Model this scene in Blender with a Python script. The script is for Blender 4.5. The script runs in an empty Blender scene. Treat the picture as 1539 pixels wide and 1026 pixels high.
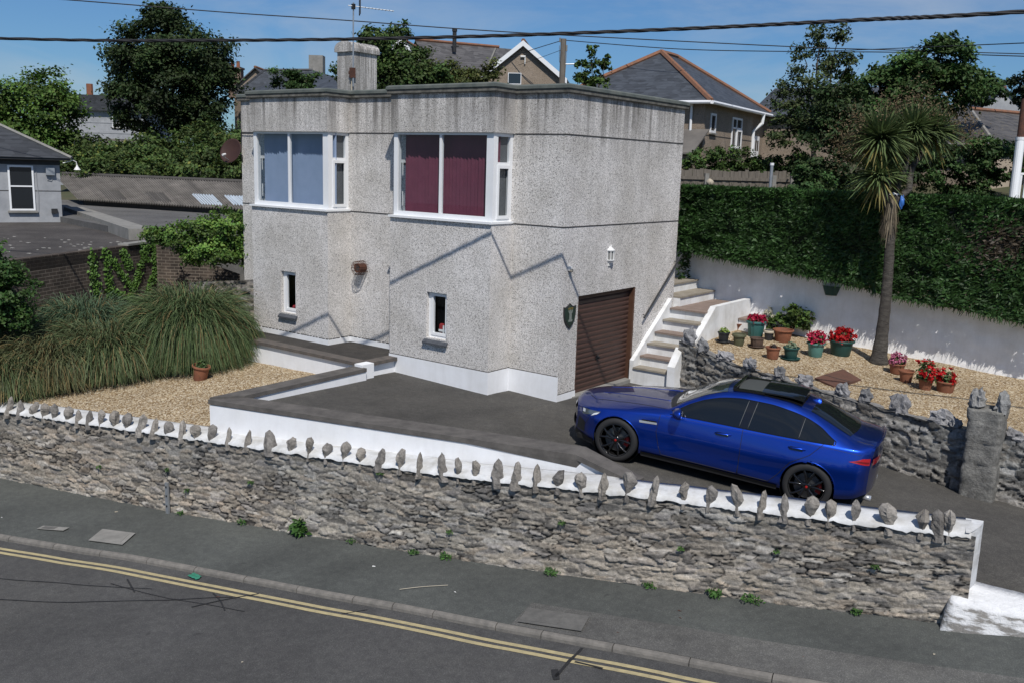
import bpy, math, random
import numpy as np
from mathutils import Vector, Matrix, kdtree, noise

random.seed(7)
rng = np.random.default_rng(7)
scene = bpy.context.scene
COL = scene.collection
R = math.radians

# ------------------------------------------------------------------ helpers
WL = {}          # world place of each thing, for parts given in world coordinates


def tag(o, label=None, cat=None, group=None, kind=None):
    if label: o['label'] = label
    if cat: o['category'] = cat
    if group: o['group'] = group
    if kind: o['kind'] = kind
    return o


def thing(name, label, cat, loc=(0, 0, 0), rot=(0, 0, 0), group=None):
    o = bpy.data.objects.new(name, None)
    o.empty_display_size = 0.2
    COL.objects.link(o)
    o.location = loc
    o.rotation_euler = rot
    WL[o.name] = Vector(loc)
    return tag(o, label, cat, group)


def copy_tree(o, parent=None):
    c = o.copy()
    COL.objects.link(c)
    if parent: c.parent = parent
    WL[c.name] = WL.get(o.name, Vector((0, 0, 0))).copy()
    for ch in list(o.children):
        copy_tree(ch, c)
    return c


class MB:
    """collects shapes, then links them as ONE mesh object"""

    def __init__(self):
        self.v = []; self.f = []; self.m = []; self.sm = []; self.mi = 0; self.smooth = False

    def add(self, vs, fs):
        o = len(self.v)
        self.v += [tuple(p) for p in vs]
        for f in fs:
            self.f.append(tuple(i + o for i in f)); self.m.append(self.mi); self.sm.append(self.smooth)
        return self

    def box(self, a, b):
        x0, x1 = min(a[0], b[0]), max(a[0], b[0]); y0, y1 = min(a[1], b[1]), max(a[1], b[1]); z0, z1 = min(a[2], b[2]), max(a[2], b[2])
        return self.add([(x0, y0, z0), (x1, y0, z0), (x1, y1, z0), (x0, y1, z0), (x0, y0, z1), (x1, y0, z1), (x1, y1, z1), (x0, y1, z1)],
                        [(0, 3, 2, 1), (4, 5, 6, 7), (0, 1, 5, 4), (1, 2, 6, 5), (2, 3, 7, 6), (3, 0, 4, 7)])

    def obox(self, o, u, v, w):
        """box from a corner and three edge vectors"""
        o, u, v, w = map(Vector, (o, u, v, w))
        p = [o, o + u, o + u + v, o + v, o + w, o + u + w, o + u + v + w, o + v + w]
        fl = [(0, 3, 2, 1), (4, 5, 6, 7), (0, 1, 5, 4), (1, 2, 6, 5), (2, 3, 7, 6), (3, 0, 4, 7)]
        if u.cross(v).dot(w) < 0: fl = [f[::-1] for f in fl]
        return self.add(p, fl)

    def prism(self, poly, z0, z1, skip=(), cap=True):
        n = len(poly)
        zz0 = z0 if callable(z0) else (lambda x, y: z0)
        zz1 = z1 if callable(z1) else (lambda x, y: z1)
        vs = [(x, y, zz0(x, y)) for x, y in poly] + [(x, y, zz1(x, y)) for x, y in poly]
        fs = [(i, (i + 1) % n, n + (i + 1) % n, n + i) for i in range(n) if i not in skip]
        if cap: fs += [tuple(range(n))[::-1], tuple(range(n, 2 * n))]
        return self.add(vs, fs)

    def quad(self, *p):
        return self.add(p, [tuple(range(len(p)))])

    def tube(self, pts, r, n=8, cap=True):
        pts = [Vector(p) for p in pts]
        rs = r if isinstance(r, (list, tuple)) else [r] * len(pts)
        vs = []; fs = []
        t0 = (pts[1] - pts[0]).normalized()
        ref = Vector((0, 0, 1)) if abs(t0.z) < .9 else Vector((1, 0, 0))
        a = t0.cross(ref).normalized()
        for i, p in enumerate(pts):
            t = (pts[min(i + 1, len(pts) - 1)] - pts[max(i - 1, 0)]).normalized()
            a = (a - t * a.dot(t)).normalized(); b = t.cross(a)
            for k in range(n):
                w = 2 * math.pi * k / n
                vs.append(p + (a * math.cos(w) + b * math.sin(w)) * rs[i])
        for i in range(len(pts) - 1):
            for k in range(n):
                fs.append((i * n + k, i * n + (k + 1) % n, (i + 1) * n + (k + 1) % n, (i + 1) * n + k))
        if cap:
            fs.append(tuple(range(n))[::-1]); fs.append(tuple(range((len(pts) - 1) * n, len(pts) * n)))
        return self.add(vs, fs)

    def lathe(self, prof, n=24, c=(0, 0, 0), sx=1, sy=1):
        vs = []; fs = []
        for r, z in prof:
            for k in range(n):
                w = 2 * math.pi * k / n
                vs.append((c[0] + r * sx * math.cos(w), c[1] + r * sy * math.sin(w), c[2] + z))
        for i in range(len(prof) - 1):
            for k in range(n):
                fs.append((i * n + k, i * n + (k + 1) % n, (i + 1) * n + (k + 1) % n, (i + 1) * n + k))
        return self.add(vs, fs)

    def disc(self, c, r, n=20, ax=2):
        vs = []
        for k in range(n):
            w = 2 * math.pi * k / n
            p = [0, 0, 0]; p[(ax + 1) % 3] = r * math.cos(w); p[(ax + 2) % 3] = r * math.sin(w)
            vs.append((c[0] + p[0], c[1] + p[1], c[2] + p[2]))
        return self.add(vs, [tuple(range(n))])

    def grid(self, nu, nv, fn):
        vs = [fn(i / (nu - 1), j / (nv - 1)) for i in range(nu) for j in range(nv)]
        fs = [(i * nv + j, (i + 1) * nv + j, (i + 1) * nv + j + 1, i * nv + j + 1) for i in range(nu - 1) for j in range(nv - 1)]
        return self.add(vs, fs)

    def blob(self, c, r, seed=0, amp=.18, sub=10, freq=2.0):
        """lumpy rounded stone"""
        vs = []; fs = []; nu, nv = sub, sub * 2
        off = Vector((seed * 3.7, seed * 1.3, seed * 5.1))
        for i in range(nu + 1):
            th = math.pi * i / nu
            for j in range(nv):
                ph = 2 * math.pi * j / nv
                d = Vector((math.sin(th) * math.cos(ph), math.sin(th) * math.sin(ph), math.cos(th)))
                k = 1 + amp * noise.noise(d * freq + off) + amp * .5 * noise.noise(d * freq * 2.7 + off)
                vs.append((c[0] + d.x * r[0] * k, c[1] + d.y * r[1] * k, c[2] + d.z * r[2] * k))
        for i in range(nu):
            for j in range(nv):
                fs.append((i * nv + j, (i + 1) * nv + j, (i + 1) * nv + (j + 1) % nv, i * nv + (j + 1) % nv))
        return self.add(vs, fs)

    def build(self, name, mats, parent=None, local=False, smooth=None, auto=None):
        me = bpy.data.meshes.new(name)
        vs = self.v
        if parent is not None and not local:
            w = WL[parent.name]
            vs = [(p[0] - w.x, p[1] - w.y, p[2] - w.z) for p in vs]
        me.from_pydata(vs, [], self.f)
        if not isinstance(mats, (list, tuple)): mats = [mats]
        for m in mats: me.materials.append(m)
        me.polygons.foreach_set('material_index', self.m)
        me.polygons.foreach_set('use_smooth', [True] * len(self.f) if smooth else ([False] * len(self.f) if smooth is False else self.sm))
        me.update()
        o = bpy.data.objects.new(name, me)
        COL.objects.link(o)
        if parent is not None:
            o.parent = parent
            WL[o.name] = WL[parent.name].copy()
        else:
            WL[o.name] = Vector((0, 0, 0))
        if auto:
            try: me.set_sharp_from_angle(angle=R(auto))
            except Exception: pass
        return o


def np_mesh(name, verts, faces, mat, parent=None, col=None, smooth=False, local=False):
    """verts (N,3), faces (M,k) as arrays, colour per vertex"""
    me = bpy.data.meshes.new(name)
    verts = np.asarray(verts, np.float32)
    if parent is not None and not local:
        verts = verts - np.array(WL[parent.name], np.float32)
    faces = np.asarray(faces, np.int32)
    m, k = faces.shape
    me.vertices.add(len(verts)); me.vertices.foreach_set('co', verts.ravel())
    me.loops.add(m * k); me.loops.foreach_set('vertex_index', faces.ravel())
    me.polygons.add(m); me.polygons.foreach_set('loop_start', np.arange(0, m * k, k, dtype=np.int32))
    me.polygons.foreach_set('use_smooth', np.full(m, smooth))
    if col is not None:
        a = me.attributes.new('Tint', 'FLOAT_COLOR', 'POINT')
        c = np.ones((len(verts), 4), np.float32); c[:, :3] = col
        a.data.foreach_set('color', c.ravel())
    me.materials.append(mat)
    me.update(calc_edges=True)
    o = bpy.data.objects.new(name, me)
    COL.objects.link(o)
    if parent is not None:
        o.parent = parent; WL[o.name] = WL[parent.name].copy()
    else:
        WL[o.name] = Vector((0, 0, 0))
    return o


# ------------------------------------------------------------------ materials
class NT:
    def __init__(self, name):
        self.mat = bpy.data.materials.new(name); self.mat.use_nodes = True
        self.t = self.mat.node_tree; self.b = self.t.nodes['Principled BSDF']; self.out = self.t.nodes['Material Output']

    def n(self, ty, **kw):
        nd = self.t.nodes.new(ty)
        for k, v in kw.items():
            if hasattr(nd, k) and not isinstance(v, tuple) or k in ('data_type', 'blend_type', 'operation', 'feature', 'distance'):
                setattr(nd, k, v)
            else:
                nd.inputs[k].default_value = v
        return nd

    def l(self, a, b): self.t.links.new(a, b)

    def coord(self, kind='Object', scale=(1, 1, 1)):
        tc = self.n('ShaderNodeTexCoord'); mp = self.n('ShaderNodeMapping')
        mp.inputs['Scale'].default_value = scale
        self.l(tc.outputs[kind], mp.inputs['Vector'])
        return mp.outputs['Vector']

    def noise(self, vec, scale, detail=4, rough=.6):
        nd = self.n('ShaderNodeTexNoise'); nd.inputs['Scale'].default_value = scale; nd.inputs['Detail'].default_value = detail; nd.inputs['Roughness'].default_value = rough
        self.l(vec, nd.inputs['Vector']); return nd.outputs['Fac']

    def vor(self, vec, scale, feature='F1', out='Distance'):
        nd = self.n('ShaderNodeTexVoronoi'); nd.feature = feature; nd.inputs['Scale'].default_value = scale
        self.l(vec, nd.inputs['Vector']); return nd.outputs[out]

    def ramp(self, fac, stops):
        nd = self.n('ShaderNodeValToRGB'); cr = nd.color_ramp
        while len(cr.elements) < len(stops): cr.elements.new(.5)
        for e, (p, c) in zip(cr.elements, stops):
            e.position = p; e.color = (c[0], c[1], c[2], 1) if isinstance(c, (tuple, list)) else (c, c, c, 1)
        self.l(fac, nd.inputs['Fac']); return nd.outputs['Color']

    def mix(self, fac, a, b, mode='MIX'):
        nd = self.n('ShaderNodeMix'); nd.data_type = 'RGBA'; nd.blend_type = mode
        for sock, val in ((nd.inputs['Factor'], fac), (nd.inputs['A'], a), (nd.inputs['B'], b)):
            pass
        ins = [i for i in nd.inputs if i.enabled]
        for sock, val in zip(ins, (fac, a, b)):
            if isinstance(val, (int, float)): sock.default_value = val
            elif isinstance(val, tuple): sock.default_value = (val[0], val[1], val[2], 1)
            else: self.l(val, sock)
        return [o for o in nd.outputs if o.enabled][0]

    def math(self, op, a, b=0.0):
        nd = self.n('ShaderNodeMath'); nd.operation = op
        for s, v in zip(nd.inputs, (a, b)):
            if isinstance(v, (int, float)): s.default_value = v
            else: self.l(v, s)
        return nd.outputs[0]

    def bump(self, h, strength=.4, dist=.02):
        nd = self.n('ShaderNodeBump'); nd.inputs['Strength'].default_value = strength; nd.inputs['Distance'].default_value = dist
        self.l(h, nd.inputs['Height']); self.l(nd.outputs['Normal'], self.b.inputs['Normal'])

    def color(self, c):
        if isinstance(c, tuple): self.b.inputs['Base Color'].default_value = (c[0], c[1], c[2], 1)
        else: self.l(c, self.b.inputs['Base Color'])

    def set(self, **kw):
        names = dict(rough='Roughness', metal='Metallic', spec='Specular IOR Level', coat='Coat Weight', coatr='Coat Roughness', trans='Transmission Weight')
        for k, v in kw.items(): self.b.inputs[names[k]].default_value = v


def pmat(name, c1, c2=None, scale=6, rough=.8, bump=.0, bscale=60, metal=0, coat=0, spec=.4, lo=.35, hi=.65, stretch=(1, 1, 1), dist=.01):
    t = NT(name)
    vec = t.coord('Object', stretch)
    if c2 is None: c2 = tuple(x * .8 for x in c1)
    f = t.noise(vec, scale, 6, .65)
    t.color(t.ramp(f, [(lo, c1), (hi, c2)]))
    t.set(rough=rough, metal=metal, coat=coat, spec=spec)
    if bump: t.bump(t.noise(vec, bscale, 4, .7), bump, dist)
    return t.mat


def attr_mat(name, rough=.85, nscale=30, amt=.35, bump=.5, bdist=.015, translucent=0.0, spec=.3, bscale=None):
    """colour from the mesh's own tint, broken up with noise"""
    t = NT(name)
    at = t.n('ShaderNodeAttribute'); at.attribute_name = 'Tint'
    vec = t.coord()
    f = t.noise(vec, nscale, 5, .7)
    c = t.mix(1.0, at.outputs['Color'], t.ramp(f, [(.3, (1 - amt,) * 3), (.7, (1 + amt,) * 3)]), 'MULTIPLY')
    t.color(c); t.set(rough=rough, spec=spec)
    if bump: t.bump(t.noise(vec, bscale or nscale * 2, 5, .7), bump, bdist)
    if translucent:
        tr = t.n('ShaderNodeBsdfTranslucent'); t.l(c, tr.inputs['Color'])
        mx = t.n('ShaderNodeMixShader'); mx.inputs[0].default_value = translucent
        t.l(t.b.outputs[0], mx.inputs[1]); t.l(tr.outputs[0], mx.inputs[2]); t.l(mx.outputs[0], t.out.inputs['Surface'])
    return t.mat


def pebble_dash(name, light, mid, dark, stain=True):
    t = NT(name)
    vec = t.coord()
    v = t.vor(vec, 95, 'F1', 'Color')
    sep = t.n('ShaderNodeSeparateColor'); t.l(v, sep.inputs[0])
    c = t.ramp(sep.outputs[0], [(0.05, dark), (.2, mid), (.55, light), (1, tuple(min(1, x * 1.2) for x in light))])
    big = t.noise(vec, 1.1, 5, .6)
    c = t.mix(1.0, c, t.ramp(big, [(.3, (.80, .79, .76)), (.7, (1.1, 1.1, 1.1))]), 'MULTIPLY')
    if stain:
        # rain streaks running down from the roof edge
        st = t.noise(t.coord('Object', (5.5, 5.5, .22)), 1.0, 5, .7)
        st2 = t.noise(t.coord('Object', (1.3, 1.3, .3)), 1.0, 3, .6)
        tc = t.n('ShaderNodeTexCoord'); sp = t.n('ShaderNodeSeparateXYZ'); t.l(tc.outputs['Object'], sp.inputs[0])
        mr = t.n('ShaderNodeMapRange'); mr.inputs[1].default_value = 4.35; mr.inputs[2].default_value = 5.65; mr.inputs[3].default_value = 0; mr.inputs[4].default_value = 1
        t.l(sp.outputs[2], mr.inputs[0])
        k = t.math('MULTIPLY', t.math('ADD', mr.outputs[0], .12), t.ramp(st, [(.36, 0), (.66, 1)]))
        k = t.math('MULTIPLY', k, t.ramp(st2, [(.3, .35), (.65, 1)]))
        k = t.math('MINIMUM', t.math('MULTIPLY', k, 1.3), .85)
        c = t.mix(k, c, (.13, .122, .11))
    t.color(c); t.set(rough=.95, spec=.15)
    t.bump(t.vor(vec, 95), .5, .010)
    return t.mat


def asphalt(name, c, patchy=.25, speck=.5, scale=.6):
    t = NT(name)
    vec = t.coord()
    v = t.vor(vec, 105, 'F1', 'Color')
    sep = t.n('ShaderNodeSeparateColor'); t.l(v, sep.inputs[0])
    f = t.ramp(sep.outputs[0], [(0, (1 - speck * .55,) * 3), (.8, (1,) * 3), (1, (1 + speck * .8,) * 3)])
    g = t.noise(vec, scale, 7, .62)
    col = t.mix(1.0, tuple(c), f, 'MULTIPLY')
    col = t.mix(1.0, col, t.ramp(g, [(.3, (1 - patchy,) * 3), (.7, (1 + patchy,) * 3)]), 'MULTIPLY')
    g2 = t.noise(t.coord('Object', (3, 3, 3)), 3, 3, .5)
    col = t.mix(1.0, col, t.ramp(g2, [(.35, (.9, .9, .9)), (.65, (1.08, 1.08, 1.06))]), 'MULTIPLY')
    st = t.noise(t.coord('Object', (.9, .9, .9)), .35, 6, .7)
    col = t.mix(1.0, col, t.ramp(st, [(.28, (.78, .78, .79)), (.5, (1, 1, 1)), (.72, (1.12, 1.11, 1.08))]), 'MULTIPLY')
    sp2 = t.noise(vec, 5.5, 3, .5)
    col = t.mix(t.ramp(sp2, [(.70, 0), (.76, .5)]), col, (.03, .03, .03))
    t.color(col); t.set(rough=.9, spec=.25)
    t.bump(t.vor(vec, 105), .25, .008)
    
    return t.mat


def gravel_mat(name):
    t = NT(name)
    vec = t.coord('Object', (1, 1, .4))
    wn = t.n('ShaderNodeTexVoronoi'); wn.inputs['Scale'].default_value = 40; t.l(vec, wn.inputs['Vector'])
    sep = t.n('ShaderNodeSeparateColor'); t.l(wn.outputs['Color'], sep.inputs[0])
    c = t.ramp(sep.outputs[0], [(0, (.16, .10, .05)), (.3, (.37, .275, .16)), (.62, (.50, .41, .27)), (1, (.68, .62, .50))])
    e = t.ramp(wn.outputs['Distance'], [(.35, (1, 1, 1)), (.75, (.45, .4, .34))])
    c = t.mix(1.0, c, e, 'MULTIPLY')
    g = t.noise(vec, 1.4, 6, .6)
    c = t.mix(1.0, c, t.ramp(g, [(.3, (.78, .76, .74)), (.7, (1.1, 1.1, 1.1))]), 'MULTIPLY')
    t.color(c); t.set(rough=.85, spec=.2)
    t.bump(wn.outputs['Distance'], -.7, .03)
    return t.mat


def glass(name, tint=(.85, .88, .9), refl=.035):
    t = NT(name)
    tr = t.n('ShaderNodeBsdfTransparent'); tr.inputs[0].default_value = (*tint, 1)
    gl = t.n('ShaderNodeBsdfGlossy'); gl.inputs['Roughness'].default_value = .015
    lw = t.n('ShaderNodeLayerWeight'); lw.inputs[0].default_value = .5
    f = t.math('ADD', t.math('MULTIPLY', t.math('POWER', lw.outputs['Facing'], 4.0), .6), refl + .01)
    mx = t.n('ShaderNodeMixShader'); t.l(f, mx.inputs[0]); t.l(tr.outputs[0], mx.inputs[1]); t.l(gl.outputs[0], mx.inputs[2])
    t.l(mx.outputs[0], t.out.inputs['Surface'])
    return t.mat


def brick_mat(name, c1, c2, mortar, scale=1.0, bw=.22, bh=.075, rotz=0):
    t = NT(name)
    tc = t.n('ShaderNodeTexCoord'); mp = t.n('ShaderNodeMapping'); mp.inputs['Rotation'].default_value = (R(90), 0, 0)
    mp0 = t.n('ShaderNodeMapping'); mp0.inputs['Rotation'].default_value = (0, 0, rotz)
    t.l(tc.outputs['Object'], mp0.inputs['Vector']); t.l(mp0.outputs['Vector'], mp.inputs['Vector'])
    b = t.n('ShaderNodeTexBrick'); b.inputs['Scale'].default_value = scale
    b.inputs['Brick Width'].default_value = bw; b.inputs['Row Height'].default_value = bh; b.inputs['Mortar Size'].default_value = .008
    b.inputs['Color1'].default_value = (*c1, 1); b.inputs['Color2'].default_value = (*c2, 1); b.inputs['Mortar'].default_value = (*mortar, 1)
    t.l(mp.outputs['Vector'], b.inputs['Vector'])
    n = t.noise(t.coord(), 2.5, 5, .6)
    c = t.mix(1.0, b.outputs['Color'], t.ramp(n, [(.3, (.55, .55, .55)), (.7, (1.3, 1.25, 1.2))]), 'MULTIPLY')
    t.color(c); t.set(rough=.9, spec=.2); t.bump(b.outputs['Fac'], -.4, .01)
    return t.mat


def slate_mat(name, c, row=.22, moss=0.0, rotz=0, bw=.3):
    t = NT(name)
    tc = t.n('ShaderNodeTexCoord'); 
    sp = t.n('ShaderNodeSeparateXYZ'); t.l(tc.outputs['Object'], sp.inputs[0])
    wv = t.math('FRACT', t.math('DIVIDE', sp.outputs[2], row * .6))
    n1 = t.noise(t.coord('Object', (3, 3, 9)), 1.2, 4, .7)
    vr = t.vor(t.coord('Object', (1 / bw, 1 / bw, 1 / (row * .6))), 1.0, 'F1', 'Color')
    sep = t.n('ShaderNodeSeparateColor'); t.l(vr, sep.inputs[0])
    col = t.mix(1.0, c, t.ramp(sep.outputs[0], [(0, (.72,) * 3), (1, (1.3,) * 3)]), 'MULTIPLY')
    col = t.mix(1.0, col, t.ramp(wv, [(0, (.45,) * 3), (.14, (1,) * 3), (1, (1.06,) * 3)]), 'MULTIPLY')
    if moss:
        m = t.noise(t.coord(), 4, 6, .7)
        col = t.mix(t.ramp(m, [(.52, 0), (.7, moss)]), col, (.16, .14, .10))
    t.color(col); t.set(rough=.6, spec=.4); t.bump(wv, .25, .02)
    return t.mat


def white_paint(name, c=(.78, .79, .80), dirt=.25, bump=.2):
    t = NT(name)
    vec = t.coord()
    n = t.noise(vec, 2.2, 7, .65)
    n2 = t.noise(t.coord('Object', (4, 4, .5)), 1.2, 5, .7)
    col = t.mix(1.0, c, t.ramp(n, [(.28, (1 - dirt, 1 - dirt * 1.08, 1 - dirt * 1.25)), (.6, (1, 1, 1))]), 'MULTIPLY')
    col = t.mix(1.0, col, t.ramp(n2, [(.25, (1 - dirt * .7,) * 3), (.55, (1, 1, 1))]), 'MULTIPLY')
    t.color(col); t.set(rough=.75, spec=.3)
    if bump: t.bump(t.noise(vec, 40, 5, .7), bump, .01)
    return t.mat


M = {}
M['dash'] = pebble_dash('pebble_dash', (.69, .665, .645), (.50, .48, .46), (.14, .135, .13))
M['dash_bg'] = pebble_dash('brown_pebble_dash', (.30, .245, .195), (.24, .195, .155), (.1, .085, .07), stain=False)
M['white'] = white_paint('white_masonry_paint')
M['white_wall'] = white_paint('white_block_paint', (.88, .885, .89), .16, .3)
M['white_clean'] = white_paint('white_plinth_paint', (.80, .81, .83), .10, .1)
M['white_old'] = white_paint('weathered_white_paint', (.66, .67, .68), .38, .5)
M['upvc'] = pmat('white_upvc', (.80, .81, .82), (.76, .77, .78), 3, .35, spec=.5)
M['felt'] = pmat('roofing_felt', (.075, .09, .085), (.135, .145, .13), 3, .9, .4, 30)
M['roof_edge'] = pmat('weathered_roof_edge', (.20, .19, .165), (.06, .058, .05), 7, .9, .4, 60, lo=.3, hi=.7)
M['groove'] = pmat('dark_joint', (.035, .034, .032), (.06, .058, .055), 12, .95)
M['slate_sill'] = pmat('slate_sill', (.055, .06, .07), (.085, .09, .10), 12, .55)
M['blind_blue'] = pmat('blue_blind_fabric', (.23, .30, .43), (.26, .33, .47), 3, .8)
M['blind_red'] = pmat('maroon_blind_fabric', (.13, .028, .055), (.16, .035, .065), 3, .8)
M['blind_grey'] = pmat('grey_blind_fabric', (.10, .105, .11), (.13, .135, .14), 3, .8)
M['dark_room'] = pmat('dark_interior', (.03, .032, .034), (.05, .05, .052), 3, .9)
M['glass'] = glass('window_glass')
M['garage'] = pmat('brown_garage_door', (.055, .030, .024), (.07, .038, .03), 4, .45, spec=.45)
M['garage_frame'] = pmat('brown_timber_frame', (.075, .035, .022), (.10, .05, .03), 6, .5)
M['coping'] = pmat('dark_coping', (.075, .069, .064), (.125, .115, .105), 4, .9, .5, 60)
M['coping_brown'] = pmat('brown_coping', (.13, .11, .095), (.08, .072, .066), 5, .9, .5, 60)
M['tarmac_drive'] = asphalt('driveway_tarmac', (.077, .073, .067), .22, .55, .8)
M['tarmac_terrace'] = asphalt('terrace_tarmac', (.05, .046, .042), .3, .5, 1.4)
M['road'] = asphalt('road_tarmac', (.080, .079, .078), .16, .45, .5)
M['pavement'] = asphalt('pavement_tarmac', (.087, .092, .087), .16, .4, .6)
M['pavement2'] = asphalt('pavement_patch', (.120, .118, .112), .2, .5, 1.2)
M['kerb'] = pmat('granite_kerb', (.20, .185, .165), (.13, .122, .11), 9, .85, .4, 50)
M['yellow'] = pmat('yellow_line_paint', (.46, .385, .21), (.34, .29, .17), 9, .8, .2, 50)
M['tar'] = pmat('tar_seal', (.02, .02, .021), (.028, .028, .028), 9, .6)
M['cover'] = pmat('concrete_cover', (.145, .14, .13), (.10, .098, .092), 8, .9, .4, 40)
M['gravel'] = gravel_mat('pea_gravel')
M['soil'] = pmat('dark_soil', (.035, .025, .018), (.06, .045, .03), 18, .95, .8, 40)
M['ground'] = pmat('rough_ground', (.05, .06, .025), (.08, .07, .04), .5, .95, .5, 8)
M['stone'] = attr_mat('rubble_stone', .9, 22, .38, .8, .02)
M['slate_stone'] = attr_mat('garden_wall_stone', .88, 18, .40, .9, .025)
M['leaf'] = attr_mat('leaf', .55, 3, .25, 0, translucent=.25, spec=.35)
M['leaf_far'] = attr_mat('tree_leaf', .6, 1.2, .3, 0, translucent=.18, spec=.25)
M['grass'] = attr_mat('grass_blade', .6, 3, .2, 0, translucent=.2, spec=.3)
M['petal'] = attr_mat('flower_petal', .5, 20, .2, 0, translucent=.3, spec=.3)
M['bark'] = pmat('bark', (.12, .10, .08), (.05, .042, .035), 9, .95, .8, 25, stretch=(1, 1, .3), dist=.03)
M['bark_palm'] = pmat('palm_bark', (.105, .095, .082), (.045, .040, .036), 7, .95, 1.0, 18, stretch=(1, 1, 3.0), dist=.04)
t_ = NT('flaking_white_paint')
n_a = t_.noise(t_.coord('Object', (2.2, 2.2, 9)), 1.6, 7, .68)
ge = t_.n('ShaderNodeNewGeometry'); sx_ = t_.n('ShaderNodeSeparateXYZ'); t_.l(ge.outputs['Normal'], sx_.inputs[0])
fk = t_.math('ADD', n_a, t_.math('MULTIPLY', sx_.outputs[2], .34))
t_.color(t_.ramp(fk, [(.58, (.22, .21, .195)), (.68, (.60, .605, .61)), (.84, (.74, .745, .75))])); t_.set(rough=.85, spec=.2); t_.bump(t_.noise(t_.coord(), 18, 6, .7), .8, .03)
M['flaking'] = t_.mat
M['step_top'] = pmat('stone_tread', (.30, .27, .22), (.22, .19, .15), 5, .9, .3, 40)
M['step_brown'] = pmat('brown_tread', (.25, .19, .16), (.19, .145, .12), 5, .9, .3, 40)
M['steel'] = pmat('galvanised_steel', (.42, .44, .46), (.34, .36, .38), 9, .45, metal=.6)
M['black_metal'] = pmat('black_metal', (.02, .02, .022), (.03, .03, .03), 6, .5)
M['rust'] = pmat('rust', (.11, .045, .028), (.06, .03, .022), 7, .9, .3, 40)
M['cable'] = pmat('black_cable', (.015, .015, .017), (.025, .025, .027), 6, .7)
M['wood'] = pmat('grey_timber', (.17, .15, .125), (.11, .095, .08), 3, .9, .4, 30, stretch=(6, 6, .7))
M['slate'] = slate_mat('slate_roof', (.050, .057, .068), .22)
M['slate_brown'] = slate_mat('brown_slate_roof', (.082, .079, .080), .22)
M['slate_moss'] = slate_mat('mossy_slate_roof', (.075, .07, .066), .22, .8)
M['slate_dark'] = slate_mat('dark_slate_roof', (.04, .043, .048), .2)
M['ridge'] = pmat('terracotta_ridge', (.25, .11, .06), (.16, .09, .06), 6, .9)
M['render'] = pmat('old_white_render', (.36, .37, .385), (.26, .27, .285), 1.6, .9, .3, 20)
M['render_grey'] = pmat('grey_render', (.27, .28, .30), (.36, .37, .38), 1.4, .9, .3, 20)
M['beige'] = pmat('beige_render', (.40, .33, .25), (.34, .28, .22), 2, .9)
M['corr_t'] = attr_mat('weathered_sheet_shaded_troughs', .9, 1.5, .35, .3, .02)
M['corr'] = pmat('weathered_cement_sheet', (.155, .142, .128), (.10, .092, .085), 1.6, .9, .4, 12, lo=.3, hi=.7)
M['corr_dark'] = pmat('dark_cement_sheet', (.08, .074, .068), (.06, .056, .052), 3, .9)
M['sky_panel'] = pmat('pale_rooflight', (.50, .57, .64), (.42, .49, .56), 3, .4)
M['flat_roof'] = asphalt('old_roof_felt', (.075, .068, .064), .35, .55, .9)
M['flat_grey'] = asphalt('grey_roof_felt', (.125, .122, .12), .25, .35, .5)
M['concrete'] = pmat('concrete', (.27, .26, .24), (.19, .185, .17), 3, .9, .3, 30)
M['brick_dark'] = brick_mat('dark_brick', (.088, .072, .060), (.062, .052, .045), (.19, .165, .14), 1, .23, .08, R(-115.1))
M['brick_dark2'] = brick_mat('dark_brick_side', (.088, .072, .060), (.062, .052, .045), (.19, .165, .14), 1, .23, .08, R(-31.3))
M['brick_red'] = brick_mat('red_brick', (.15, .095, .07), (.12, .075, .055), (.25, .23, .2))
M['terracotta'] = pmat('terracotta', (.27, .105, .055), (.20, .082, .048), 8, .85, .2, 40)
M['teal_pot'] = pmat('teal_plastic', (.035, .13, .125), (.03, .105, .10), 5, .5)
M['teal_pale'] = pmat('pale_teal_plastic', (.09, .22, .19), (.075, .18, .16), 5, .5)
M['dkgreen_pot'] = pmat('dark_green_plastic', (.018, .07, .06), (.015, .055, .05), 5, .5)
M['black_pot'] = pmat('black_plastic', (.018, .02, .025), (.025, .028, .03), 5, .5)
M['olive_pot'] = pmat('olive_glaze', (.10, .105, .06), (.075, .08, .045), 5, .6)
M['brown_pot'] = pmat('brown_glaze', (.11, .07, .05), (.07, .05, .04), 12, .7)
M['cream'] = pmat('cream_glaze', (.45, .40, .31), (.38, .33, .25), 6, .6)
M['rust_slab'] = pmat('rust_brown_slab', (.13, .062, .042), (.095, .05, .037), 5, .85, .2, 40)
M['white_plastic'] = pmat('white_plastic', (.74, .74, .73), (.68, .68, .66), 4, .4)
M['brown_dish'] = pmat('brown_dish_paint', (.05, .022, .016), (.04, .018, .014), 5, .6)
M['green_litter'] = pmat('green_packet', (.03, .17, .10), (.05, .24, .16), 20, .4)
# ------------------------------------------------------------------ the lie of the land
TH = R(12)
E0 = Vector((7.593, -2.444, 0))
TS = Vector((math.cos(TH), math.sin(TH), 0)); TQ = Vector((math.sin(TH), -math.cos(TH), 0))


def sq(s, q, z=0): return tuple(E0 + TS * s + TQ * q + Vector((0, 0, z)))


FS = [-60, -30, -16.5, -14.76, -12.24, -10.15, -7.616, -5.418, -3.497, -1.8, -.66, 0, 3, 12, 30, 60]
FZ = [-2.5, -2.05, -1.845, -1.79, -1.70, -1.583, -1.441, -1.279, -1.109, -.955, -.83, -.755, -.42, .5, 2.0, 3.5]
def foot(s): return float(np.interp(s, FS, FZ))
WS = [-30, -16.77, -11.74, -6.6, -4.3, -3.69, -1.175, 0]
WZ = [-.85, -.46, -.25, -.04, .135, .17, .315, .385]
def wtop(s): return float(np.interp(s, WS, WZ))


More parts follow.
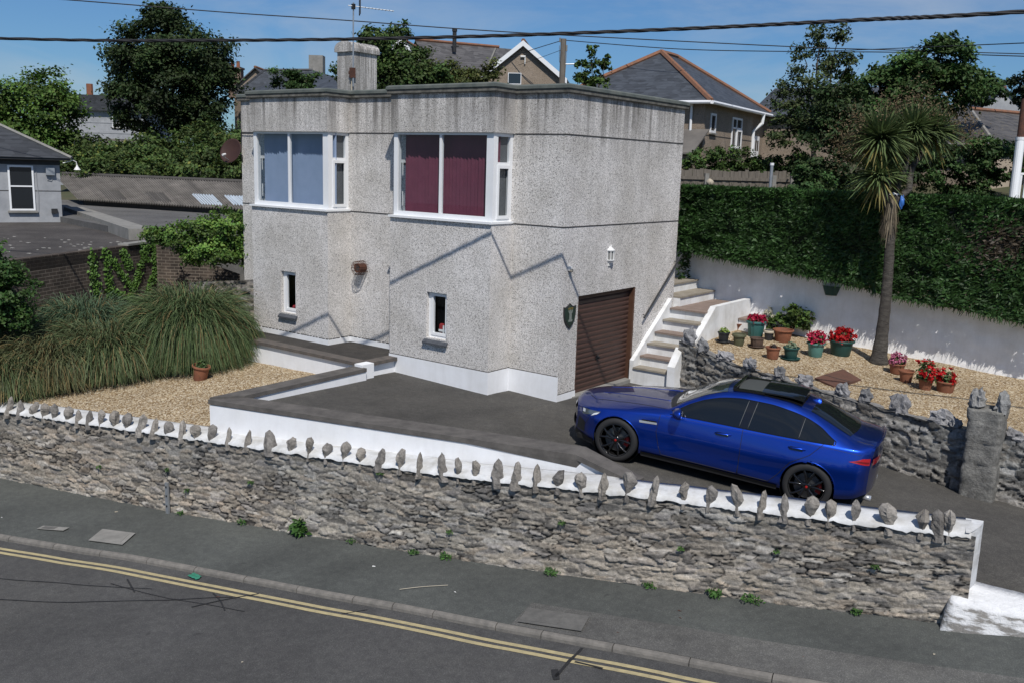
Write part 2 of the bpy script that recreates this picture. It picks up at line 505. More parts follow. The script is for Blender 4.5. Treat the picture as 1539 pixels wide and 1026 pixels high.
def sstep(a, b, x):
    t = min(max((x - a) / (b - a), 0), 1); return t * t * (3 - 2 * t)


def drive_h(x, y):
    z = .011 - .028 * max(x, -3.5) - .025 * min(max(y, -1), 3)
    if x > 1.8: z -= .068 * (math.sqrt((min(x, 5.2) - 1.8) ** 2 + .25) - .5) + .03 * (min(max(x, 5.2), 8) - 5.2)
    if y < -1: z += .05 * min(-1 - y, 3) * (1 - sstep(.8, 2.8, x)) * sstep(-4.2, -1.6, x)
    z -= .010 * min(max(0, x - 1), 7) * max(0, min(y, 2.5))
    if x > 8: z += .088 * (x - 8)
    return z


def garden_h(x, y): return .8 - .06 * x + .03 * (y - 2.5)
def gravel_h(x, y): return .244 + .016 * x + .097 * y


GW = [(.98, 2.95), (2.4, 2.6), (3.8, 2.18), (5.0, 1.98), (6.6, 1.74), (8.2, 1.8), (11, 2.4)]
def gw_y(x): return float(np.interp(x, [p[0] for p in GW], [p[1] for p in GW]))


def sstep(a, b, x):
    t = min(max((x - a) / (b - a), 0), 1); return t * t * (3 - 2 * t)


def ground_h(x, y):
    d = Vector((x, y, 0)) - E0; s = d.dot(TS); q = d.dot(TQ)
    if q > -.25: return foot(s) - .7
    hr = float(np.interp(y, [2, 7.0, 7.6, 11, 20, 40, 100, 400, 900], [-1.2, -1.2, 1.5, 2.9, 4.3, 5.3, 7, 10, 16]))
    hl = float(np.interp(y, [-10, 18, 28, 40, 60, 120, 400, 900], [-.9, -.9, .9, 2.4, 4.0, 5.5, 9, 16]))
    w = sstep(-13, -6, x)
    return hl * (1 - w) + hr * w


xs = np.unique(np.concatenate([np.linspace(-500, -40, 14), np.linspace(-40, 40, 81), np.linspace(40, 500, 14)]))
ys = np.unique(np.concatenate([np.linspace(-120, -20, 8), np.linspace(-20, 50, 90), np.linspace(50, 900, 18)]))
mb = MB(); mb.smooth = True
mb.grid(len(xs), len(ys), lambda a, b: (float(xs[int(round(a * (len(xs) - 1)))]), float(ys[int(round(b * (len(ys) - 1)))]),
        ground_h(float(xs[int(round(a * (len(xs) - 1)))]), float(ys[int(round(b * (len(ys) - 1)))]))))
tag(mb.build('ground', M['ground']), kind='structure')

# street: pavement, kerb, road, lines ------------------------------------------------
SL = np.concatenate([np.linspace(-60, -18, 12), np.linspace(-17.5, 6, 95), np.linspace(7, 60, 16)])


KS = [-20, -14, -11.36, -8.83, -6.65, -4.7, -3, -2.25, 0, 4]
KO = [.55, .295, .04, -.01, -.05, .01, .06, .11, .2, .35]
def koff(s): return float(np.interp(s, KS, KO))


def strip(mb, q0, q1, dz0, dz1, nq=2, s_lo=None, s_hi=None, wob=0):
    ss = [s for s in SL if (s_lo is None or s >= s_lo) and (s_hi is None or s <= s_hi)]
    if s_lo is not None: ss = [s_lo] + ss
    if s_hi is not None: ss = ss + [s_hi]
    n = len(ss)
    def fn(a, b):
        s = ss[int(round(a * (n - 1)))]
        q = q0 + (q1 - q0) * b
        q += koff(s) * sstep(.4, 1.9, q)
        if wob: q += wob * noise.noise(Vector((s * 1.3, q0 * 3, 0)))
        return sq(s, q, foot(s) + dz0 + (dz1 - dz0) * b)
    return mb.grid(n, nq, fn)


KQ0, KQ1 = 2.00, 2.085
mb = MB(); mb.smooth = True; strip(mb, -.1, KQ0, .01, -.032, 12)
tag(mb.build('pavement', M['pavement']), kind='structure')
mb = MB(); strip(mb, 1.35, KQ0, -.0145, -.0275, 4, -5.0, 60)
tag(mb.build('pavement_patch', M['pavement2']), kind='structure')
# kerb stones laid end to end
mb = MB()
s = -40.0
while s < 25:
    L = .915 if rng.random() < .8 else .62
    a, b = s + .006, s + L - .006
    w = .006 * rng.standard_normal()
    rows = []
    for ss in (a, (a + b) / 2, b):
        z = foot(ss)
        k0_, k1_ = 2.00 + koff(ss), 2.085 + koff(ss)
        rows.append([sq(ss, k0_, z - .20), sq(ss, k0_, z - .030), sq(ss, k0_ + .012, z - .024 + w * .3), sq(ss, k1_ - .04, z - .028 + w * .3), sq(ss, k1_ - .010, z - .040), sq(ss, k1_ + w * .2, z - .062), sq(ss, k1_ + .006, z - .20)])
    vs = sum(rows, []); k = 7
    fs = [(i * k + j, i * k + j + 1, (i + 1) * k + j + 1, (i + 1) * k + j) for i in range(2) for j in range(k - 1)]
    fs += [tuple(range(k))[::-1], tuple(range(2 * k, 3 * k))]
    mb.add(vs, [f[::-1] for f in fs])
    s += L
tag(mb.build('kerb', M['kerb']), kind='structure')
mb = MB(); mb.smooth = True; strip(mb, KQ1 - .05, 9.5, -.10, -.05, 20)
tag(mb.build('road', M['road']), kind='structure')
mb = MB(); strip(mb, 9.5, 40, .04, .05, 6)
tag(mb.build('far_pavement', M['pavement']), kind='structure')
RZ = lambda q: -.10 + (.05) * (q - KQ1 + .05) / (9.5 - KQ1 + .05)
for q in (2.345, 2.475):
    mb = MB(); strip(mb, q - .035, q + .035, RZ(q - .035) + .005, RZ(q + .035) + .005, 2, wob=.012)
    tag(mb.build('yellow_line', M['yellow']), kind='structure')


KQ0, KQ1 = 2.00, 2.085


def tar_line(pts, w):
    mb = MB(); vs = []
    P = []
    for i in range(len(pts) - 1):
        for k in range(8):
            t = k / 8; P.append((pts[i][0] * (1 - t) + pts[i + 1][0] * t, pts[i][1] * (1 - t) + pts[i + 1][1] * t))
    P.append(pts[-1])
    for i, (s, q) in enumerate(P):
        a = P[max(i - 1, 0)]; b = P[min(i + 1, len(P) - 1)]
        d = Vector((b[0] - a[0], b[1] - a[1])).normalized(); n = Vector((-d.y, d.x))
        ww = w * (.6 + .5 * abs(noise.noise(Vector((s * 3, q * 3, 1.0))))); j = .035 * noise.noise(Vector((s * 1.7, q * 2.1, 4.0)))
        for sg in (-1, 1):
            x, y = s + n.x * (j + sg * ww), q + n.y * (j + sg * ww)
            vs.append(sq(x, y, foot(x) + RZ(y) + .0095))
    fs = [(2 * i, 2 * i + 1, 2 * i + 3, 2 * i + 2) for i in range(len(P) - 1)]
    mb.add(vs, fs)
    tag(mb.build('tar_seal', M['tar']), kind='structure')


for pts, w in ((((-13.2, 3.55), (-11.7, 3.18), (-10.2, 2.78)), .010), (((-12.8, 4.15), (-10.9, 3.55), (-8.95, 2.55)), .012), (((-10.9, 2.86), (-10.2, 2.92), (-9.0, 2.86), (-8.5, 2.8)), .009),
               (((-9.25, 3.0), (-8.7, 2.3)), .02), (((-9.3, 2.55), (-8.75, 2.9)), .016), (((-10.8, 2.65), (-10.35, 2.95)), .018),
               (((-4.0, 2.16), (-4.02, 2.9)), .026), (((-3.95, 2.5), (-3.6, 2.55)), .02), (((-4.1, 2.75), (-3.98, 2.95)), .05), (((-7.0, 2.16), (-7.25, 2.4)), .01)):
    tar_line(pts, w)

# covers let into the pavement
for lab, pts, sunk in (('square concrete cover with sunken frame in the pavement, nearest the left edge', ((-13.62, 1.80), (-13.15, 1.68), (-13.0, 2.0), (-13.6, 1.93)), 1),
                       ('larger pale concrete cover in the pavement, second from the left', ((-12.60, 1.50), (-11.95, 1.42), (-11.72, 1.93), (-12.42, 1.93)), 0),
                       ('wide rectangular concrete cover by the kerb below the middle of the wall', ((-4.97, 1.55), (-4.14, 1.53), (-4.13, 1.94), (-4.93, 1.94)), 1)):
    mb = MB()
    P = [sq(s, q, foot(s) + .01 - .042 * (q + .1) / 2.07 + .024) for s, q in pts]
    mb.obox(P[0], Vector(P[1]) - Vector(P[0]), Vector(P[3]) - Vector(P[0]), (0, 0, .006))
    t = thing('service_cover', lab, 'cover', P[0], group='covers in the pavement')
    mb.build('frame', M['concrete' if pts[0][0] < -10 else 'cover'], t)
    mb = MB()
    c = [Vector(P[0]) + (Vector(P[1]) - Vector(P[0])) * a + (Vector(P[3]) - Vector(P[0])) * b for a, b in ((.12, .14), (.12, .86), (.88 if sunk == 0 else .6, .86), (.88 if sunk == 0 else .6, .14))]
    mb.obox(c[0] + Vector((0, 0, .006)), c[3] - c[0], c[1] - c[0], (0, 0, .004)); mb.build('lid', M['concrete' if sunk == 0 else 'cover'], t)

# ------------------------------------------------------------------ driveway and gravel
def wall_line_y(x): return E0.y + (x - E0.x) * math.tan(TH)
def strips(mb, xs, ylo, yhi, hf, n=16):
    def fn(a, b):
        x = xs[int(round(a * (len(xs) - 1)))]; y = ylo(x) + (yhi(x) - ylo(x)) * b
        return (x, y, hf(x, y))
    return mb.grid(len(xs), n, fn)


def drive_lo(x):
    if x < 2.7: return float(np.interp(x, [-3.69, .915, 2.60, 2.7], [-4.97, -3.74, -3.30, -3.30])) + .12
    if x < 3.5: return max(wall_line_y(x) - .12, -3.30 + .12 - .3 * (x - 2.7))
    if x < 7.65: return wall_line_y(x) - .12
    return wall_line_y(x) - .42
def sstep(a, b, x):
    t = min(max((x - a) / (b - a), 0), 1); return t * t * (3 - 2 * t)


def drive_hi(x):
    return float(np.interp(x, [-3.6, -1.15, -1.10, 0.0, .02, .98, 1.0, 2.4, 3.8, 5, 6.6, 8.2, 11, 14], [-.55, -.55, .1, .1, 2.9, 2.9, 3.0, 2.65, 2.2, 2.0, 1.8, 1.9, 2.5, 3]))


def drive_surf(x, y):
    z = drive_h(x, y)
    d = Vector((x, y, 0)) - E0; s = d.dot(TS); q = d.dot(TQ)
    if s > -.2:   # blend down on to the pavement
        k = sstep(-1.6, .15, q) * sstep(-.2, 1.6, s)
        z = z * (1 - k) + (foot(s) + .014) * k
    return z + .006 * noise.noise(Vector((x * 1.5, y * 1.5, 0)))


mb = MB(); mb.smooth = True
xx = sorted(set([round(v, 3) for v in np.linspace(-3.6, 14, 100)] + [-1.15, -1.10, 0.0, .02, .98, 1.0, 7.64, 7.66]))
strips(mb, xx, drive_lo, drive_hi, drive_surf, 24)
tag(mb.build('driveway', M['tarmac_drive']), kind='structure')
mb = MB(); mb.box((-.22, .5, -.4), (.05, 2.85, .02)); mb.build
tag(mb.build('garage_threshold', M['concrete']), kind='structure')

mb = MB(); mb.smooth = True
strips(mb, list(np.linspace(-26, -3.55, 60)), lambda x: wall_line_y(x) + .02, lambda x: -1.5 if x > -9.3 else 2.2, lambda x, y: gravel_h(x, y) + .03 * noise.noise(Vector((x * 1.1, y * 1.1, 0))) + .012 * noise.noise(Vector((x * 5, y * 5, 0))), 40)
tag(mb.build('gravel_bed', M['gravel']), kind='structure')
mb = MB(); mb.smooth = True
strips(mb, list(np.linspace(.9, 12, 60)), lambda x: gw_y(x) + .05, lambda x: 6.4, lambda x, y: garden_h(x, y) + .035 * noise.noise(Vector((x * .9, y * .9, 3))) + .012 * noise.noise(Vector((x * 5, y * 5, 0))), 40)
tag(mb.build('garden_gravel', M['gravel']), kind='structure')
mb = MB(); mb.box((-9.2, -1.5, -.6), (-3.6, .1, .395))
tag(mb.build('terrace', M['tarmac_terrace']), kind='structure')

# ------------------------------------------------------------------ rubble masonry
def rubble(length, nz_h, zlo, zhi, place, step, seed, palette, hrow=.072, wr=(.12, .42), disp=(.0, .05), mortar=(.30, .275, .24), mortar_amt=.5, wscale=.26):
    g = np.random.default_rng(seed)
    ns = int(length / step); nz = int(nz_h / step)
    cen = []; cols = []; hs = []; ws = []
    z = -.1
    while z < nz_h + .15:
        h = hrow * (.55 + .9 * g.random()); x = -g.random() * .3
        while x < length + .3:
            w = wr[0] + (wr[1] - wr[0]) * g.random() ** 1.6
            cen.append((x + w / 2, z + h / 2 + .022 * g.standard_normal()))
            p = palette[g.integers(len(palette))]
            f = .62 + .72 * g.random()
            cols.append([c * f for c in p]); hs.append(g.random()); ws.append(g.random())
            x += w
        z += h
    # a few big blocks
    for _ in range(int(length * .9)):
        cen.append((g.random() * length, g.random() * nz_h)); p = palette[g.integers(len(palette))]; f = 1.0 + .45 * g.random()
        cols.append([c * f for c in p]); hs.append(.4 + .5 * g.random()); ws.append(-2.2)
    kd = kdtree.KDTree(len(cen))
    for i, c in enumerate(cen): kd.insert((c[0] * wscale, c[1], 0), i)
    kd.balance()
    verts = np.zeros((ns * nz, 3)); col = np.zeros((ns * nz, 3))
    k = 0
    for i in range(ns):
        s = length * i / (ns - 1)
        a, b = zlo(s), zhi(s)
        for j in range(nz):
            zz = nz_h * j / (nz - 1)
            wx = .05 * noise.noise(Vector((s * 3.1, zz * 6, seed))) + .012 * noise.noise(Vector((s * 9, zz * 16, seed + 3)))
            wz = .045 * noise.noise(Vector((s * 2.2, zz * 3, seed + 9))) + .008 * noise.noise(Vector((s * 9, zz * 16, seed + 5)))
            r = kd.find_n(((s + wx) * wscale, zz + wz, 0), 3)
            best = sorted((d - .006 * ws[ix], ix) for _, ix, d in r)
            e = best[1][0] - best[0][0]; ix = best[0][1]
            jt = min(max(e / .013, 0), 1); jt = jt * jt * (3 - 2 * jt); hsh = (ix * 7919 % 101) / 101.0 - .5; hs2 = (ix * 104729 % 97) / 97.0 - .5
            fine = noise.noise(Vector((s * 17, zz * 38, seed + 20)))
            d = jt * (disp[0] + disp[1] * hs[ix] + (zz - cen[ix][1]) * .55 * hsh + (s - cen[ix][0]) * .14 * hs2) + .010 * fine * jt + .02 * noise.noise(Vector((s * .8, zz * 1.2, seed + 30)))
            m = noise.noise(Vector((s * 1.3, zz * 2.2, seed + 40))) + .5 * noise.noise(Vector((s * 6, zz * 9, seed + 41)))
            c = cols[ix]
            if jt < .62:
                f = (jt / .62)
                mc = mortar if m > (.38 - mortar_amt) else (.035, .032, .03)
                if m > (.38 - mortar_amt): d = max(d, .012)
                f = f * f
                c = [mc[q] * (1 - f) + c[q] * f for q in range(3)]
            elif m > .42:
                f = min((m - .42) * 2.2, .6); c = [c[q] * (1 - f) + mortar[q] * f for q in range(3)]
            g2 = 1 + .28 * fine + .22 * noise.noise(Vector((s * .7, zz * 1.4, seed + 50)))
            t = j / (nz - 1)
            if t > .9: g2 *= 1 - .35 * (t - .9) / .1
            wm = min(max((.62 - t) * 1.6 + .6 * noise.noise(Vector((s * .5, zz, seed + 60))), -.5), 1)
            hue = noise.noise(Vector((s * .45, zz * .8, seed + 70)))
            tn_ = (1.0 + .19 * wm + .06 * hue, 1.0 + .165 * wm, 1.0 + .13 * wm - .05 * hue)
            col[k] = [max(.01, c[q] * g2 * tn_[q]) for q in range(3)]
            verts[k] = place(s, a + (b - a) * t, d)
            k += 1
    ii = np.arange(ns - 1)[:, None] * nz + np.arange(nz - 1)[None, :]
    ii = ii.ravel()
    faces = np.stack([ii, ii + nz, ii + nz + 1, ii + 1], 1)
    return verts, faces, col


PAL = [(.225, .203, .172), (.275, .247, .21), (.17, .158, .142), (.31, .28, .235), (.23, .215, .20), (.285, .245, .20), (.14, .132, .122), (.33, .31, .28)]
# the long wall along the street
wl = thing('street_wall', 'long grey rubble stone wall along the pavement with upright stones on a white painted top', 'wall', sq(-8, .2, foot(-8)))
SW0 = -24.0
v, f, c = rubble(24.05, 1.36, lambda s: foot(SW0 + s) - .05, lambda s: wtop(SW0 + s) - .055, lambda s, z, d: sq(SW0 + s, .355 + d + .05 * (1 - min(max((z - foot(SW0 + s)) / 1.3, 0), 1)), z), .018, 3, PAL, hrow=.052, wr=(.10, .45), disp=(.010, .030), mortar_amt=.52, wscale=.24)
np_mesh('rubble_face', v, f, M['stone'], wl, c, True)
# white top: runs from the back to a ragged front edge
mb = MB(); mb.smooth = True
NS = 500
def crest(a, b):
    s = SW0 + 24.0 * a
    z = wtop(s)
    rag = .035 * noise.noise(Vector((s * 5, 0, 2))) + .02 * noise.noise(Vector((s * 17, 0, 5)))
    prof = [(-.30, -1.2), (-.30, .0), (-.06, .004), (.10, .008), (.24, -.002), (.34, -.02), (.405, -.045), (.415, -.085 + rag)]
    q, dz = prof[int(round(b * 7))]
    if q < -.1: q = .005 if s > -4.4 else q * .4
    lump = .010 * noise.noise(Vector((s * 3, q * 6, 7)))
    return sq(s, q + lump, z + dz + lump)
mb.grid(NS, 8, crest)
mb.build('white_top', M['white_old'], wl)
mb = MB()
mb.obox(sq(-.01, -.005, foot(0) - .3), TS * .045, TQ * .40, (0, 0, 1)); 
z0, z1 = foot(0) - .2, wtop(0)
mb = MB(); mb.smooth = False
mb.grid(6, 30, lambda a, b: sq(.13 - .15 * a ** 1.5 + .012 * noise.noise(Vector((a * 4, b * 9, 3))), -.02 + .375 * a, z0 + (z1 + .008 - .03 * a - z0) * b))
mb.grid(2, 12, lambda a, b: sq(-.02 + .15 * a, -.02, z0 + (z1 + .008 - z0) * b))
mb.grid(6, 2, lambda a, b: sq(-.06 + (.19 - .15 * a ** 1.5) * b, -.02 + .43 * a, z1 + .009 - .03 * a))
mb.build('white_end', M['white_old'], wl)
# upright stones, each its own piece
stone_px = [16, 32, 51, 69, 84, 105, 119, 136, 154, 174, 193, 214, 234, 254, 276, 297, 319, 345, 374, 408, 438, 466, 492, 519, 544, 573, 603, 632, 667, 690, 715, 749, 777, 808, 840, 876, 908, 944, 983, 1029, 1067, 1109, 1146, 1180, 1218, 1248, 1286, 1337, 1386, 1410, 1426]
stone_s = [-16.211, -15.918, -15.577, -15.258, -14.996, -14.635, -14.398, -14.114, -13.818, -13.494, -13.19, -12.861, -12.552, -12.248, -11.92, -11.611, -11.293, -10.924, -10.522, -10.061, -9.664, -9.301, -8.971, -8.635, -8.33, -7.983, -7.631, -7.298, -6.904, -6.651, -6.38, -6.02, -5.729, -5.413, -5.094, -4.743, -4.437, -4.101, -3.745, -3.337, -3.008, -2.653, -2.348, -2.074, -1.773, -1.541, -1.252, -0.873, -0.518, -0.348, -0.235]
hts = {408: 1.35, 16: 1.25, 84: 1.0, 374: 1.0, 667: 1.15, 749: 1.2, 944: 1.2, 983: 1.35, 1286: 1.45, 1337: 1.3, 1410: 1.3, 1426: 1.4, 1109: 1.2}
wds = {408: 1.7, 632: .75, 690: .7, 808: .7, 1029: .8, 1146: .7, 1180: .9, 1286: .65, 1337: 1.4, 944: 1.4, 667: 1.3, 749: 1.3, 983: .8}
g = np.random.default_rng(21)
for i, (px, s) in enumerate(zip(stone_px, stone_s)):
    hh = .215 * min(1.15, hts.get(px, 1)) * (1 if px in hts else .75 + .40 * g.random()) * (.88 if px > 1000 else 1); ww = .066 * wds.get(px, .8 + .6 * g.random())
    mb = MB(); nu, nv = 10, 10
    lean = .17 * g.standard_normal(); off = Vector((i * 3.1, i * 1.7, 0)); fl = g.random(); cut = .5 * g.standard_normal(); yaw_ = .5 * g.standard_normal()
    base = wtop(s)
    vs = []
    for a in range(nu):
        t = a / (nu - 1)
        if fl < .5: prof = .50 + .62 * sstep(.30, .72, t)           # narrow neck and a broad head
        elif fl < .75: prof = 1.0 - .45 * t                            # wedge
        else: prof = .80 + .15 * math.sin(t * 3.3 + 1)
        prof *= (1 if t < .80 else max(.10, 1 - ((t - .80) / .20) ** 2.2 * .9))
        for b in range(nv):
            w = 2 * math.pi * b / nv
            cx, cy = math.cos(w), math.sin(w)
            k = 1 + .55 * noise.noise(Vector((cx * 1.2, cy * 1.2, t * 2.2)) + off) + .28 * noise.noise(Vector((cx * 2.6, cy * 2.6, t * 5)) + off) + .10 * noise.noise(Vector((cx * 6, cy * 6, t * 12)) + off)
            lx, ly = ww * prof * k * cx, .080 * prof * k * cy
            lx, ly = lx * math.cos(yaw_) - ly * math.sin(yaw_) * .6, lx * math.sin(yaw_) * .6 + ly * math.cos(yaw_)
            vs.append(sq(s + lx + lean * (t - .3) * hh, .385 + ly - .05 * t, base - .17 + (hh + .15) * t + (cut * lx + .03 * noise.noise(Vector((cx * 1.5, cy * 1.5, 5)) + off)) * sstep(.5, 1, t)))
    fs = [(a * nv + b, a * nv + (b + 1) % nv, (a + 1) * nv + (b + 1) % nv, (a + 1) * nv + b) for a in range(nu - 1) for b in range(nv)]
    fs.append(tuple(range((nu - 1) * nv, nu * nv)))
    tint = np.array([(.225, .205, .18), (.18, .168, .155), (.26, .24, .215)][i % 3]) * (.85 + .3 * g.random())
    V = np.array(vs); 
    cc = np.array([tint * (1 + .35 * noise.noise(Vector(p) * 9)) for p in vs])
    mb.add(vs, fs); mb.smooth = True
    o = mb.build('upright_stone', M['stone'], wl, smooth=False)
    a_ = o.data.attributes.new('Tint', 'FLOAT_COLOR', 'POINT'); a_.data.foreach_set('color', np.c_[cc, np.ones(len(cc))].astype(np.float32).ravel())

# low white stub at the driveway mouth
mb = MB(); mb.smooth = True
def stub(a, b):
    s = -.20 + 2.3 * a
    k = sstep(-.02, .035, a)
    low = foot(s) - .1; top = low + (-.36 - .13 * a - low) * k
    prof = [(-.05, top - .3), (-.05, top), (.14, top - .01), (.32, top - .03 * k), (.50 - .10 * a, top - .06 * k), (.555 - .13 * a, top - .10 * k), (.62 - .18 * a, low + .10), (.66 - .2 * a, low)]
    q, z = prof[int(round(b * 7))]
    z = max(z, low)
    n = .022 * noise.noise(Vector((s * 2.6, b * 2, 3))) + .010 * noise.noise(Vector((s * 9, b * 8, 1)))
    return sq(s + n * .5, q + n, z + n * .6)
mb.grid(60, 8, stub)
tag(mb.build('kerb_stub', M['flaking']), 'low lumpy white painted stone stub tapering beside the driveway mouth', 'wall')

# ------------------------------------------------------------------ parapet round the driveway
A = Vector((-3.69, -4.97, 0)); B = Vector((.915, -3.74, 0)); Cc = Vector((2.60, -3.30, 0)); D = Vector((3.55, -3.30, 0))
t = thing('driveway_parapet', 'low white rendered wall with flat dark coping round the end of the driveway', 'wall', (A.x, A.y, -.3))
dirf = (B - A).normalized(); nin = Vector((-dirf.y, dirf.x, 0))
mb = MB()
pa, pb, pc = A + nin * .02 + Vector((.02, 0, 0)), B + nin * .02, Cc + nin * .02
mb.prism([(p.x, p.y) for p in (pa, pb, pc, Vector((3.45, -3.22, 0)), Vector((3.3, -3.0, 0)), pc + nin * .25, pb + nin * .25, pa + nin * .25 + Vector((.2, 0, 0)))], -.75, lambda x, y: .22 if x < 2.7 else .22 - .2 * (x - 2.7))
mb.prism([(-3.64, -4.45), (-3.375, -4.30), (-3.375, -1.62), (-3.64, -1.62)], -.6, lambda x, y: .276 + .012 * (y + 5))
mb.build('white_face', M['white_clean'], t)
mb = MB()
W = .46
mb.prism([(p.x, p.y) for p in (A, B, Cc, Vector((3.56, -3.30, 0)), Vector((3.55, -3.02, 0)), Cc + nin * (W - .02), B + nin * W, A + nin * W + Vector((.12, 0, 0)))], lambda x, y: .232 if x < 2.7 else .232 - .22 * (x - 2.7), lambda x, y: .31 if x < 2.7 else .31 - .22 * (x - 2.7))
mb.build('coping', M['coping'], t)
mb = MB()
mb.prism([(A.x, A.y + .03), (A.x + .34, A.y + .50), (-3.36, -1.62), (-3.69, -1.62)], lambda x, y: .272 + .012 * (y + 5), lambda x, y: .342 + .012 * (y + 5))
mb.build('coping', M['coping'], t)

# terrace in front of the house: white low wall with brown coping
t = thing('terrace_wall', 'low white wall with brown flat coping holding the terrace before the house', 'wall', (-3.5, -1.6, 0))
mb = MB(); mb.prism([(-8.75, -1.58), (-3.56, -1.58), (-3.56, -.64), (-3.70, -.64), (-3.70, -1.4), (-8.75, -1.4)], -.6, .385); mb.build('white_face', M['white_clean'], t)
mb = MB(); mb.prism([(-8.8, -1.63), (-3.66, -1.63), (-3.66, -1.36), (-8.8, -1.36)], .385, .45); mb.build('coping', M['coping_brown'], t)
mb = MB(); mb.prism([(-3.74, -1.33), (-3.48, -1.33), (-3.48, -.645), (-3.74, -.645)], .37, .44); mb.build('coping', M['coping_brown'], t)
mb = MB(); mb.box((-3.66, -1.66, .10), (-3.45, -1.34, .43)); mb.build('white_pier', M['white_clean'], t)
# ------------------------------------------------------------------ the house
XL, X0, X1, X2, X3, BY, DP = -9.246, -8.077, -5.553, -3.72, -1.152, -.637, 4.458
G1, G2, WT = 4.888, 3.24, 5.61
FOOT = [(0, 0), (0, DP), (XL, DP), (XL, 0), (X0, 0), (X0, BY), (X1, BY), (X1, 0), (X2, 0), (X2, BY), (X3, BY), (X3, 0)]
house = thing('house', 'flat roofed pebble dashed house with two square bays and a brown garage door', 'house', (0, 0, 0))


def hole_y(mb, y, a0, a1, z0, z1, h, dep):
    """front wall (facing -y) with one opening, and the sides of the opening"""
    xs_ = [a0, h[0], h[1], a1]; zs_ = [z0, h[2], h[3], z1]
    for i in range(3):
        for j in range(3):
            if i == 1 and j == 1: continue
            mb.quad((xs_[i], y, zs_[j]), (xs_[i + 1], y, zs_[j]), (xs_[i + 1], y, zs_[j + 1]), (xs_[i], y, zs_[j + 1]))
    l, r, b, t = h
    mb.quad((l, y, b), (l, y + dep, b), (r, y + dep, b), (r, y, b)); mb.quad((l, y, t), (r, y, t), (r, y + dep, t), (l, y + dep, t))
    mb.quad((l, y, b), (l, y, t), (l, y + dep, t), (l, y + dep, b)); mb.quad((r, y, b), (r, y + dep, b), (r, y + dep, t), (r, y, t))


HL = (-7.10, -6.60, .93, 1.86); HR = (-2.72, -2.20, .95, 1.85)
GA, GB, GT = .60, 2.76, 1.935
mb = MB()
mb.prism(FOOT, -1.0, G2, skip=(0, 5, 9))
hole_y(mb, BY, X0, X1, -1.0, G2, HL, .16)
hole_y(mb, BY, X2, X3, -1.0, G2, HR, .16)
mb.quad((0, 0, -1), (0, GA, -1), (0, GA, G2), (0, 0, G2)); mb.quad((0, GB, -1), (0, DP, -1), (0, DP, G2), (0, GB, G2)); mb.quad((0, GA, GT), (0, GB, GT), (0, GB, G2), (0, GA, G2))
mb.quad((0, GA, GT), (-.16, GA, GT), (-.16, GB, GT), (0, GB, GT)); mb.quad((0, GA, -1), (-.16, GA, -1), (-.16, GA, GT), (0, GA, GT)); mb.quad((0, GB, -1), (0, GB, GT), (-.16, GB, GT), (-.16, GB, -1))
RECT = [(0, 0), (0, DP), (XL, DP), (XL, 0)]
mb.prism(RECT, G2, G1, cap=False)
mb.prism(FOOT, G1, WT)
mb.build('wall', M['dash'], house)


def offset(poly, d):
    out = []
    n = len(poly)
    for i in range(n):
        p0, p1, p2 = Vector(poly[i - 1]), Vector(poly[i]), Vector(poly[(i + 1) % n])
        a = (p1 - p0).normalized(); b = (p2 - p1).normalized()
        na = Vector((a.y, -a.x)); nb = Vector((b.y, -b.x))
        out.append((p1.x + (na.x + nb.x) * d, p1.y + (na.y + nb.y) * d))
    return out


def rows(poly, spec):
    """stack of offset rings, for mouldings"""
    vs = []; n = len(poly)
    for d, z in spec: vs += [(x, y, z) for x, y in offset(poly, d)]
    fs = [(k * n + i, k * n + (i + 1) % n, (k + 1) * n + (i + 1) % n, (k + 1) * n + i) for k in range(len(spec) - 1) for i in range(n)]
    return vs, fs


mb = MB(); mb.add(*rows(FOOT, [(-.05, 5.600), (.050, 5.600), (.058, 5.612), (.058, 5.675), (.03, 5.69)])); mb.build('roof_edge', M['roof_edge'], house)
mb = MB(); vs, fs = rows(FOOT, [(.03, 5.672), (.070, 5.672), (.078, 5.685), (.074, 5.735), (.03, 5.762), (-.10, 5.772)]); n = len(FOOT); fs.append(tuple(range(5 * n, 6 * n)))
mb.add(vs, fs); mb.build('roof', M['felt'], house)
# dark joints at sill and head height
for z, h in ((G1 - .012, .022), (G2 - .008, .020)):
    for a, b in (((XL - .006, -.006), (X0 - .002, 0)), ((X1 + .002, -.006), (X2 - .002, 0)), ((X3 + .002, -.006), (.0, 0))):
        mb = MB(); mb.box((a[0], a[1], z), (b[0], b[1], z + h)); mb.build('joint_line', M['groove'], house)
    mb = MB(); mb.box((.0, -.006, z), (.006, DP, z + h)); mb.build('joint_line', M['groove'], house)
# plinth
mb = MB()
def ring(pts, z0, z1, d=.016):
    for (ax, ay), (bx, by) in zip(pts[:-1], pts[1:]):
        a = Vector((ax, ay, 0)); b = Vector((bx, by, 0)); u = (b - a).normalized(); nrm = Vector((u.y, -u.x, 0))
        e = .016
        mb.obox(a - u * 0 + Vector((0, 0, z0)), b - a, nrm * d, (0, 0, z1 - z0))
ring([(X2, BY), (X3 + .016, BY)], -.5, .49); ring([(X3, BY), (X3, -.016)], -.5, .487); ring([(X3 + .016, 0), (.016, 0)], -.5, .484); ring([(0, 0), (0, .6)], -.5, .135)
ring([(X0, BY), (X1 + .016, BY)], .3, .515); ring([(X1, BY), (X1, -.016)], .3, .512); ring([(X1 + .016, 0), (X2, 0)], .3, .505); ring([(XL, 0), (X0, 0)], .3, .86)
mb.build('plinth', M['white_clean'], house)
mb = MB()
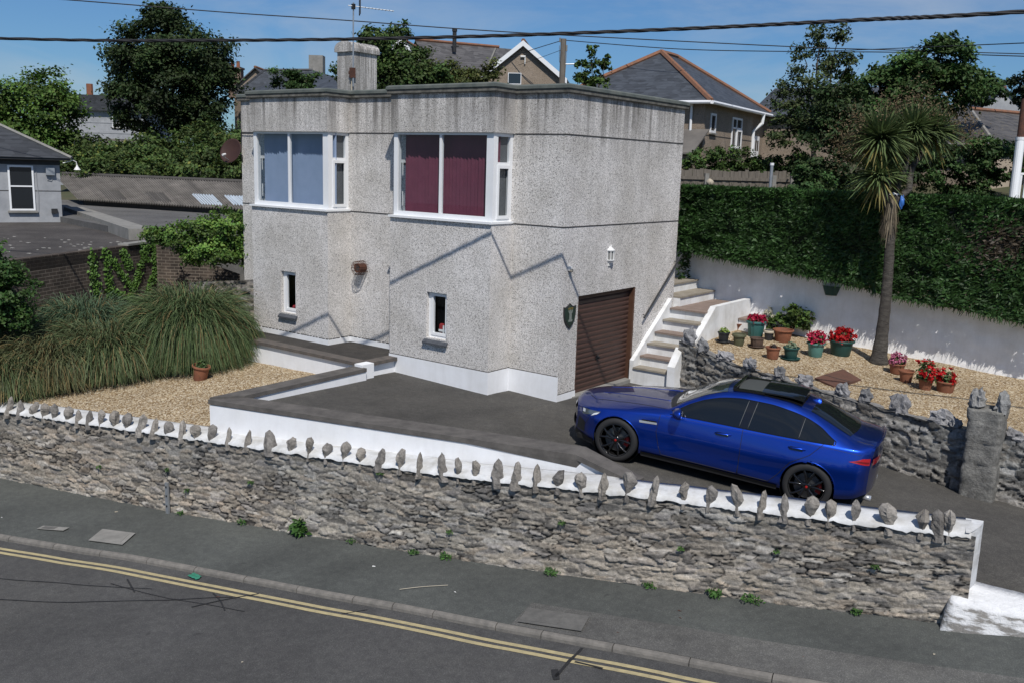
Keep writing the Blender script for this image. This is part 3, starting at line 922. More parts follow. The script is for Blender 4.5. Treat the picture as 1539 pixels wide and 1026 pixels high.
for a, b, z in (((X2, BY), (X3, BY), .49), ((X3, BY), (X3, 0), .487), ((X3, 0), (0, 0), .484), ((0, 0), (0, .6), .135)):
    A_ = Vector((*a, z)); u = Vector((b[0] - a[0], b[1] - a[1], 0)); nn = u.normalized(); nn = Vector((nn.y, -nn.x, 0))
    mb.obox(A_, u, nn * .012, (0, 0, .012))
for a, b in (((X0, BY), (X1, BY)), ((X1, BY), (X1, 0)), ((X1, 0), (X2, 0))):
    L = (Vector(b) - Vector(a)).length; u = Vector((b[0] - a[0], b[1] - a[1], 0)).normalized(); nn = Vector((u.y, -u.x, 0)); k = 0
    while k < L - .05:
        w = .06 + .05 * rng.random()
        mb.obox(Vector((*a, .508)) + u * k, u * min(w, L - k), nn * .018, (0, 0, .016)); k += w + .03 * rng.random() + .015
mb.build('plinth_edge', M['groove'], house)


def bay_window(xa, xb, blind):
    """windows wrapping three sides of a bay; xa left, xb right"""
    yf = BY + .055; zb, zt = G2 + .045, G1 - .002
    mb = MB()
    mb.box((xa + .035, yf, zb), (xa + .135, yf + .07, zt)); mb.box((xb - .20, yf, zb), (xb - .035, yf + .07, zt))
    xm = (xa + xb - .07) / 2
    mb.box((xm - .028, yf + .003, zb), (xm + .028, yf + .065, zt))
    for z0, z1 in ((zb, zb + .085), (zt - .045, zt)): mb.box((xa + .135, yf + .002, z0), (xb - .20, yf + .068, z1))
    for sx, x in ((-1, xa + .04), (1, xb - .04)):
        x2 = x - sx * .07
        mb.box((x, -.085, zb), (x2, -.005, zt)); mb.box((x, yf + .070, zb), (x2, yf + .13, zt))
        tz = zb + .655 * (zt - zb)
        for z0, z1 in ((zb, zb + .07), (zt - .06, zt), (tz - .03, tz + .03)): mb.box((x - sx * .002, yf + .13, z0), (x2, -.085, z1))
        xo = x + sx * .018   # opening light stands proud
        y0, y1 = yf + .125, -.09
        mb.box((x - sx * .001, y0, zb + .05), (xo, y0 + .05, tz - .022)); mb.box((x - sx * .001, y1 - .05, zb + .05), (xo, y1, tz - .022))
        mb.box((x - sx * .001, y0 + .05, zb + .05), (xo, y1 - .05, zb + .11)); mb.box((x - sx * .001, y0 + .05, tz - .082), (xo, y1 - .05, tz - .022))
    w = mb.build('bay_window', M['upvc'], house)
    mb = MB()
    mb.prism([(xa - .02, -.0), (xa - .02, BY - .05), (xb + .02, BY - .05), (xb + .02, -.0)], G2 + .004, G2 + .046)
    mb.build('sill', M['upvc'], w)
    for x0_, x1_ in ((xa + .135, xm - .028), (xm + .028, xb - .20)):
        mb = MB(); mb.quad((x0_, yf + .03, zb + .085), (x1_, yf + .03, zb + .085), (x1_, yf + .03, zt - .045), (x0_, yf + .03, zt - .045)); mb.build('pane', M['glass'], w)
    for sx, x in ((-1, xa + .07), (1, xb - .07)):
        tz = zb + .655 * (zt - zb)
        for z0, z1 in ((zb + .07, tz - .03), (tz + .03, zt - .06)):
            mb = MB(); mb.quad((x, yf + .13, z0), (x, -.085, z0), (x, -.085, z1), (x, yf + .13, z1)); mb.build('pane', M['glass'], w)
    # vertical blind: slats set at an angle
    mb = MB()
    x = xa + .165; yb = yf + .21
    while x < xb - .13:
        d = .008 * rng.standard_normal()
        mb.quad((x, yb - .020 + d, zb + .02), (x + .105, yb + .020 + d, zb + .02), (x + .105, yb + .020 + d, zt - .01), (x, yb - .020 + d, zt - .01)); x += .089
    mb.build('blind', blind, w)
    mb = MB()
    mb.box((xa + .10, -.012, zb), (xb - .10, -.006, zt))
    mb.quad((xb - .115, yf + .21, zb), (xb - .115, -.02, zb), (xb - .115, -.02, zt), (xb - .115, yf + .21, zt))
    mb.build('room_lining', M['blind_grey'], w)
    xh = xa + .125
    for z in (zb + .34, zb + .93):
        mb = MB(); mb.tube([(xh, yf + .16, z - .16), (xh + .01, yf + .15, z), (xh + .01, yf + .15, z + .12)], .011, 6)
        mb.build('stay', M['white_plastic'], w)
    return w


w = bay_window(X0, X1, M['blind_blue']); w['label'] = 'white bay window with blue vertical blinds'
w = bay_window(X2, X3, M['blind_red']); w['label'] = 'white bay window with maroon vertical blinds'

for h in (HL, HR):
    l, r, b, tt = h; y = BY + .075
    mb = MB()
    for p, q in (((l, y, b), (l + .075, y + .06, tt)), ((r - .05, y, b), (r, y + .06, tt)), ((l + .075, y + .002, b), (r - .05, y + .058, b + .07)), ((l + .075, y + .002, tt - .05), (r - .05, y + .058, tt))): mb.box(p, q)
    mb.box((l + .075, y - .012, b + .05), (l + .12, y + .05, tt - .03)); mb.box((r - .085, y - .012, b + .05), (r - .05, y + .05, tt - .03)); mb.box((l + .12, y - .012, b + .05), (r - .085, y + .05, b + .10)); mb.box((l + .12, y - .012, tt - .075), (r - .085, y + .05, tt - .03))
    w = mb.build('window', M['upvc'], house)
    mb = MB(); mb.quad((l + .12, y + .02, b + .1), (r - .085, y + .02, b + .1), (r - .085, y + .02, tt - .075), (l + .12, y + .02, tt - .075)); mb.build('pane', M['glass'], w)
    mb = MB(); mb.obox((l - .05, BY - .07, b - .115), (r - l + .10, 0, 0), (0, .07, .055), (0, 0, .03)); mb.build('sill', M['slate_sill'], w)
    mb = MB(); mb.box((l - .3, BY + .75, b - .2), (r + .3, BY + .76, tt + .2)); mb.quad((l - .25, BY + .17, b - .01), (r + .25, BY + .17, b - .01), (r + .25, BY + .75, b - .01), (l - .25, BY + .75, b - .01)); mb.build('room_lining', M['dark_room'], w)

# garage door
mb = MB(); mb.smooth = False
NR = 21
def ribs(a, b):
    k = int(round(b * (NR * 4))); z = -.12 + (GT + .12) * k / (NR * 4)
    ph = k % 4
    return (-.125 + (0.0, .016, .016, .016)[ph] - (.006 if ph == 1 else 0), GA + .05 + (GB - GA - .10) * a, z)
mb.grid(2, NR * 4 + 1, ribs)
gd = mb.build('garage_door', M['garage'], house)
mb = MB(); mb.lathe([(.0, 0), (.055, 0), (.055, .01), (.022, .016), (.018, .05), (.026, .055), (.0, .06)], 14)
o = mb.build('handle', M['black_metal'], gd, local=True); o.location = (-.108, 1.55, .62); o.rotation_euler = (0, R(90), 0)
mb = MB(); mb.box((-.15, GA, -.3), (-.02, GA + .055, GT)); mb.box((-.15, GB - .06, -.3), (-.012, GB, GT)); mb.box((-.15, GA + .055, GT - .06), (-.05, GB - .06, GT)); mb.build('garage_frame', M['garage_frame'], house)
# chimney on the roof
cx, cy = -7.50, 1.93
mb = MB()
mb.box((cx - .55, cy, 5.7), (cx, cy + .78, 6.88))
ch = mb.build('chimney', M['dash'], house)
mb = MB()
vs = []; K = 9
for yy in (cy - .05, cy + .83):
    vs += [(cx + .05, yy, 6.86)] + [(cx - .275 + .325 * math.cos(math.pi * k / K), yy, 6.94 + .17 * math.sin(math.pi * k / K)) for k in range(K + 1)] + [(cx - .60, yy, 6.86)]
n = K + 3
mb.add(vs, [(i, (i + 1) % n, n + (i + 1) % n, n + i) for i in range(n)] + [tuple(range(n)), tuple(range(n, 2 * n))[::-1]])
mb.build('cap', M['dash'], ch)
mb = MB(); mb.tube([(cx - .03, cy - .02, 6.45), (cx - .03, cy - .03, 5.78)], .014, 5); mb.build('stack_cable', M['cream'], ch)

# aerial
t = thing('tv_aerial', 'tv aerial on a thin mast strapped to the chimney of the flat roofed house', 'aerial', (cx + .04, cy - .04, 6.05))
mx, my = cx + .045, cy - .045
mb = MB(); mb.tube([(mx, my, 6.05), (mx + .01, my, 7.95)], .017, 8); mb.build('mast', M['steel'], t)
mb = MB(); mb.box((mx - .10, my - .03, 6.25), (mx + .02, my + .06, 6.48)); mb.box((mx - .14, my - .02, 6.33), (mx - .10, my + .06, 6.40)); mb.build('bracket', M['rust'], t)
bd = Vector((.60, .72, -.05)).normalized(); pd = Vector((.72, -.60, 0)).normalized()
b0 = Vector((mx + .01, my, 7.87))
mb = MB(); mb.tube([b0 - bd * .12, b0 + bd * .95], .011, 6); mb.build('boom', M['steel'], t)
mb = MB(); cc_ = b0 + bd * .14
for dz, L in ((-.19, .03), (-.1, .04), (0, .05), (.1, .04), (.19, .03)): pass
mb.obox(cc_ - pd * .2 + Vector((0, 0, -.17)), pd * .4, bd * .02, (0, 0, .34)); mb.build('reflector', M['black_metal'], t)
mb = MB()
for k in range(9):
    c0 = b0 + bd * (.28 + .08 * k); mb.tube([c0 - pd * .11, c0 + pd * .11], .006, 5)
mb.build('director_rods', M['steel'], t)
mb = MB(); mb.box((mx - .03, my - .03, 7.80), (mx + .05, my + .03, 7.92)); mb.build('clamp', M['black_metal'], t)

# satellite dish
t = thing('satellite_dish', 'round dark brown satellite dish on the left corner of the house', 'satellite dish', (-9.25, .02, 4.3))
dd = Vector((.20, -.88, .32)).normalized()
mb = MB(); mb.smooth = True
mb.lathe([(.30 * k / 8, .055 * (k / 8) ** 2) for k in range(9)] + [(.305, .05)] + [(.30 * k / 8, .055 * (k / 8) ** 2 - .012) for k in range(8, -1, -1)], 28)
o = mb.build('reflector', M['brown_dish'], t, local=True); o.location = Vector((-9.46, -.12, 4.44)) - Vector((-9.25, .02, 4.3)); o.rotation_mode = 'QUATERNION'; o.rotation_quaternion = dd.to_track_quat('Z', 'Y')
ctr = Vector((-9.46, -.12, 4.44))
mb = MB(); mb.tube([ctr - Vector((0, 0, .26)) + dd * .02, ctr + dd * .34 - Vector((0, 0, .22))], .011, 6); mb.build('feed_arm', M['steel'], t)
mb = MB(); e = ctr + dd * .34 - Vector((0, 0, .20)); mb.tube([e, e - dd * .10 + Vector((0, 0, .05))], .026, 10); mb.build('receiver', M['white_plastic'], t)
mb = MB(); mb.tube([ctr - dd * .02, ctr - dd * .09 + Vector((.08, .03, -.03)), (-9.22, -.02, 4.36), (-9.22, .01, 4.2)], .02, 8); mb.build('mount', M['black_metal'], t)
# house cables by the dish
mb = MB(); mb.tube([(-9.25, -.02, 5.1), (-9.22, -.03, 4.98), (-9.20, -.03, 4.90), (-9.21, -.03, 4.75), (-9.24, -.03, 4.4)], .012, 5); mb.tube([(-9.22, -.03, 4.86), (-8.3, -.03, 4.85)], .008, 5)
tag(mb.build('aerial_cable', M['cable']), 'thin black cable loop stapled to the left corner of the house', 'cable')

# flue terminal
t = thing('flue_terminal', 'rusty round flue end in a wire cage on the pebble dashed wall between the bays', 'flue', (-5.13, 0, 2.06))
mb = MB(); mb.lathe([(.0, .19), (.085, .19), (.098, .20), (.098, 0)], 18); o = mb.build('pipe', M['rust'], t, local=True); o.rotation_euler = (R(90), 0, 0)
mb = MB(); mb.lathe([(.06, .0), (.0, .0)], 18); o = mb.build('pipe_mouth', M['dark_room'], t, local=True); o.rotation_euler = (R(90), 0, 0); o.location = (0, -.193, 0)
mb = MB()
for k in range(12):
    w_ = 2 * math.pi * k / 12; c_, s_ = math.cos(w_), math.sin(w_)
    mb.tube([(.15 * c_, .15 * s_, 0), (.15 * c_, .15 * s_, .22), (.06 * c_, .06 * s_, .29)], .0055, 4)
for z_, r_ in ((.05, .15), (.11, .15), (.17, .15), (.23, .145), (.29, .06)): mb.tube([(r_ * math.cos(2 * math.pi * k / 20), r_ * math.sin(2 * math.pi * k / 20), z_) for k in range(21)], .0045, 4)
o = mb.build('wire_cage', M['rust'], t, local=True); o.rotation_euler = (R(90), 0, 0)

# wall lantern, sensor, shield
t = thing('wall_lantern', 'white half lantern light on the wall above the garage door', 'wall lamp', (0, 1.66, 2.48))
mb = MB()
for k in range(5):
    w_ = math.pi * k / 4 - math.pi / 2; mb.tube([(.085 * math.cos(w_), 1.66 + .085 * math.sin(w_), 2.55), (.085 * math.cos(w_), 1.66 + .085 * math.sin(w_), 2.74)], .009, 5)
hc = [(math.cos(math.pi * k / 8 - math.pi / 2), math.sin(math.pi * k / 8 - math.pi / 2)) for k in range(9)]
for z0_, z1_, r0_, r1_ in ((2.50, 2.55, .055, .10), (2.55, 2.565, .10, .10), (2.735, 2.75, .10, .10), (2.75, 2.82, .105, .02)):
    vs = [(r0_ * a, 1.66 + r0_ * b, z0_) for a, b in hc] + [(r1_ * a, 1.66 + r1_ * b, z1_) for a, b in hc]
    mb.add(vs, [(i, i + 1, 9 + i + 1, 9 + i) for i in range(8)] + [tuple(range(9))[::-1], tuple(range(9, 18))])
mb.lathe([(.018, 0), (.010, .035), (.0, .045)], 8, (.02, 1.66, 2.815))
mb.build('frame', M['white_plastic'], t)
mb = MB(); vs = [(.07 * a, 1.66 + .07 * b, 2.56) for a, b in hc] + [(.07 * a, 1.66 + .07 * b, 2.74) for a, b in hc]; mb.add(vs, [(i, i + 1, 10 + i, 9 + i) for i in range(8)]); mb.build('lamp_glass', pmat('frosted_lamp_glass', (.22, .22, .21), (.28, .28, .27), 8, .2), t)
mb = MB(); mb.box((0, 1.60, 2.44), (.02, 1.72, 2.78)); mb.build('back_plate', M['white_plastic'], t)
t = thing('motion_sensor', 'small white sensor box on the house corner above the shield', 'sensor', (0, .25, 2.45))
mb = MB(); mb.box((0, .19, 2.45), (.05, .28, 2.53)); mb.build('housing', M['white_plastic'], t)
mb = MB(); mb.blob((.06, .235, 2.45), (.035, .04, .035), 1, .02, 8); mb.build('lens', M['cream'], t)
t = thing('shield_plaque', 'dark shield shaped plaque with a pale emblem beside the garage door', 'plaque', (.02, .30, 1.40))
sh = [(-.20, .16), (-.13, .145), (-.07, .17), (0, .215), (.07, .17), (.13, .145), (.20, .16), (.195, .0), (.17, -.10), (.11, -.19), (0, -.27), (-.11, -.19), (-.17, -.10), (-.195, 0)]
def shield(k, x0_, x1_):
    m_ = MB(); n_ = len(sh); vs = [(x0_, .30 + a * k, 1.62 + b * k) for a, b in sh] + [(x1_, .30 + a * k * .97, 1.62 + b * k * .97) for a, b in sh]
    m_.add(vs, [(i, (i + 1) % n_, n_ + (i + 1) % n_, n_ + i) for i in range(n_)] + [tuple(range(n_))[::-1], tuple(range(n_, 2 * n_))]); return m_
shield(1.0, .004, .028).build('rim', M['black_metal'], t)
shield(.84, .028, .034).build('field', pmat('bottle_green_enamel', (.012, .03, .022), (.02, .04, .03), 6, .4), t)
mb = MB()
for a0, a1, b0_, b1_ in ((-.06, .06, -.13, -.09), (-.035, .035, -.09, .03), (-.055, .055, .03, .055), (-.07, -.04, .055, .09), (-.02, .02, .055, .10), (.04, .07, .055, .09)): mb.box((.034, .30 + a0, 1.62 + b0_), (.041, .30 + a1, 1.62 + b1_))
mb.build('emblem', pmat('pale_emblem', (.22, .24, .22), (.16, .18, .16), 12, .5), t)
mb = MB(); mb.box((.034, .22, 1.735), (.041, .38, 1.755))
for k in range(3): mb.blob((.04, .24 + .06 * k, 1.722), (.006, .016, .016), k, .05, 6)
mb.build('gold_detail', pmat('dull_gold', (.30, .24, .08), (.22, .17, .06), 12, .4, metal=.6), t)

# handrail on the side wall
t = thing('handrail', 'dark metal handrail fixed to the side wall above the steps', 'handrail', (.08, 3.03, 1.2))
mb = MB(); mb.tube([(.085, 3.03, 1.27), (.085, 4.55, 2.50)], .019, 8); mb.build('rail', M['black_metal'], t)
for y_ in (3.12, 4.40): 
    mb = MB(); z_ = 1.27 + (y_ - 3.03) * .81; mb.tube([(.0, y_, z_ - .02), (.06, y_, z_ - .04), (.085, y_, z_ - .01)], .010, 6); mb.build('bracket', M['black_metal'], t)

# things seen inside the small windows
t = thing('cushion', 'red white and blue striped cushion behind the right hand small window', 'cushion', (-2.42, -.40, .95))
mb = MB(); mb.obox((-2.56, -.44, .95), (.24, .02, 0), (0, .05, .02), (-.02, .03, .24)); mb.build('cover', pmat('red_cloth', (.34, .03, .03), (.28, .025, .03), 6, .8), t)
mb = MB()
mb.obox((-2.565, -.447, 1.06), (.24, .02, 0), (0, .004, 0), (0, .004, .045)); mb.obox((-2.46, -.447, .955), (.04, .003, 0), (0, .004, 0), (-.01, .02, .23)); mb.build('stripe', M['white_plastic'], t)
t = thing('red_ornament', 'red ornament on the sill inside the left hand small window', 'ornament', (-6.86, -.42, .95))
mb = MB(); mb.smooth = True
for k in range(5): mb.blob((-6.93 + .05 * k, -.42 + .02 * (k % 2), 1.03 + .02 * (k % 3)), (.04, .03, .05), k, .25, 7)
mb.build('flowers', pmat('red_petals', (.36, .03, .04), (.28, .02, .03), 9, .7), t)

# ------------------------------------------------------------------ steps up the side
t = thing('garden_steps', 'white concrete steps with stone treads climbing beside the house', 'steps', (.5, 2.7, 0))
ST = [(2.66, .292), (2.93, .50), (3.21, .722), (3.52, .925), (3.85, 1.152), (4.15, 1.372)]
mb = MB()
for i, (y, z) in enumerate(ST):
    y1 = ST[i + 1][0] + .02 if i < 5 else 6.2
    mb.box((.012, y + .004 * i, -.5), (.93 + .002 * i, y1, z - .035))
mb.box((-3.0, 4.47, .5), (.16, 6.2, 1.555)); mb.box((-3.0, 4.475, .6), (-.28, 6.19, 1.765))
mb.prism([(.008, 2.655), (.10, 2.655), (.10, 4.2), (.008, 4.2)], -.4, lambda x, y: .42 + (y - 2.655) * .745)
mb.build('riser_block', M['white'], t)
for i, (y, z) in enumerate(ST):
    y1 = ST[i + 1][0] - .004 if i < 5 else 6.2
    mb = MB(); mb.box((.105, y - .03, z - .035), (.95, y1, z)); mb.build('tread', M['step_brown' if i % 2 else 'step_top'], t)
mb = MB(); mb.box((-3.0, 4.465, 1.556), (.19, 6.2, 1.59)); mb.build('tread', M['step_top'], t)
mb = MB(); mb.box((-3.0, 4.47, 1.766), (-.25, 6.2, 1.80)); mb.build('tread', M['step_top'], t)
mb = MB()
prof = [(3.45, .4), (3.45, .80), (3.64, .90), (4.39, 1.475), (6.26, 1.482), (6.26, .4)]
n = len(prof); vs = [(.93, y, z) for y, z in prof] + [(1.06, y, z) for y, z in prof]
mb.add(vs, [(i, (i + 1) % n, n + (i + 1) % n, n + i) for i in range(n)] + [tuple(range(n))[::-1], tuple(range(n, 2 * n))])
mb.build('parapet', M['white'], t)
mb = MB(); mb.prism([(.935, 2.56), (1.10, 2.56), (1.10, 2.88), (.935, 2.88)], -.5, lambda x, y: .44 + (y - 2.56) * 1.1); mb.build('end_pier', M['white'], t)
t = thing('low_plinth', 'low white block with brown slab top between the steps parapet and the garden wall', 'plinth', (1.35, 6.0, .8))
mb = MB(); mb.box((1.07, 5.62, .5), (1.62, 6.26, 1.06)); mb.build('block', M['white'], t)
mb = MB(); mb.box((1.065, 5.59, 1.06), (1.66, 6.25, 1.10)); mb.build('slab', M['step_brown'], t)

# ------------------------------------------------------------------ garden walls
def wtop2(x): return float(np.interp(x, [-1, .9, 2.9, 3.75, 4.3, 5.4, 6.7, 12], [2.66, 2.43, 2.23, 2.13, 2.00, 1.93, 1.77, 1.45]))
t = thing('retaining_wall', 'white painted block wall under the tall hedge behind the flower pots', 'wall', (3, 6.3, .6))
mb = MB(); mb.smooth = True
mb.grid(220, 30, lambda a, b: (-1.1 + 13 * a, 6.28 + .012 * noise.noise(Vector((a * 30, b * 5, 1))) + (.007 if (abs(((garden_h(-1.1 + 13 * a, 6) + (wtop2(-1.1 + 13 * a) - garden_h(-1.1 + 13 * a, 6)) * b) / .22) % 1 - .5) > .46) else 0), garden_h(-1.1 + 13 * a, 6.3) - .2 + (wtop2(-1.1 + 13 * a) - garden_h(-1.1 + 13 * a, 6.3) + .2) * b))
mb.build('painted_face', M['white_wall'], t)
mb = MB(); mb.prism([(-1.1, 6.32), (12, 6.32), (12, 6.5), (-1.1, 6.5)], 0, lambda x, y: wtop2(x)); mb.build('top', M['white'], t)
mb = MB(); mb.box((-1.35, 6.2, 1.0), (-1.1, 6.5, 2.35)); mb.build('end_pier', M['concrete'], t)

PAL2 = [(.20, .188, .172), (.255, .24, .215), (.165, .155, .142), (.30, .282, .255), (.23, .205, .175), (.33, .315, .295), (.14, .132, .12)]
t = thing('garden_wall', 'grey rubble stone wall with rounded upright stones holding the gravel garden behind the car', 'wall', (4, 2.2, -.3))
GX0, GX1 = 1.02, 11.0
def gtop(x): return garden_h(x, gw_y(x)) + .06 + .12 * sstep(2.2, 1.0, x)
def gplace(s, z, d):
    x = GX0 + s; y = gw_y(x)
    u = Vector((.1, gw_y(x + .05) - gw_y(x - .05), 0)).normalized()
    return (x + u.y * (d + .06), y - u.x * (d + .06), z)
v, f, c = rubble(GX1 - GX0, 1.0, lambda s: drive_h(GX0 + s, gw_y(GX0 + s)) - .15, lambda s: gtop(GX0 + s), gplace, .022, 11, PAL2, hrow=.075, wr=(.12, .42), disp=(.01, .045), mortar=(.30, .29, .27), mortar_amt=.62, wscale=.30)
np_mesh('rubble_face', v, f, M['slate_stone'], t, c, True)
v2 = []; 
def gcrest(a, b):
    x = GX0 + (GX1 - GX0) * a; y = gw_y(x)
    k = noise.noise(Vector((x * 4, b * 2, 1)))
    return (x, y - .10 + .42 * b, gtop(x) - .015 + .05 * k - .05 * b)
mb = MB(); mb.grid(260, 6, gcrest); mb.smooth = True
o = mb.build('rubble_top', M['slate_stone'], t, smooth=True)
a_ = o.data.attributes.new('Tint', 'FLOAT_COLOR', 'POINT')
cc = np.array([np.array((.21, .205, .20)) * (1 + .5 * noise.noise(Vector((p.co.x * 3, p.co.y * 5, 2)))) for p in o.data.vertices]); a_.data.foreach_set('color', np.c_[cc, np.ones(len(cc))].astype(np.float32).ravel())
gst = [(1.212, 0.3, 0.34), (1.564, 0.24, 0.26), (2.081, 0.34, 0.2), (2.689, 0.26, 0.22), (3.361, 0.2, 0.24), (3.879, 0.32, 0.22), (4.6, 0.26, 0.26), (5.021, 0.22, 0.26), (5.605, 0.32, 0.34), (6.266, 0.38, 0.26), (6.515, 0.2, 0.16), (7.311, 0.3, 0.2)]
g = np.random.default_rng(5)
for i, (x, w_, h_) in enumerate(gst):
    y = gw_y(x) - .0; z = gtop(x)
    tint = np.array([(.25, .248, .255), (.20, .20, .205), (.27, .265, .27)][i % 3]) * (.85 + .35 * g.random())
    mb = MB(); mb.smooth = True
    mb.blob((x, y, z + h_ * .26), (w_ * .48, .10, h_ * .56), i + 40, .60, 9, 1.9)
    o = mb.build('upright_stone', M['slate_stone'], t, smooth=False)
    cc = np.array([tint * (1 + .45 * noise.noise(v_.co * 7)) for v_ in o.data.vertices]); a_ = o.data.attributes.new('Tint', 'FLOAT_COLOR', 'POINT'); a_.data.foreach_set('color', np.c_[cc, np.ones(len(cc))].astype(np.float32).ravel())

# gate pillar
t = thing('gate_pillar', 'square grey stone gate pillar with two upright stones on top', 'pillar', (6.98, 1.6, -.6))
def pil(cx_, cy_, hx, hy, z0_, z1_, seed):
    vs = []; nn = 40; nzz = 44
    for j in range(nzz):
        z = z0_ + (z1_ - z0_) * j / (nzz - 1)
        for k in range(nn):
            w = 2 * math.pi * k / nn; c_, s_ = math.cos(w), math.sin(w); m_ = max(abs(c_), abs(s_)); p = (c_ / m_, s_ / m_)
            course = math.floor(z / .34); jt = min(abs((z / .34) % 1), 1 - abs((z / .34) % 1)) < .05
            e = .030 * noise.noise(Vector((p[0] * 1.5 + course * 3, p[1] * 1.5, z * 3 + seed))) + .008 * noise.noise(Vector((p[0] * 7, p[1] * 7, z * 12))) + (-.008 if jt else 0) + .01 * ((course * 37 % 5) / 5)
            r_ = min(1.0, 1.33 / (abs(p[0]) ** 6 + abs(p[1]) ** 6) ** (1 / 6) * .79) 
            vs.append((cx_ + (hx + e) * p[0] * r_, cy_ + (hy + e) * p[1] * r_, z))
    fs = [(j * nn + k, j * nn + (k + 1) % nn, (j + 1) * nn + (k + 1) % nn, (j + 1) * nn + k) for j in range(nzz - 1) for k in range(nn)] + [tuple(range((nzz - 1) * nn, nzz * nn))]
    return vs, fs
def tinted(o, base, amp=.35, fr=5):
    cc = np.array([np.array(base) * (1 + amp * noise.noise(v_.co * fr) + .2 * noise.noise(v_.co * fr * .3)) for v_ in o.data.vertices])
    a_ = o.data.attributes.new('Tint', 'FLOAT_COLOR', 'POINT'); a_.data.foreach_set('color', np.c_[cc, np.ones(len(cc))].astype(np.float32).ravel()); return o
mb = MB(); mb.add(*pil(6.97, 1.62, .245, .235, -.75, .86, 3)); tinted(mb.build('shaft', M['slate_stone'], t, smooth=True), (.19, .185, .17))
for dx_, w_, h_ in ((-.17, .15, .26), (.19, .13, .27)):
    mb = MB(); mb.blob((6.97 + dx_, 1.60, .86 + h_ * .3), (w_ * .75, .20, h_ * .72), dx_ * 20, .55, 9, 1.8); tinted(mb.build('upright_stone', M['slate_stone'], t, smooth=False), (.22, .22, .215))

# half basket on the white wall
t = thing('wall_planter', 'dark green half round planter fixed high on the white wall below the hedge', 'planter', (2.87, 6.15, 1.9))
mb = MB(); mb.smooth = True
def hb(a, b):
    w = math.pi * a; r_ = .20 * (.62 + .38 * b); return (2.87 - r_ * math.cos(w), 6.27 - .75 * r_ * math.sin(w), 1.75 + .21 * b)
mb.grid(17, 7, hb); mb.grid(17, 2, lambda a, b: (2.87 - (.20 + .012 * b) * math.cos(math.pi * a), 6.27 - .75 * (.20 + .012 * b) * math.sin(math.pi * a), 1.96))
mb.add([hb(k / 16, 0) for k in range(17)], [tuple(range(17))]); mb.build('basket', M['dkgreen_pot'], t)
mb = MB(); mb.add([(p[0], p[1], 1.94) for p in (hb(k / 16, 1) for k in range(17))], [tuple(range(17))]); mb.build('soil', M['soil'], t)

t = thing('paving_slab', 'rust brown diamond shaped slab lying on the garden gravel', 'slab', (4.1, 3.25, .58))
P = [Vector(p) for p in ((3.80, 2.92, .615), (3.97, 4.02, .64), (4.48, 3.50, .60), (4.26, 2.62, .585))]
mb = MB(); n = 4; vs = [p - Vector((0, 0, .08)) for p in P] + P; mb.add(vs, [(i, (i + 1) % 4, 4 + (i + 1) % 4, 4 + i) for i in range(4)] + [(4, 5, 6, 7)]); mb.build('slab', M['rust_slab'], t)
mb = MB(); m0, m1 = P[0].lerp(P[1], .32), P[3].lerp(P[2], .60); uu = (m1 - m0); nn_ = Vector((-uu.y, uu.x, 0)).normalized() * .012
mb.quad(m0 - nn_ + Vector((0, 0, .004)), m1 - nn_ + Vector((0, 0, .004)), m1 + nn_ + Vector((0, 0, .004)), m0 + nn_ + Vector((0, 0, .004))); mb.build('joint', M['groove'], t)

# sign strip on the street wall
t = thing('marker_post', 'narrow galvanised metal strip standing against the foot of the stone wall', 'marker post', (-4.283, -5.363, -1.709))
p0 = Vector((-4.283, -5.363, -1.709)); p0 = Vector(sq((p0 - E0).dot(TS), .47, 0)); p0.z = foot((p0 - E0).dot(TS))
mb = MB(); mb.obox(p0 - Vector((0, 0, .05)), TS * .065, TQ * .035, (0, 0, .60)); mb.build('strip', M['steel'], t)
mb = MB()
for z_ in (.12, .30, .46): mb.obox(p0 + TQ * .036 + TS * .02 + Vector((0, 0, z_)), TS * .025, TQ * .008, (0, 0, .03))
mb.build('bolt', M['black_metal'], t)
# ------------------------------------------------------------------ the blue saloon car
# local frame: x runs backwards from the front axle, y across, z up
def cmat(name, c, metal=.0, rough=.3, coat=0, spec=.5):
    t = NT(name); t.color(c); t.set(metal=metal, rough=rough, coat=coat, spec=spec, coatr=.03); return t.mat


def paint():
    t = NT('metallic_blue_paint')
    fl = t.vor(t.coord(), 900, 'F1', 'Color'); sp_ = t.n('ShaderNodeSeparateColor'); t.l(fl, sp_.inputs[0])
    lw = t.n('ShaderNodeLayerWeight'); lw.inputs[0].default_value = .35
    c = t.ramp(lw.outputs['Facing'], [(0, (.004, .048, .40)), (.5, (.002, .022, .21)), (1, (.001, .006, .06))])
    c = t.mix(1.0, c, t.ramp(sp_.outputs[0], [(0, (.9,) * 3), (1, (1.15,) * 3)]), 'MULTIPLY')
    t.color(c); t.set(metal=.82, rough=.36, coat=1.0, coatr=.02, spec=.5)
    return t.mat


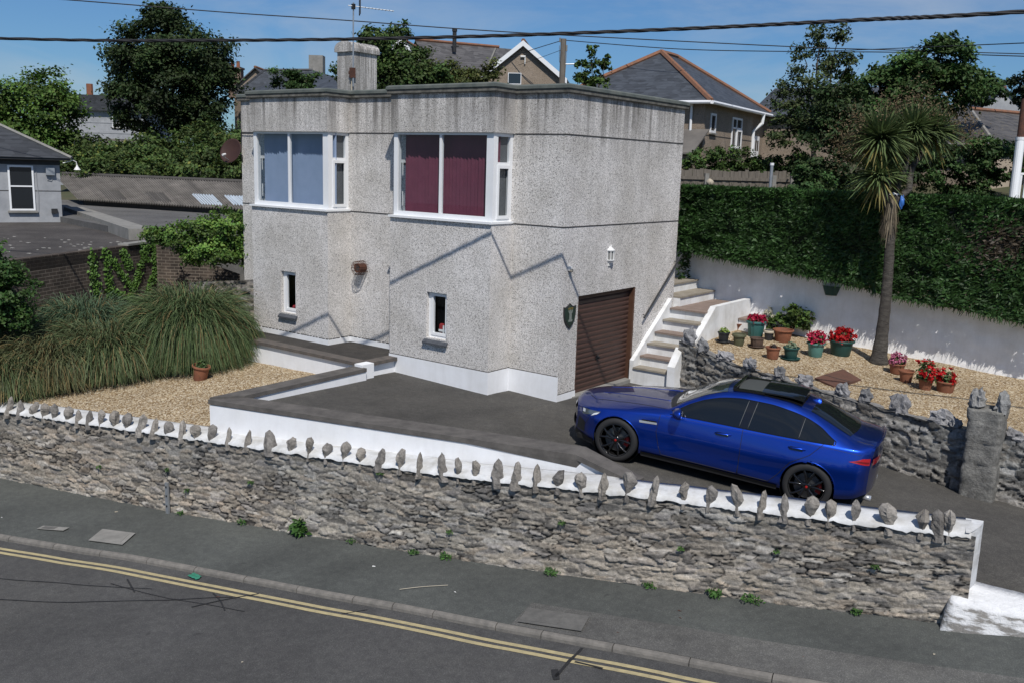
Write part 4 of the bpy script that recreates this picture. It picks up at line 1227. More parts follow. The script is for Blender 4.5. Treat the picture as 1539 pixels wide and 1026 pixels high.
C_ = dict(paint=paint(), glass=cmat('dark_tinted_glass', (.008, .010, .012), 0, .03, 0, .6), screen=cmat('windscreen_glass', (.040, .048, .045), 0, .03, .5, .9), black=cmat('gloss_black_trim', (.008, .008, .009), 0, .12, .5),
          matt=cmat('matt_black_trim', (.012, .012, .013), 0, .6), tyre=cmat('tyre_rubber', (.016, .016, .017), 0, .8), rim=cmat('gloss_black_alloy', (.012, .012, .013), .3, .16, .6), red=cmat('red_caliper_paint', (.38, .015, .012), 0, .35, .4),
          chrome=cmat('satin_chrome', (.60, .61, .63), .6, .25), lamp=cmat('headlamp_glass', (.12, .14, .16), .2, .05, 1, .8), drl=cmat('white_lamp_strip', (.72, .74, .76), 0, .2, .5), tail=cmat('red_lamp_glass', (.40, .012, .02), 0, .08, 1), taild=cmat('dark_red_lamp', (.16, .005, .01), 0, .1, 1), seat=cmat('grey_interior', (.060, .064, .058), 0, .6), blackhole=cmat('wheel_arch_black', (.004, .004, .004), 0, .9), disc=cmat('brake_disc_steel', (.25, .25, .25), .9, .35))


def cr(xs, ys):
    """smooth monotone-ish interpolation through control points"""
    xs = np.array(xs, float); ys = np.array(ys, float)
    d = np.diff(ys) / np.diff(xs); m = np.zeros_like(ys); m[1:-1] = np.where(d[:-1] * d[1:] > 0, 2 * d[:-1] * d[1:] / (d[:-1] + d[1:] + 1e-12), 0); m[0] = d[0]; m[-1] = d[-1]
    def f(x):
        x = np.clip(x, xs[0], xs[-1]); i = np.clip(np.searchsorted(xs, x) - 1, 0, len(xs) - 2); h = xs[i + 1] - xs[i]; t = (x - xs[i]) / h
        return ((1 + 2 * t) * (1 - t) ** 2) * ys[i] + t * (1 - t) ** 2 * h * m[i] + t * t * (3 - 2 * t) * ys[i + 1] + t * t * (t - 1) * h * m[i + 1]
    return f


XF, XR, WB = -.80, 3.83, 2.835
# profile curves along the car
zc = cr([-.80, -.74, -.55, 0, .40, .66, .95, 1.25, 1.5, 1.9, 2.3, 2.7, 2.95, 3.25, 3.42, 3.60, 3.76, 3.83], [.70, .765, .835, .925, .97, 1.00, 1.165, 1.315, 1.39, 1.425, 1.415, 1.355, 1.275, 1.155, 1.105, 1.085, 1.08, 1.06])
zr = cr([-.80, -.74, -.55, 0, .40, .66, .95, 1.25, 1.5, 1.9, 2.3, 2.7, 2.95, 3.25, 3.42, 3.60, 3.76, 3.83], [.665, .72, .775, .875, .925, .955, 1.115, 1.265, 1.335, 1.37, 1.36, 1.285, 1.195, 1.085, 1.05, 1.04, 1.03, 1.01])      # rail / hood edge
yr = cr([-.80, -.55, 0, .40, .66, .95, 1.25, 1.5, 2.0, 2.5, 2.8, 3.1, 3.35, 3.6, 3.83], [.40, .52, .66, .715, .73, .675, .605, .565, .545, .545, .575, .625, .665, .66, .62])
zb = cr([-.80, -.55, 0, .5, .9, 2.0, 2.9, 3.4, 3.83], [.63, .715, .80, .865, .895, .935, .975, .985, .965])                         # belt line
yb = cr([-.80, -.70, -.5, -.2, .2, .8, 2.0, 2.8, 3.3, 3.6, 3.75, 3.83], [.52, .66, .78, .86, .885, .865, .86, .865, .835, .775, .715, .66])
ym = cr([-.80, -.70, -.5, -.25, .1, .6, 1.4, 2.2, 2.8, 3.2, 3.55, 3.75, 3.83], [.55, .70, .83, .905, .922, .895, .90, .91, .928, .905, .845, .77, .70])                # widest, mid height
zm = cr([-.8, 0, 2, 3.0, 3.83], [.53, .62, .64, .70, .72])
yl = cr([-.80, -.70, -.5, -.2, .5, 1.4, 2.3, 3.0, 3.5, 3.75, 3.83], [.52, .68, .82, .895, .875, .865, .88, .89, .84, .75, .68])
zs = cr([-.80, -.5, 0, .5, 2.3, 2.9, 3.4, 3.83], [.21, .20, .21, .205, .205, .22, .27, .36])


def section(x, n=56):
    P = np.array([(yl(x) - .05, zs(x)), (yl(x), zs(x) + .09), (yl(x) + (ym(x) - yl(x)) * .45, zm(x) - .16), (ym(x), zm(x)), (yb(x) + .006, zb(x) - .035), (yb(x) - .012, zb(x)), (yr(x) + (yb(x) - yr(x)) * .52, zb(x) + (zr(x) - zb(x)) * .56), (yr(x), zr(x)), (yr(x) * .72, zr(x) + (zc(x) - zr(x)) * .62), (yr(x) * .36, zr(x) + (zc(x) - zr(x)) * .92), (0, zc(x))])
    # centripetal-like resampling through the control points
    out = []
    seg = [(0, 4), (1, 6), (2, 6), (3, 7), (4, 3), (5, 7), (6, 7), (7, 6), (8, 5), (9, 5)]
    for i, k in seg:
        p0 = P[max(i - 1, 0)]; p1 = P[i]; p2 = P[i + 1]; p3 = P[min(i + 2, len(P) - 1)]
        if i + 2 > len(P) - 1: p3 = np.array((-P[-2][0], P[-2][1]))
        d01, d12, d23 = [max(np.linalg.norm(a - b), 1e-4) for a, b in ((p0, p1), (p1, p2), (p2, p3))]
        m1 = (p2 - p0) / (d01 + d12) * d12; m2 = (p3 - p1) / (d12 + d23) * d12
        for j in range(k):
            t = j / k; h00 = (1 + 2 * t) * (1 - t) ** 2; h10 = t * (1 - t) ** 2; h01 = t * t * (3 - 2 * t); h11 = t * t * (t - 1)
            out.append(h00 * p1 + h10 * m1 + h01 * p2 + h11 * m2)
    out.append(P[-1])
    return np.array(out)


WHEELS = (0.0, WB); WR, AR = .338, .375
SECX = np.concatenate([np.linspace(XF, -.5, 16)[:-1], np.linspace(-.5, XR - .3, 190), np.linspace(XR - .3, XR, 16)[1:]])
SECS = np.array([section(x) for x in SECX])         # (nx, nv, 2)
NX, NV = SECS.shape[:2]


def plan_bow(x, y):
    """front and tail curve away in plan"""
    if x < -.35: return ((-.35 - x) / .45) ** 1.5 * .13 * (y / .6) ** 2
    if x > 3.45: return -((x - 3.45) / .38) ** 1.5 * .10 * (y / .65) ** 2
    return 0


def surf_side(x, z, off=0.0):
    """point of the left hand flank (negative y) at given x and height, below the rail"""
    sec = section(x)[:44]
    zz = sec[:, 1]; i = np.searchsorted(zz, z); i = min(max(i, 1), len(zz) - 1)
    t = (z - zz[i - 1]) / max(zz[i] - zz[i - 1], 1e-6); t = min(max(t, 0), 1)
    y = sec[i - 1, 0] * (1 - t) + sec[i, 0] * t
    dx, dz = sec[i] - sec[i - 1]; nn = np.array((dz, -dx)); nn /= np.linalg.norm(nn) + 1e-9
    y2 = y + nn[0] * off; z2 = z + nn[1] * off
    return (x + plan_bow(x, y2), -y2, z2)


def surf_top(x, y, off=0.0):
    sec = section(x)[36:]
    yy = sec[::-1, 0]; zz = sec[::-1, 1]; z = float(np.interp(abs(y), yy, zz))
    return (x + plan_bow(x, abs(y)), y, z + off)


def twin(mb, name, mat, parent=None, smooth=True):
    """the same piece on both sides of the car, each an object of its own"""
    ps = parent if isinstance(parent, tuple) else (parent or car, parent or car)
    a = mb.build(name, mat, ps[0], local=True, smooth=smooth)
    m2 = MB(); m2.v = [(x, -y, z) for x, y, z in mb.v]; m2.f = [f[::-1] for f in mb.f]; m2.m = list(mb.m); m2.sm = list(mb.sm)
    return (a, m2.build(name, mat, ps[1], local=True, smooth=smooth))


def mirror(mb):
    n = len(mb.v); m = len(mb.f)
    mb.v += [(x, -y, z) for x, y, z in mb.v]
    for i in range(m):
        mb.f.append(tuple(k + n for k in mb.f[i])[::-1]); mb.m.append(mb.m[i]); mb.sm.append(mb.sm[i])
    return mb


car = thing('parked_car', 'metallic blue saloon car parked on the driveway with black wheels and its sunroof slid back', 'car', (2.36, -1.30, -.062), (0, R(4.85), R(11.8)))
mb = MB(); mb.smooth = True
vid = -np.ones((NX, NV), int); vs = []
for i in range(NX):
    for j in range(NV):
        y, z = SECS[i, j]; x = SECX[i]
        for wx in WHEELS:                            # snap to the wheel arch circle
            d = math.hypot(x - wx, z - WR)
            if abs(d - AR) < .014 and j < 26 and d > 1e-3: x = wx + (x - wx) * AR / d; z = WR + (z - WR) * AR / d
        vid[i, j] = len(vs); vs.append((x + plan_bow(SECX[i], y), -y, z))
fs = []
for i in range(NX - 1):
    for j in range(NV - 1):
        cxm = (SECX[i] + SECX[i + 1]) / 2; czm = (SECS[i, j, 1] + SECS[i, j + 1, 1] + SECS[i + 1, j, 1] + SECS[i + 1, j + 1, 1]) / 4
        if j < 26 and any(math.hypot(cxm - wx, czm - WR) < AR - .003 for wx in WHEELS): continue
        fs.append((vid[i, j], vid[i + 1, j], vid[i + 1, j + 1], vid[i, j + 1]))
mb.add(vs, fs)
# nose and tail caps
for end, sg in ((0, -1), (NX - 1, 1)):
    K = 10; sec = SECS[end]; x0 = SECX[end]
    rowsv = []
    for k in range(K + 1):
        f = 1 - k / K
        rowsv.append([(x0 + plan_bow(x0, y * f) + sg * .025 * (1 - f) * math.sin(math.pi * min(max((z - zs(x0)) / (zc(x0) - zs(x0)), 0), 1)), -y * f, z) for y, z in sec])
    n = len(sec); vv = sum(rowsv, []); ff = []
    for k in range(K):
        for j in range(n - 1):
            q = (k * n + j, k * n + j + 1, (k + 1) * n + j + 1, (k + 1) * n + j); ff.append(q[::-1] if sg < 0 else q)
    mb.add(vv, ff)
mb.f = [f[::-1] for f in mb.f]
mirror(mb)
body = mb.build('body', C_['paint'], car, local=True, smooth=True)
bm_ = body.data


def side_patch(name, zlo, zhi, xs_fn, mat, off=.004, nx=40, nz=14, parent=None, both=True):
    """patch laid on the flank between two curves; xs_fn(t,v) gives x"""
    mb = MB(); mb.smooth = True
    def fn(a, b):
        x = xs_fn(a, b); return surf_side(x, zlo(x) + (zhi(x) - zlo(x)) * b, off)
    mb.grid(nx, nz, fn)
    mb.f = [f[::-1] for f in mb.f]
    return twin(mb, name, mat, parent)


def seam(pts, r=.0045, mat=None, name='door_gap', parent=None, top=False, off=.0):
    P = []
    for (xa, za), (xb, zb_) in zip(pts[:-1], pts[1:]):
        n = max(2, int(math.hypot(xb - xa, zb_ - za) / .03))
        for k in range(n): P.append((xa + (xb - xa) * k / n, za + (zb_ - za) * k / n))
    P.append(pts[-1])
    mb = MB(); mb.tube([surf_top(x, -z, off) if top else surf_side(x, z, off) for x, z in P], r, 5)
    return twin(mb, name, mat or C_['matt'], parent)


# side windows
wl_lo = cr([.72, 1.2, 2.2, 3.0, 3.2], [.915, .935, .962, .995, 1.005])
wl_hi = cr([.72, .88, 1.0, 1.25, 1.5, 1.8, 2.1, 2.4, 2.65, 2.85, 3.02, 3.12], [.93, 1.005, 1.085, 1.205, 1.275, 1.31, 1.312, 1.285, 1.235, 1.165, 1.07, 1.02])
side_patch('side_window', lambda x: wl_lo(x), lambda x: wl_hi(x), lambda a, b: .80 + (1.775 - .80) * a + .05 * b * a, C_['glass'], .004)
side_patch('side_window', lambda x: wl_lo(x), lambda x: wl_hi(x), lambda a, b: 1.90 + (2.60 - 1.90) * a + .05 * b * (1 - a) - .0 * b, C_['glass'], .004)
side_patch('side_window', lambda x: wl_lo(x), lambda x: wl_hi(x), lambda a, b: 2.625 + (3.08 - 2.625) * a, C_['glass'], .004, 24)
side_patch('window_pillar', lambda x: wl_lo(x), lambda x: wl_hi(x), lambda a, b: 1.775 + (1.90 - 1.775) * a + .05 * b, C_['black'], .006, 6)
side_patch('window_pillar', lambda x: wl_lo(x), lambda x: wl_hi(x), lambda a, b: 2.60 + .025 * a, C_['black'], .006, 3)
for xa_, xb_ in ((1.775, 1.825), (1.90, 1.95), (2.61, 2.635)):
    mb = MB(); z0_, z1_ = wl_lo(xa_) + .004, wl_hi(xb_) - .004; mb.tube([surf_side(xa_ + (xb_ - xa_) * k / 8, z0_ + (z1_ - z0_) * k / 8, .006) for k in range(9)], .006, 5); twin(mb, 'window_seal', cmat('grey_seal', (.055, .06, .065), 0, .5))
mb = MB()
P = [surf_side(x, wl_hi(x) + .006, .003) for x in np.linspace(.76, 3.10, 60)] + [surf_side(x, wl_lo(x) - .006, .003) for x in np.linspace(3.10, .76, 50)]
mb.tube(P, .007, 6, cap=False); twin(mb, 'window_trim', C_['black'])

# windscreen, back window, bonnet lines, roof glass
def top_patch(name, x0f, x1f, hw0, hw1, mat, off=.005, nx=22, ny=25, parent=None, tilt=0):
    mb = MB(); mb.smooth = True
    def fn(a, b):
        v = b * 2 - 1; u = a; xa = x0f(v); xb = x1f(v); x = xa + (xb - xa) * u; w = hw0 + (hw1 - hw0) * u
        p = surf_top(x, v * w, off + tilt * u); return p
    mb.grid(nx, ny, fn)
    return mb.build(name, mat, parent or car, local=True, smooth=True)
top_patch('windscreen', lambda v: .70 + .10 * v * v, lambda v: 1.43 + .05 * v * v, .69, .525, C_['screen'])
top_patch('scuttle', lambda v: .60 + .14 * v * v, lambda v: .715 + .10 * v * v, .72, .70, C_['matt'], .004, 5)
top_patch('rear_window', lambda v: 2.70 - .02 * v * v, lambda v: 3.37 - .10 * v * v, .50, .575, C_['glass'])
roofp = top_patch('roof_panel', lambda v: 1.52 + .04 * v * v, lambda v: 2.56 - .02 * v * v, .485, .48, C_['black'], .004)
# roof opening at the front and the sliding glass riding over the rear half
op = top_patch('sunroof_opening', lambda v: 1.58 + .03 * v * v, lambda v: 1.98, .40, .41, C_['seat'], .008, 10, 15)
mb = MB(); mb.smooth = False
for yy in (-.44, .44): mb.obox((1.56, yy - .035, surf_top(1.6, .4)[2] - .005), (.44, 0, .03), (0, .07, 0), (0, 0, .03))
mb.obox((1.535, -.44, surf_top(1.54, 0)[2] - .02), (.05, 0, .006), (0, .88, 0), (0, 0, .055)); mb.build('wind_deflector', C_['black'], car, local=True)
mb = MB(); mb.smooth = True
def slid(a, b):
    x = 1.95 + .60 * a; y = (b * 2 - 1) * .44; return (x, y, surf_top(x, y)[2] + .035 + .045 * a)
mb.grid(14, 15, slid); mb.grid(14, 15, lambda a, b: (slid(a, b)[0], slid(a, b)[1], slid(a, b)[2] - .02)); 
for bb in (0, 1): mb.grid(14, 2, lambda a, b: (slid(a, bb)[0], slid(a, bb)[1], slid(a, bb)[2] - .02 * b))
for aa in (0, 1): mb.grid(2, 15, lambda a, b: (slid(aa, b)[0], slid(aa, b)[1], slid(aa, b)[2] - .02 * a))
mb.build('sunroof', C_['glass'], car, local=True)
mb = MB(); mb.smooth = True     # fin aerial
prof = [(0, .0), (.05, .035), (.11, .068), (.155, .072), (.17, .03), (.175, 0)]
for k in range(len(prof) - 1): pass
fin = []
for x, h in prof:
    w_ = .032 * (1 - h / .11); fin.append([(2.585 + x, -w_ - .006, 0), (2.585 + x, -w_ * .35, h), (2.585 + x, w_ * .35, h), (2.585 + x, w_ + .006, 0)])
z0_ = surf_top(2.66, 0)[2] - .01
vs = [(x, y, z0_ + z - .02 * (x - 2.585) / .175) for r_ in fin for x, y, z in r_]
mb.add(vs, [(i * 4 + j, i * 4 + j + 1, (i + 1) * 4 + j + 1, (i + 1) * 4 + j) for i in range(len(fin) - 1) for j in range(3)]); mb.build('roof_fin', C_['paint'], car, local=True)

# panel gaps
seam([(.66, .40), (.60, .62), (.625, .88)])
seam([(.66, .40), (.72, .275), (1.85, .275), (1.86, .40)])
seam([(1.86, .275), (1.855, .6), (1.84, .94)])
seam([(1.86, .275), (2.30, .275), (2.42, .42), (2.56, .64), (2.80, .80), (2.955, .985)])
seam([(-.63, .43), (-.52, .60)], .003)
seam([(-.62, .36), (-.52, .50), (-.1, .615), (.30, .675), (.66, .735)], .0045, top=True, name='bonnet_gap')
seam([(-.5, .20), (0, .29), (.62, .37)], .006, C_['paint'], 'bonnet_crease', top=True, off=.0)
seam([(3.40, .62), (3.45, .60), (3.75, .58)], .004, top=True, name='boot_gap')
seam([(.70, .875), (1.4, .90), (2.3, .928), (3.0, .945), (3.55, .93)], .0035, name='shoulder_crease', mat=C_['matt'], off=-.002)

# sill skirt, lower black trim
side_patch('sill', lambda x: zs(x) - .02, lambda x: zs(x) + .055, lambda a, b: .40 + (2.43 - .40) * a, C_['matt'], .012, 40, 5)
side_patch('front_splitter', lambda x: zs(x) - .03, lambda x: zs(x) + .06 + .05 * max(0, -.45 - x), lambda a, b: -.795 + (.40) * a, C_['matt'], .012, 16, 5)
# wheel arch lips and dark wells
for wx in WHEELS:
    mb = MB(); P = []
    for k in range(41):
        w = R(-18) + (math.pi + R(36)) * k / 40
        x, z = wx + AR * math.cos(w), WR + AR * math.sin(w)
        if z < zs(x) + .01: continue
        P.append(surf_side(x, z, -.004))
    mb.tube(P, .0085, 6); twin(mb, 'wheel_arch_lip', C_['paint'])
    mb = MB()
    for k in range(40):
        w0, w1 = math.pi * 2 * k / 40, math.pi * 2 * (k + 1) / 40; r_ = AR + .004
        mb.quad((wx + r_ * math.cos(w0), -.86, WR + r_ * math.sin(w0)), (wx + r_ * math.cos(w1), -.86, WR + r_ * math.sin(w1)), (wx + r_ * math.cos(w1), -.5, WR + r_ * math.sin(w1)), (wx + r_ * math.cos(w0), -.5, WR + r_ * math.sin(w0)))
    mb.disc((wx, -.52, WR), AR + .004, 40, 1); mb.f = [f for f in mb.f]
    twin(mb, 'wheel_well', C_['blackhole'], smooth=False)
mb = MB(); mb.box((-.62, -.70, .17), (3.5, .70, .24)); mb.build('underbody', C_['blackhole'], car, local=True)

# wheels
def wheel(x, side):
    y = side * .80
    wroot = None
    mb = MB(); mb.smooth = True
    prof = [(.235, -.11), (.262, -.118), (.300, -.118), (.325, -.105), (.336, -.085), (.338, 0), (.336, .085), (.325, .105), (.300, .118), (.262, .118), (.255, .112), (.235, .10)]
    mb.lathe(prof, 56)
    o = mb.build('wheel', C_['tyre'], car, local=True, smooth=True); o.location = (x, y, WR); o.rotation_euler = (R(90) if side < 0 else R(-90), 0, 0)
    # wheel axis: local z points outwards
    mb = MB(); mb.smooth = True
    mb.lathe([(.256, .112), (.250, .116), (.242, .108), (.236, .06), (.232, -.09)], 56)
    for k in range(5):                      # five pairs of split spokes
        for sg in (-1, 1):
            w = 2 * math.pi * k / 5 + .3
            def sp(t, off, up):
                r_ = .045 + .197 * t; a_ = w + sg * (.10 + .20 * t) * (1 if t > 0 else 1); px_, py_ = r_ * math.cos(a_), r_ * math.sin(a_)
                tx, ty = -math.sin(a_), math.cos(a_); return (px_ + tx * off, py_ + ty * off, .085 + .022 * math.sin(t * 2.0) + up)
            ring_ = []
            for q in range(7):
                t = q / 6; ww = .017 - .004 * t
                ring_ += [sp(t, -ww, 0), sp(t, -ww * .8, .010), sp(t, ww * .8, .010), sp(t, ww, 0), sp(t, ww, -.04), sp(t, -ww, -.04)]
            mb.add(ring_, [(q * 6 + j, q * 6 + (j + 1) % 6, (q + 1) * 6 + (j + 1) % 6, (q + 1) * 6 + j) for q in range(6) for j in range(6)])
    mb.lathe([(.0, .098), (.03, .098), (.062, .092), (.068, .07), (.068, .0)], 24)
    for k in range(5):
        w = 2 * math.pi * k / 5 + .62; mb.lathe([(.0, .094), (.009, .094), (.010, .08)], 8, (.05 * math.cos(w), .05 * math.sin(w), 0))
    rim = mb.build('rim', C_['rim'], o, local=True, smooth=True)
    mb = MB(); mb.lathe([(.0, .1015), (.016, .1005), (.019, .097)], 16); mb.build('hub_cap', C_['red'], o, local=True)
    mb = MB(); mb.lathe([(.07, .028), (.185, .028), (.185, .0), (.07, .0)], 40); mb.build('brake_disc', C_['disc'], o, local=True, smooth=False)
    mb = MB(); vs = []
    for k in range(9):
        w = -.42 + .84 * k / 8; w += 0
        for r_, h in ((.125, .05), (.20, .05), (.205, .01), (.12, .01)): vs.append((r_ * math.cos(w), r_ * math.sin(w), h))
    mb.add(vs, [(k * 4 + j, k * 4 + (j + 1) % 4, (k + 1) * 4 + (j + 1) % 4, (k + 1) * 4 + j) for k in range(8) for j in range(4)] + [(0, 1, 2, 3), (32, 35, 34, 33)])
    mb.build('caliper', C_['red'], o, local=True)
    return o
for x in WHEELS:
    for sd in (-1, 1): wheel(x, sd)

# lamps, grille, vents, handles, mirrors
def flank_poly(name, pts, mat, off=.006, parent=None, n=10, both=True):
    """four cornered patch on the flank given as (x,z) corners: bottom front, bottom rear, top rear, top front"""
    (x0, z0_), (x1, z1_), (x2, z2_), (x3, z3_) = pts
    mb = MB(); mb.smooth = True
    def fn(a, b):
        xa = x0 + (x1 - x0) * a; za = z0_ + (z1_ - z0_) * a; xb = x3 + (x2 - x3) * a; zb_ = z3_ + (z2_ - z3_) * a
        return surf_side(xa + (xb - xa) * b, za + (zb_ - za) * b, off)
    mb.grid(n, n, fn); mb.f = [f[::-1] for f in mb.f]
    return twin(mb, name, mat, parent)
h = flank_poly('headlight', [(-.72, .565), (-.34, .665), (-.30, .71), (-.70, .66)], C_['lamp'])
flank_poly('lamp_strip', [(-.50, .605), (-.36, .655), (-.315, .695), (-.44, .655)], C_['drl'], .010, h)
flank_poly('lamp_strip', [(-.715, .60), (-.66, .61), (-.66, .655), (-.71, .65)], C_['drl'], .010, h)
flank_poly('air_intake', [(-.78, .30), (-.62, .31), (-.64, .47), (-.77, .50)], C_['matt'], .006)
mb = MB(); mb.smooth = True
mb.grid(13, 9, lambda a, b: (-.80 - .022 * math.sin(math.pi * b) + plan_bow(-.80, .42 * (a * 2 - 1)) - .006, .42 * (a * 2 - 1) * (1 - .15 * (1 - b)), .50 + .165 * b)); mb.build('grille', C_['black'], car, local=True)
mb = MB(); mb.smooth = True
mb.grid(13, 6, lambda a, b: (-.80 - .018 * math.sin(math.pi * b * .6) + plan_bow(-.80, .46 * (a * 2 - 1)) - .007, .46 * (a * 2 - 1), .29 + .12 * b)); mb.build('lower_intake', C_['matt'], car, local=True)
flank_poly('side_vent', [(.335, .705), (.60, .722), (.595, .752), (.325, .738)], C_['chrome'], .009)
flank_poly('vent_recess', [(.37, .735), (.59, .75), (.585, .772), (.36, .760)], C_['black'], .007)
tl = flank_poly('tail_light', [(3.34, .825), (3.81, .79), (3.80, .885), (3.62, .885)], C_['tail'], .008)
flank_poly('lamp_strip', [(3.42, .838), (3.80, .812), (3.795, .838), (3.52, .852)], C_['taild'], .012, tl)
mb = MB(); mb.smooth = True
mb.grid(8, 5, lambda a, b: (3.83 + .026 + plan_bow(3.83, .70 - .36 * a) + .004, -(.70 - .36 * a), .795 + .09 * b))
twin(mb, 'tail_light', C_['tail'])
mb = MB(); mb.smooth = True
mb.grid(15, 6, lambda a, b: (3.80 + .045 * b + plan_bow(3.78, abs(a * 2 - 1) * .62), (a * 2 - 1) * .62, 1.076 + .032 * math.sin(b * 2.2) - .045 * (a * 2 - 1) ** 2)); mb.build('boot_lip', C_['paint'], car, local=True)
mb = MB(); mb.smooth = True
mb.tube([(3.68, -.55, .28), (3.83, -.55, .28)], .042, 12)
twin(mb, 'exhaust_tip', C_['chrome'])
for x0_, z0_ in ((1.46, .805), (2.50, .845)):
    mb = MB(); p0 = Vector(surf_side(x0_, z0_, .008)); p1 = Vector(surf_side(x0_ + .12, z0_ + .006, .032)); p2 = Vector(surf_side(x0_ + .235, z0_ + .012, .01))
    mb.tube([p0, p0.lerp(p1, .6) + Vector((0, -.006, 0)), p1, p1.lerp(p2, .5), p2], [.010, .015, .015, .014, .009], 8); hd = twin(mb, 'door_handle', C_['paint'])
    flank_poly('handle_recess', [(x0_ + .01, z0_ - .03), (x0_ + .20, z0_ - .025), (x0_ + .19, z0_ + .025), (x0_ + .02, z0_ + .02)], C_['black'], .003, hd)
for sd in (-1, 1):
    mb = MB(); mb.smooth = True
    c_ = (.93, sd * .985, .985)
    vs = []; fs = []
    nu, nv = 10, 16
    for i in range(nu + 1):
        th = math.pi * i / nu
        for j in range(nv):
            ph = 2 * math.pi * j / nv
            ax_, ay_, az_ = math.cos(th), math.sin(th) * math.cos(ph), math.sin(th) * math.sin(ph)
            sx_ = .105 if ax_ < 0 else .04
            vs.append((c_[0] + sx_ * ax_ + .03 * ay_ * sd, c_[1] + .13 * math.copysign(abs(ay_) ** .8, ay_), c_[2] + .078 * math.copysign(abs(az_) ** .8, az_)))
    for i in range(nu):
        for j in range(nv): fs.append((i * nv + j, i * nv + (j + 1) % nv, (i + 1) * nv + (j + 1) % nv, (i + 1) * nv + j))
    mb.add(vs, fs); mr = mb.build('door_mirror', C_['paint'], car, local=True, smooth=True)
    mb = MB(); mb.tube([(.90, sd * .85, .915), (.92, sd * .93, .93), (.93, sd * .97, .94)], [.035, .026, .03], 8); mb.build('mirror_arm', C_['black'], mr, local=True)
    mb = MB(); mb.disc((.967, sd * .985, .985), .055, 16, 0); mb.build('mirror_glass', C_['chrome'], mr, local=True)

# shorten the tail and lengthen the nose a little
for o in list(bpy.data.objects):
    if o.type == 'MESH' and o.parent is not None and (o.parent == car or o.parent.parent == car) and o.location.length < 1e-6 and not o.name.startswith(('rim', 'hub', 'brake', 'caliper')):
        n_ = len(o.data.vertices); a_ = np.empty(n_ * 3, np.float32); o.data.vertices.foreach_get('co', a_); a_ = a_.reshape(-1, 3); x_ = a_[:, 0].copy()
        a_[:, 0] = np.where(x_ < -.42, -.42 + (x_ + .42) * 1.34, np.where(x_ > 3.24, 3.24 + (x_ - 3.24) * .74, x_)); o.data.vertices.foreach_set('co', a_.ravel()); o.data.update()
# ------------------------------------------------------------------ plants
def leaf_quads(P, N, size, aspect, tint, g, bend=.0):
    """one diamond leaf per point: P centres, N rough facing directions"""
    n = len(P)
    N = N / (np.linalg.norm(N, axis=1, keepdims=True) + 1e-9)
    rv = g.standard_normal((n, 3)); a = np.cross(N, rv); a /= np.linalg.norm(a, axis=1, keepdims=True) + 1e-9
    b = np.cross(N, a)
    L = size[:, None] * .5; W = L * aspect
    v = np.stack([P - a * L, P + b * W + N * bend * L, P + a * L, P - b * W + N * bend * L], 1).reshape(-1, 3)
    f = np.arange(4 * n).reshape(n, 4)
    c = np.repeat(tint, 4, 0)
    return v, f, c


def crown_leaves(clumps, n, size, base, g, sub=26, hollow=.55, light=.55, droop=0.0, subr=.30, aspect=.62):
    """leaves gathered in small tufts over the outside of several lumps"""
    clumps = np.array(clumps, float); ar = (clumps[:, 3] * clumps[:, 4] + clumps[:, 4] * clumps[:, 5] + clumps[:, 3] * clumps[:, 5]); pr_ = ar / ar.sum()
    cnt = np.maximum((pr_ * n).astype(int), 40)
    V, F, C, o = [], [], [], 0
    for cl, k in zip(clumps, cnt):
        ns = max(8, int(sub * (.6 + .8 * g.random())))
        d = g.standard_normal((ns, 3)); d[:, 2] = d[:, 2] * .9 + .12; d /= np.linalg.norm(d, axis=1, keepdims=True)
        rad = hollow + (1 - hollow) * g.random((ns, 1)) ** .6
        rad *= (1 + .22 * g.standard_normal((ns, 1)) * .7)
        cen = cl[:3] + d * rad * cl[3:6]
        tuft = .65 + .7 * g.random(ns)
        ix = g.integers(0, ns, k)
        r_ = subr * np.mean(cl[3:6])
        off = g.standard_normal((k, 3)) * r_ * .62 * np.array([1, 1, .62])
        P = cen[ix] + off; P[:, 2] -= droop * np.linalg.norm(off[:, :2], axis=1)
        N = d[ix] * .9 + np.array([0, 0, .75]) + .75 * g.standard_normal((k, 3))
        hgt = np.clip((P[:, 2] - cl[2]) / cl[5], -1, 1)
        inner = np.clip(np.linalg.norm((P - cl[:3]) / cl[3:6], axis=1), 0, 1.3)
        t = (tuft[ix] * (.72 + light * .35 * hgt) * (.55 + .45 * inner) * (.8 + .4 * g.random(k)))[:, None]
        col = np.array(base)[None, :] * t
        col[:, 0] *= (.85 + .4 * g.random(k))
        v, f, c = leaf_quads(P, N, size * (.6 + .8 * g.random(k)), aspect, col, g, .15)
        V.append(v); F.append(f + o); C.append(c); o += len(v)
    return np.concatenate(V), np.concatenate(F), np.concatenate(C)


def limb(mb, a, b, r0, r1, g, n=7, wob=.06):
    a, b = Vector(a), Vector(b); L = (b - a).length; pts = []; rs = []
    for i in range(n):
        t = i / (n - 1); w = wob * L * math.sin(math.pi * t)
        pts.append(a.lerp(b, t) + Vector((g.standard_normal() * w * .5, g.standard_normal() * w * .5, w * .4))); rs.append(r0 + (r1 - r0) * t)
    mb.tube(pts, rs, 7)


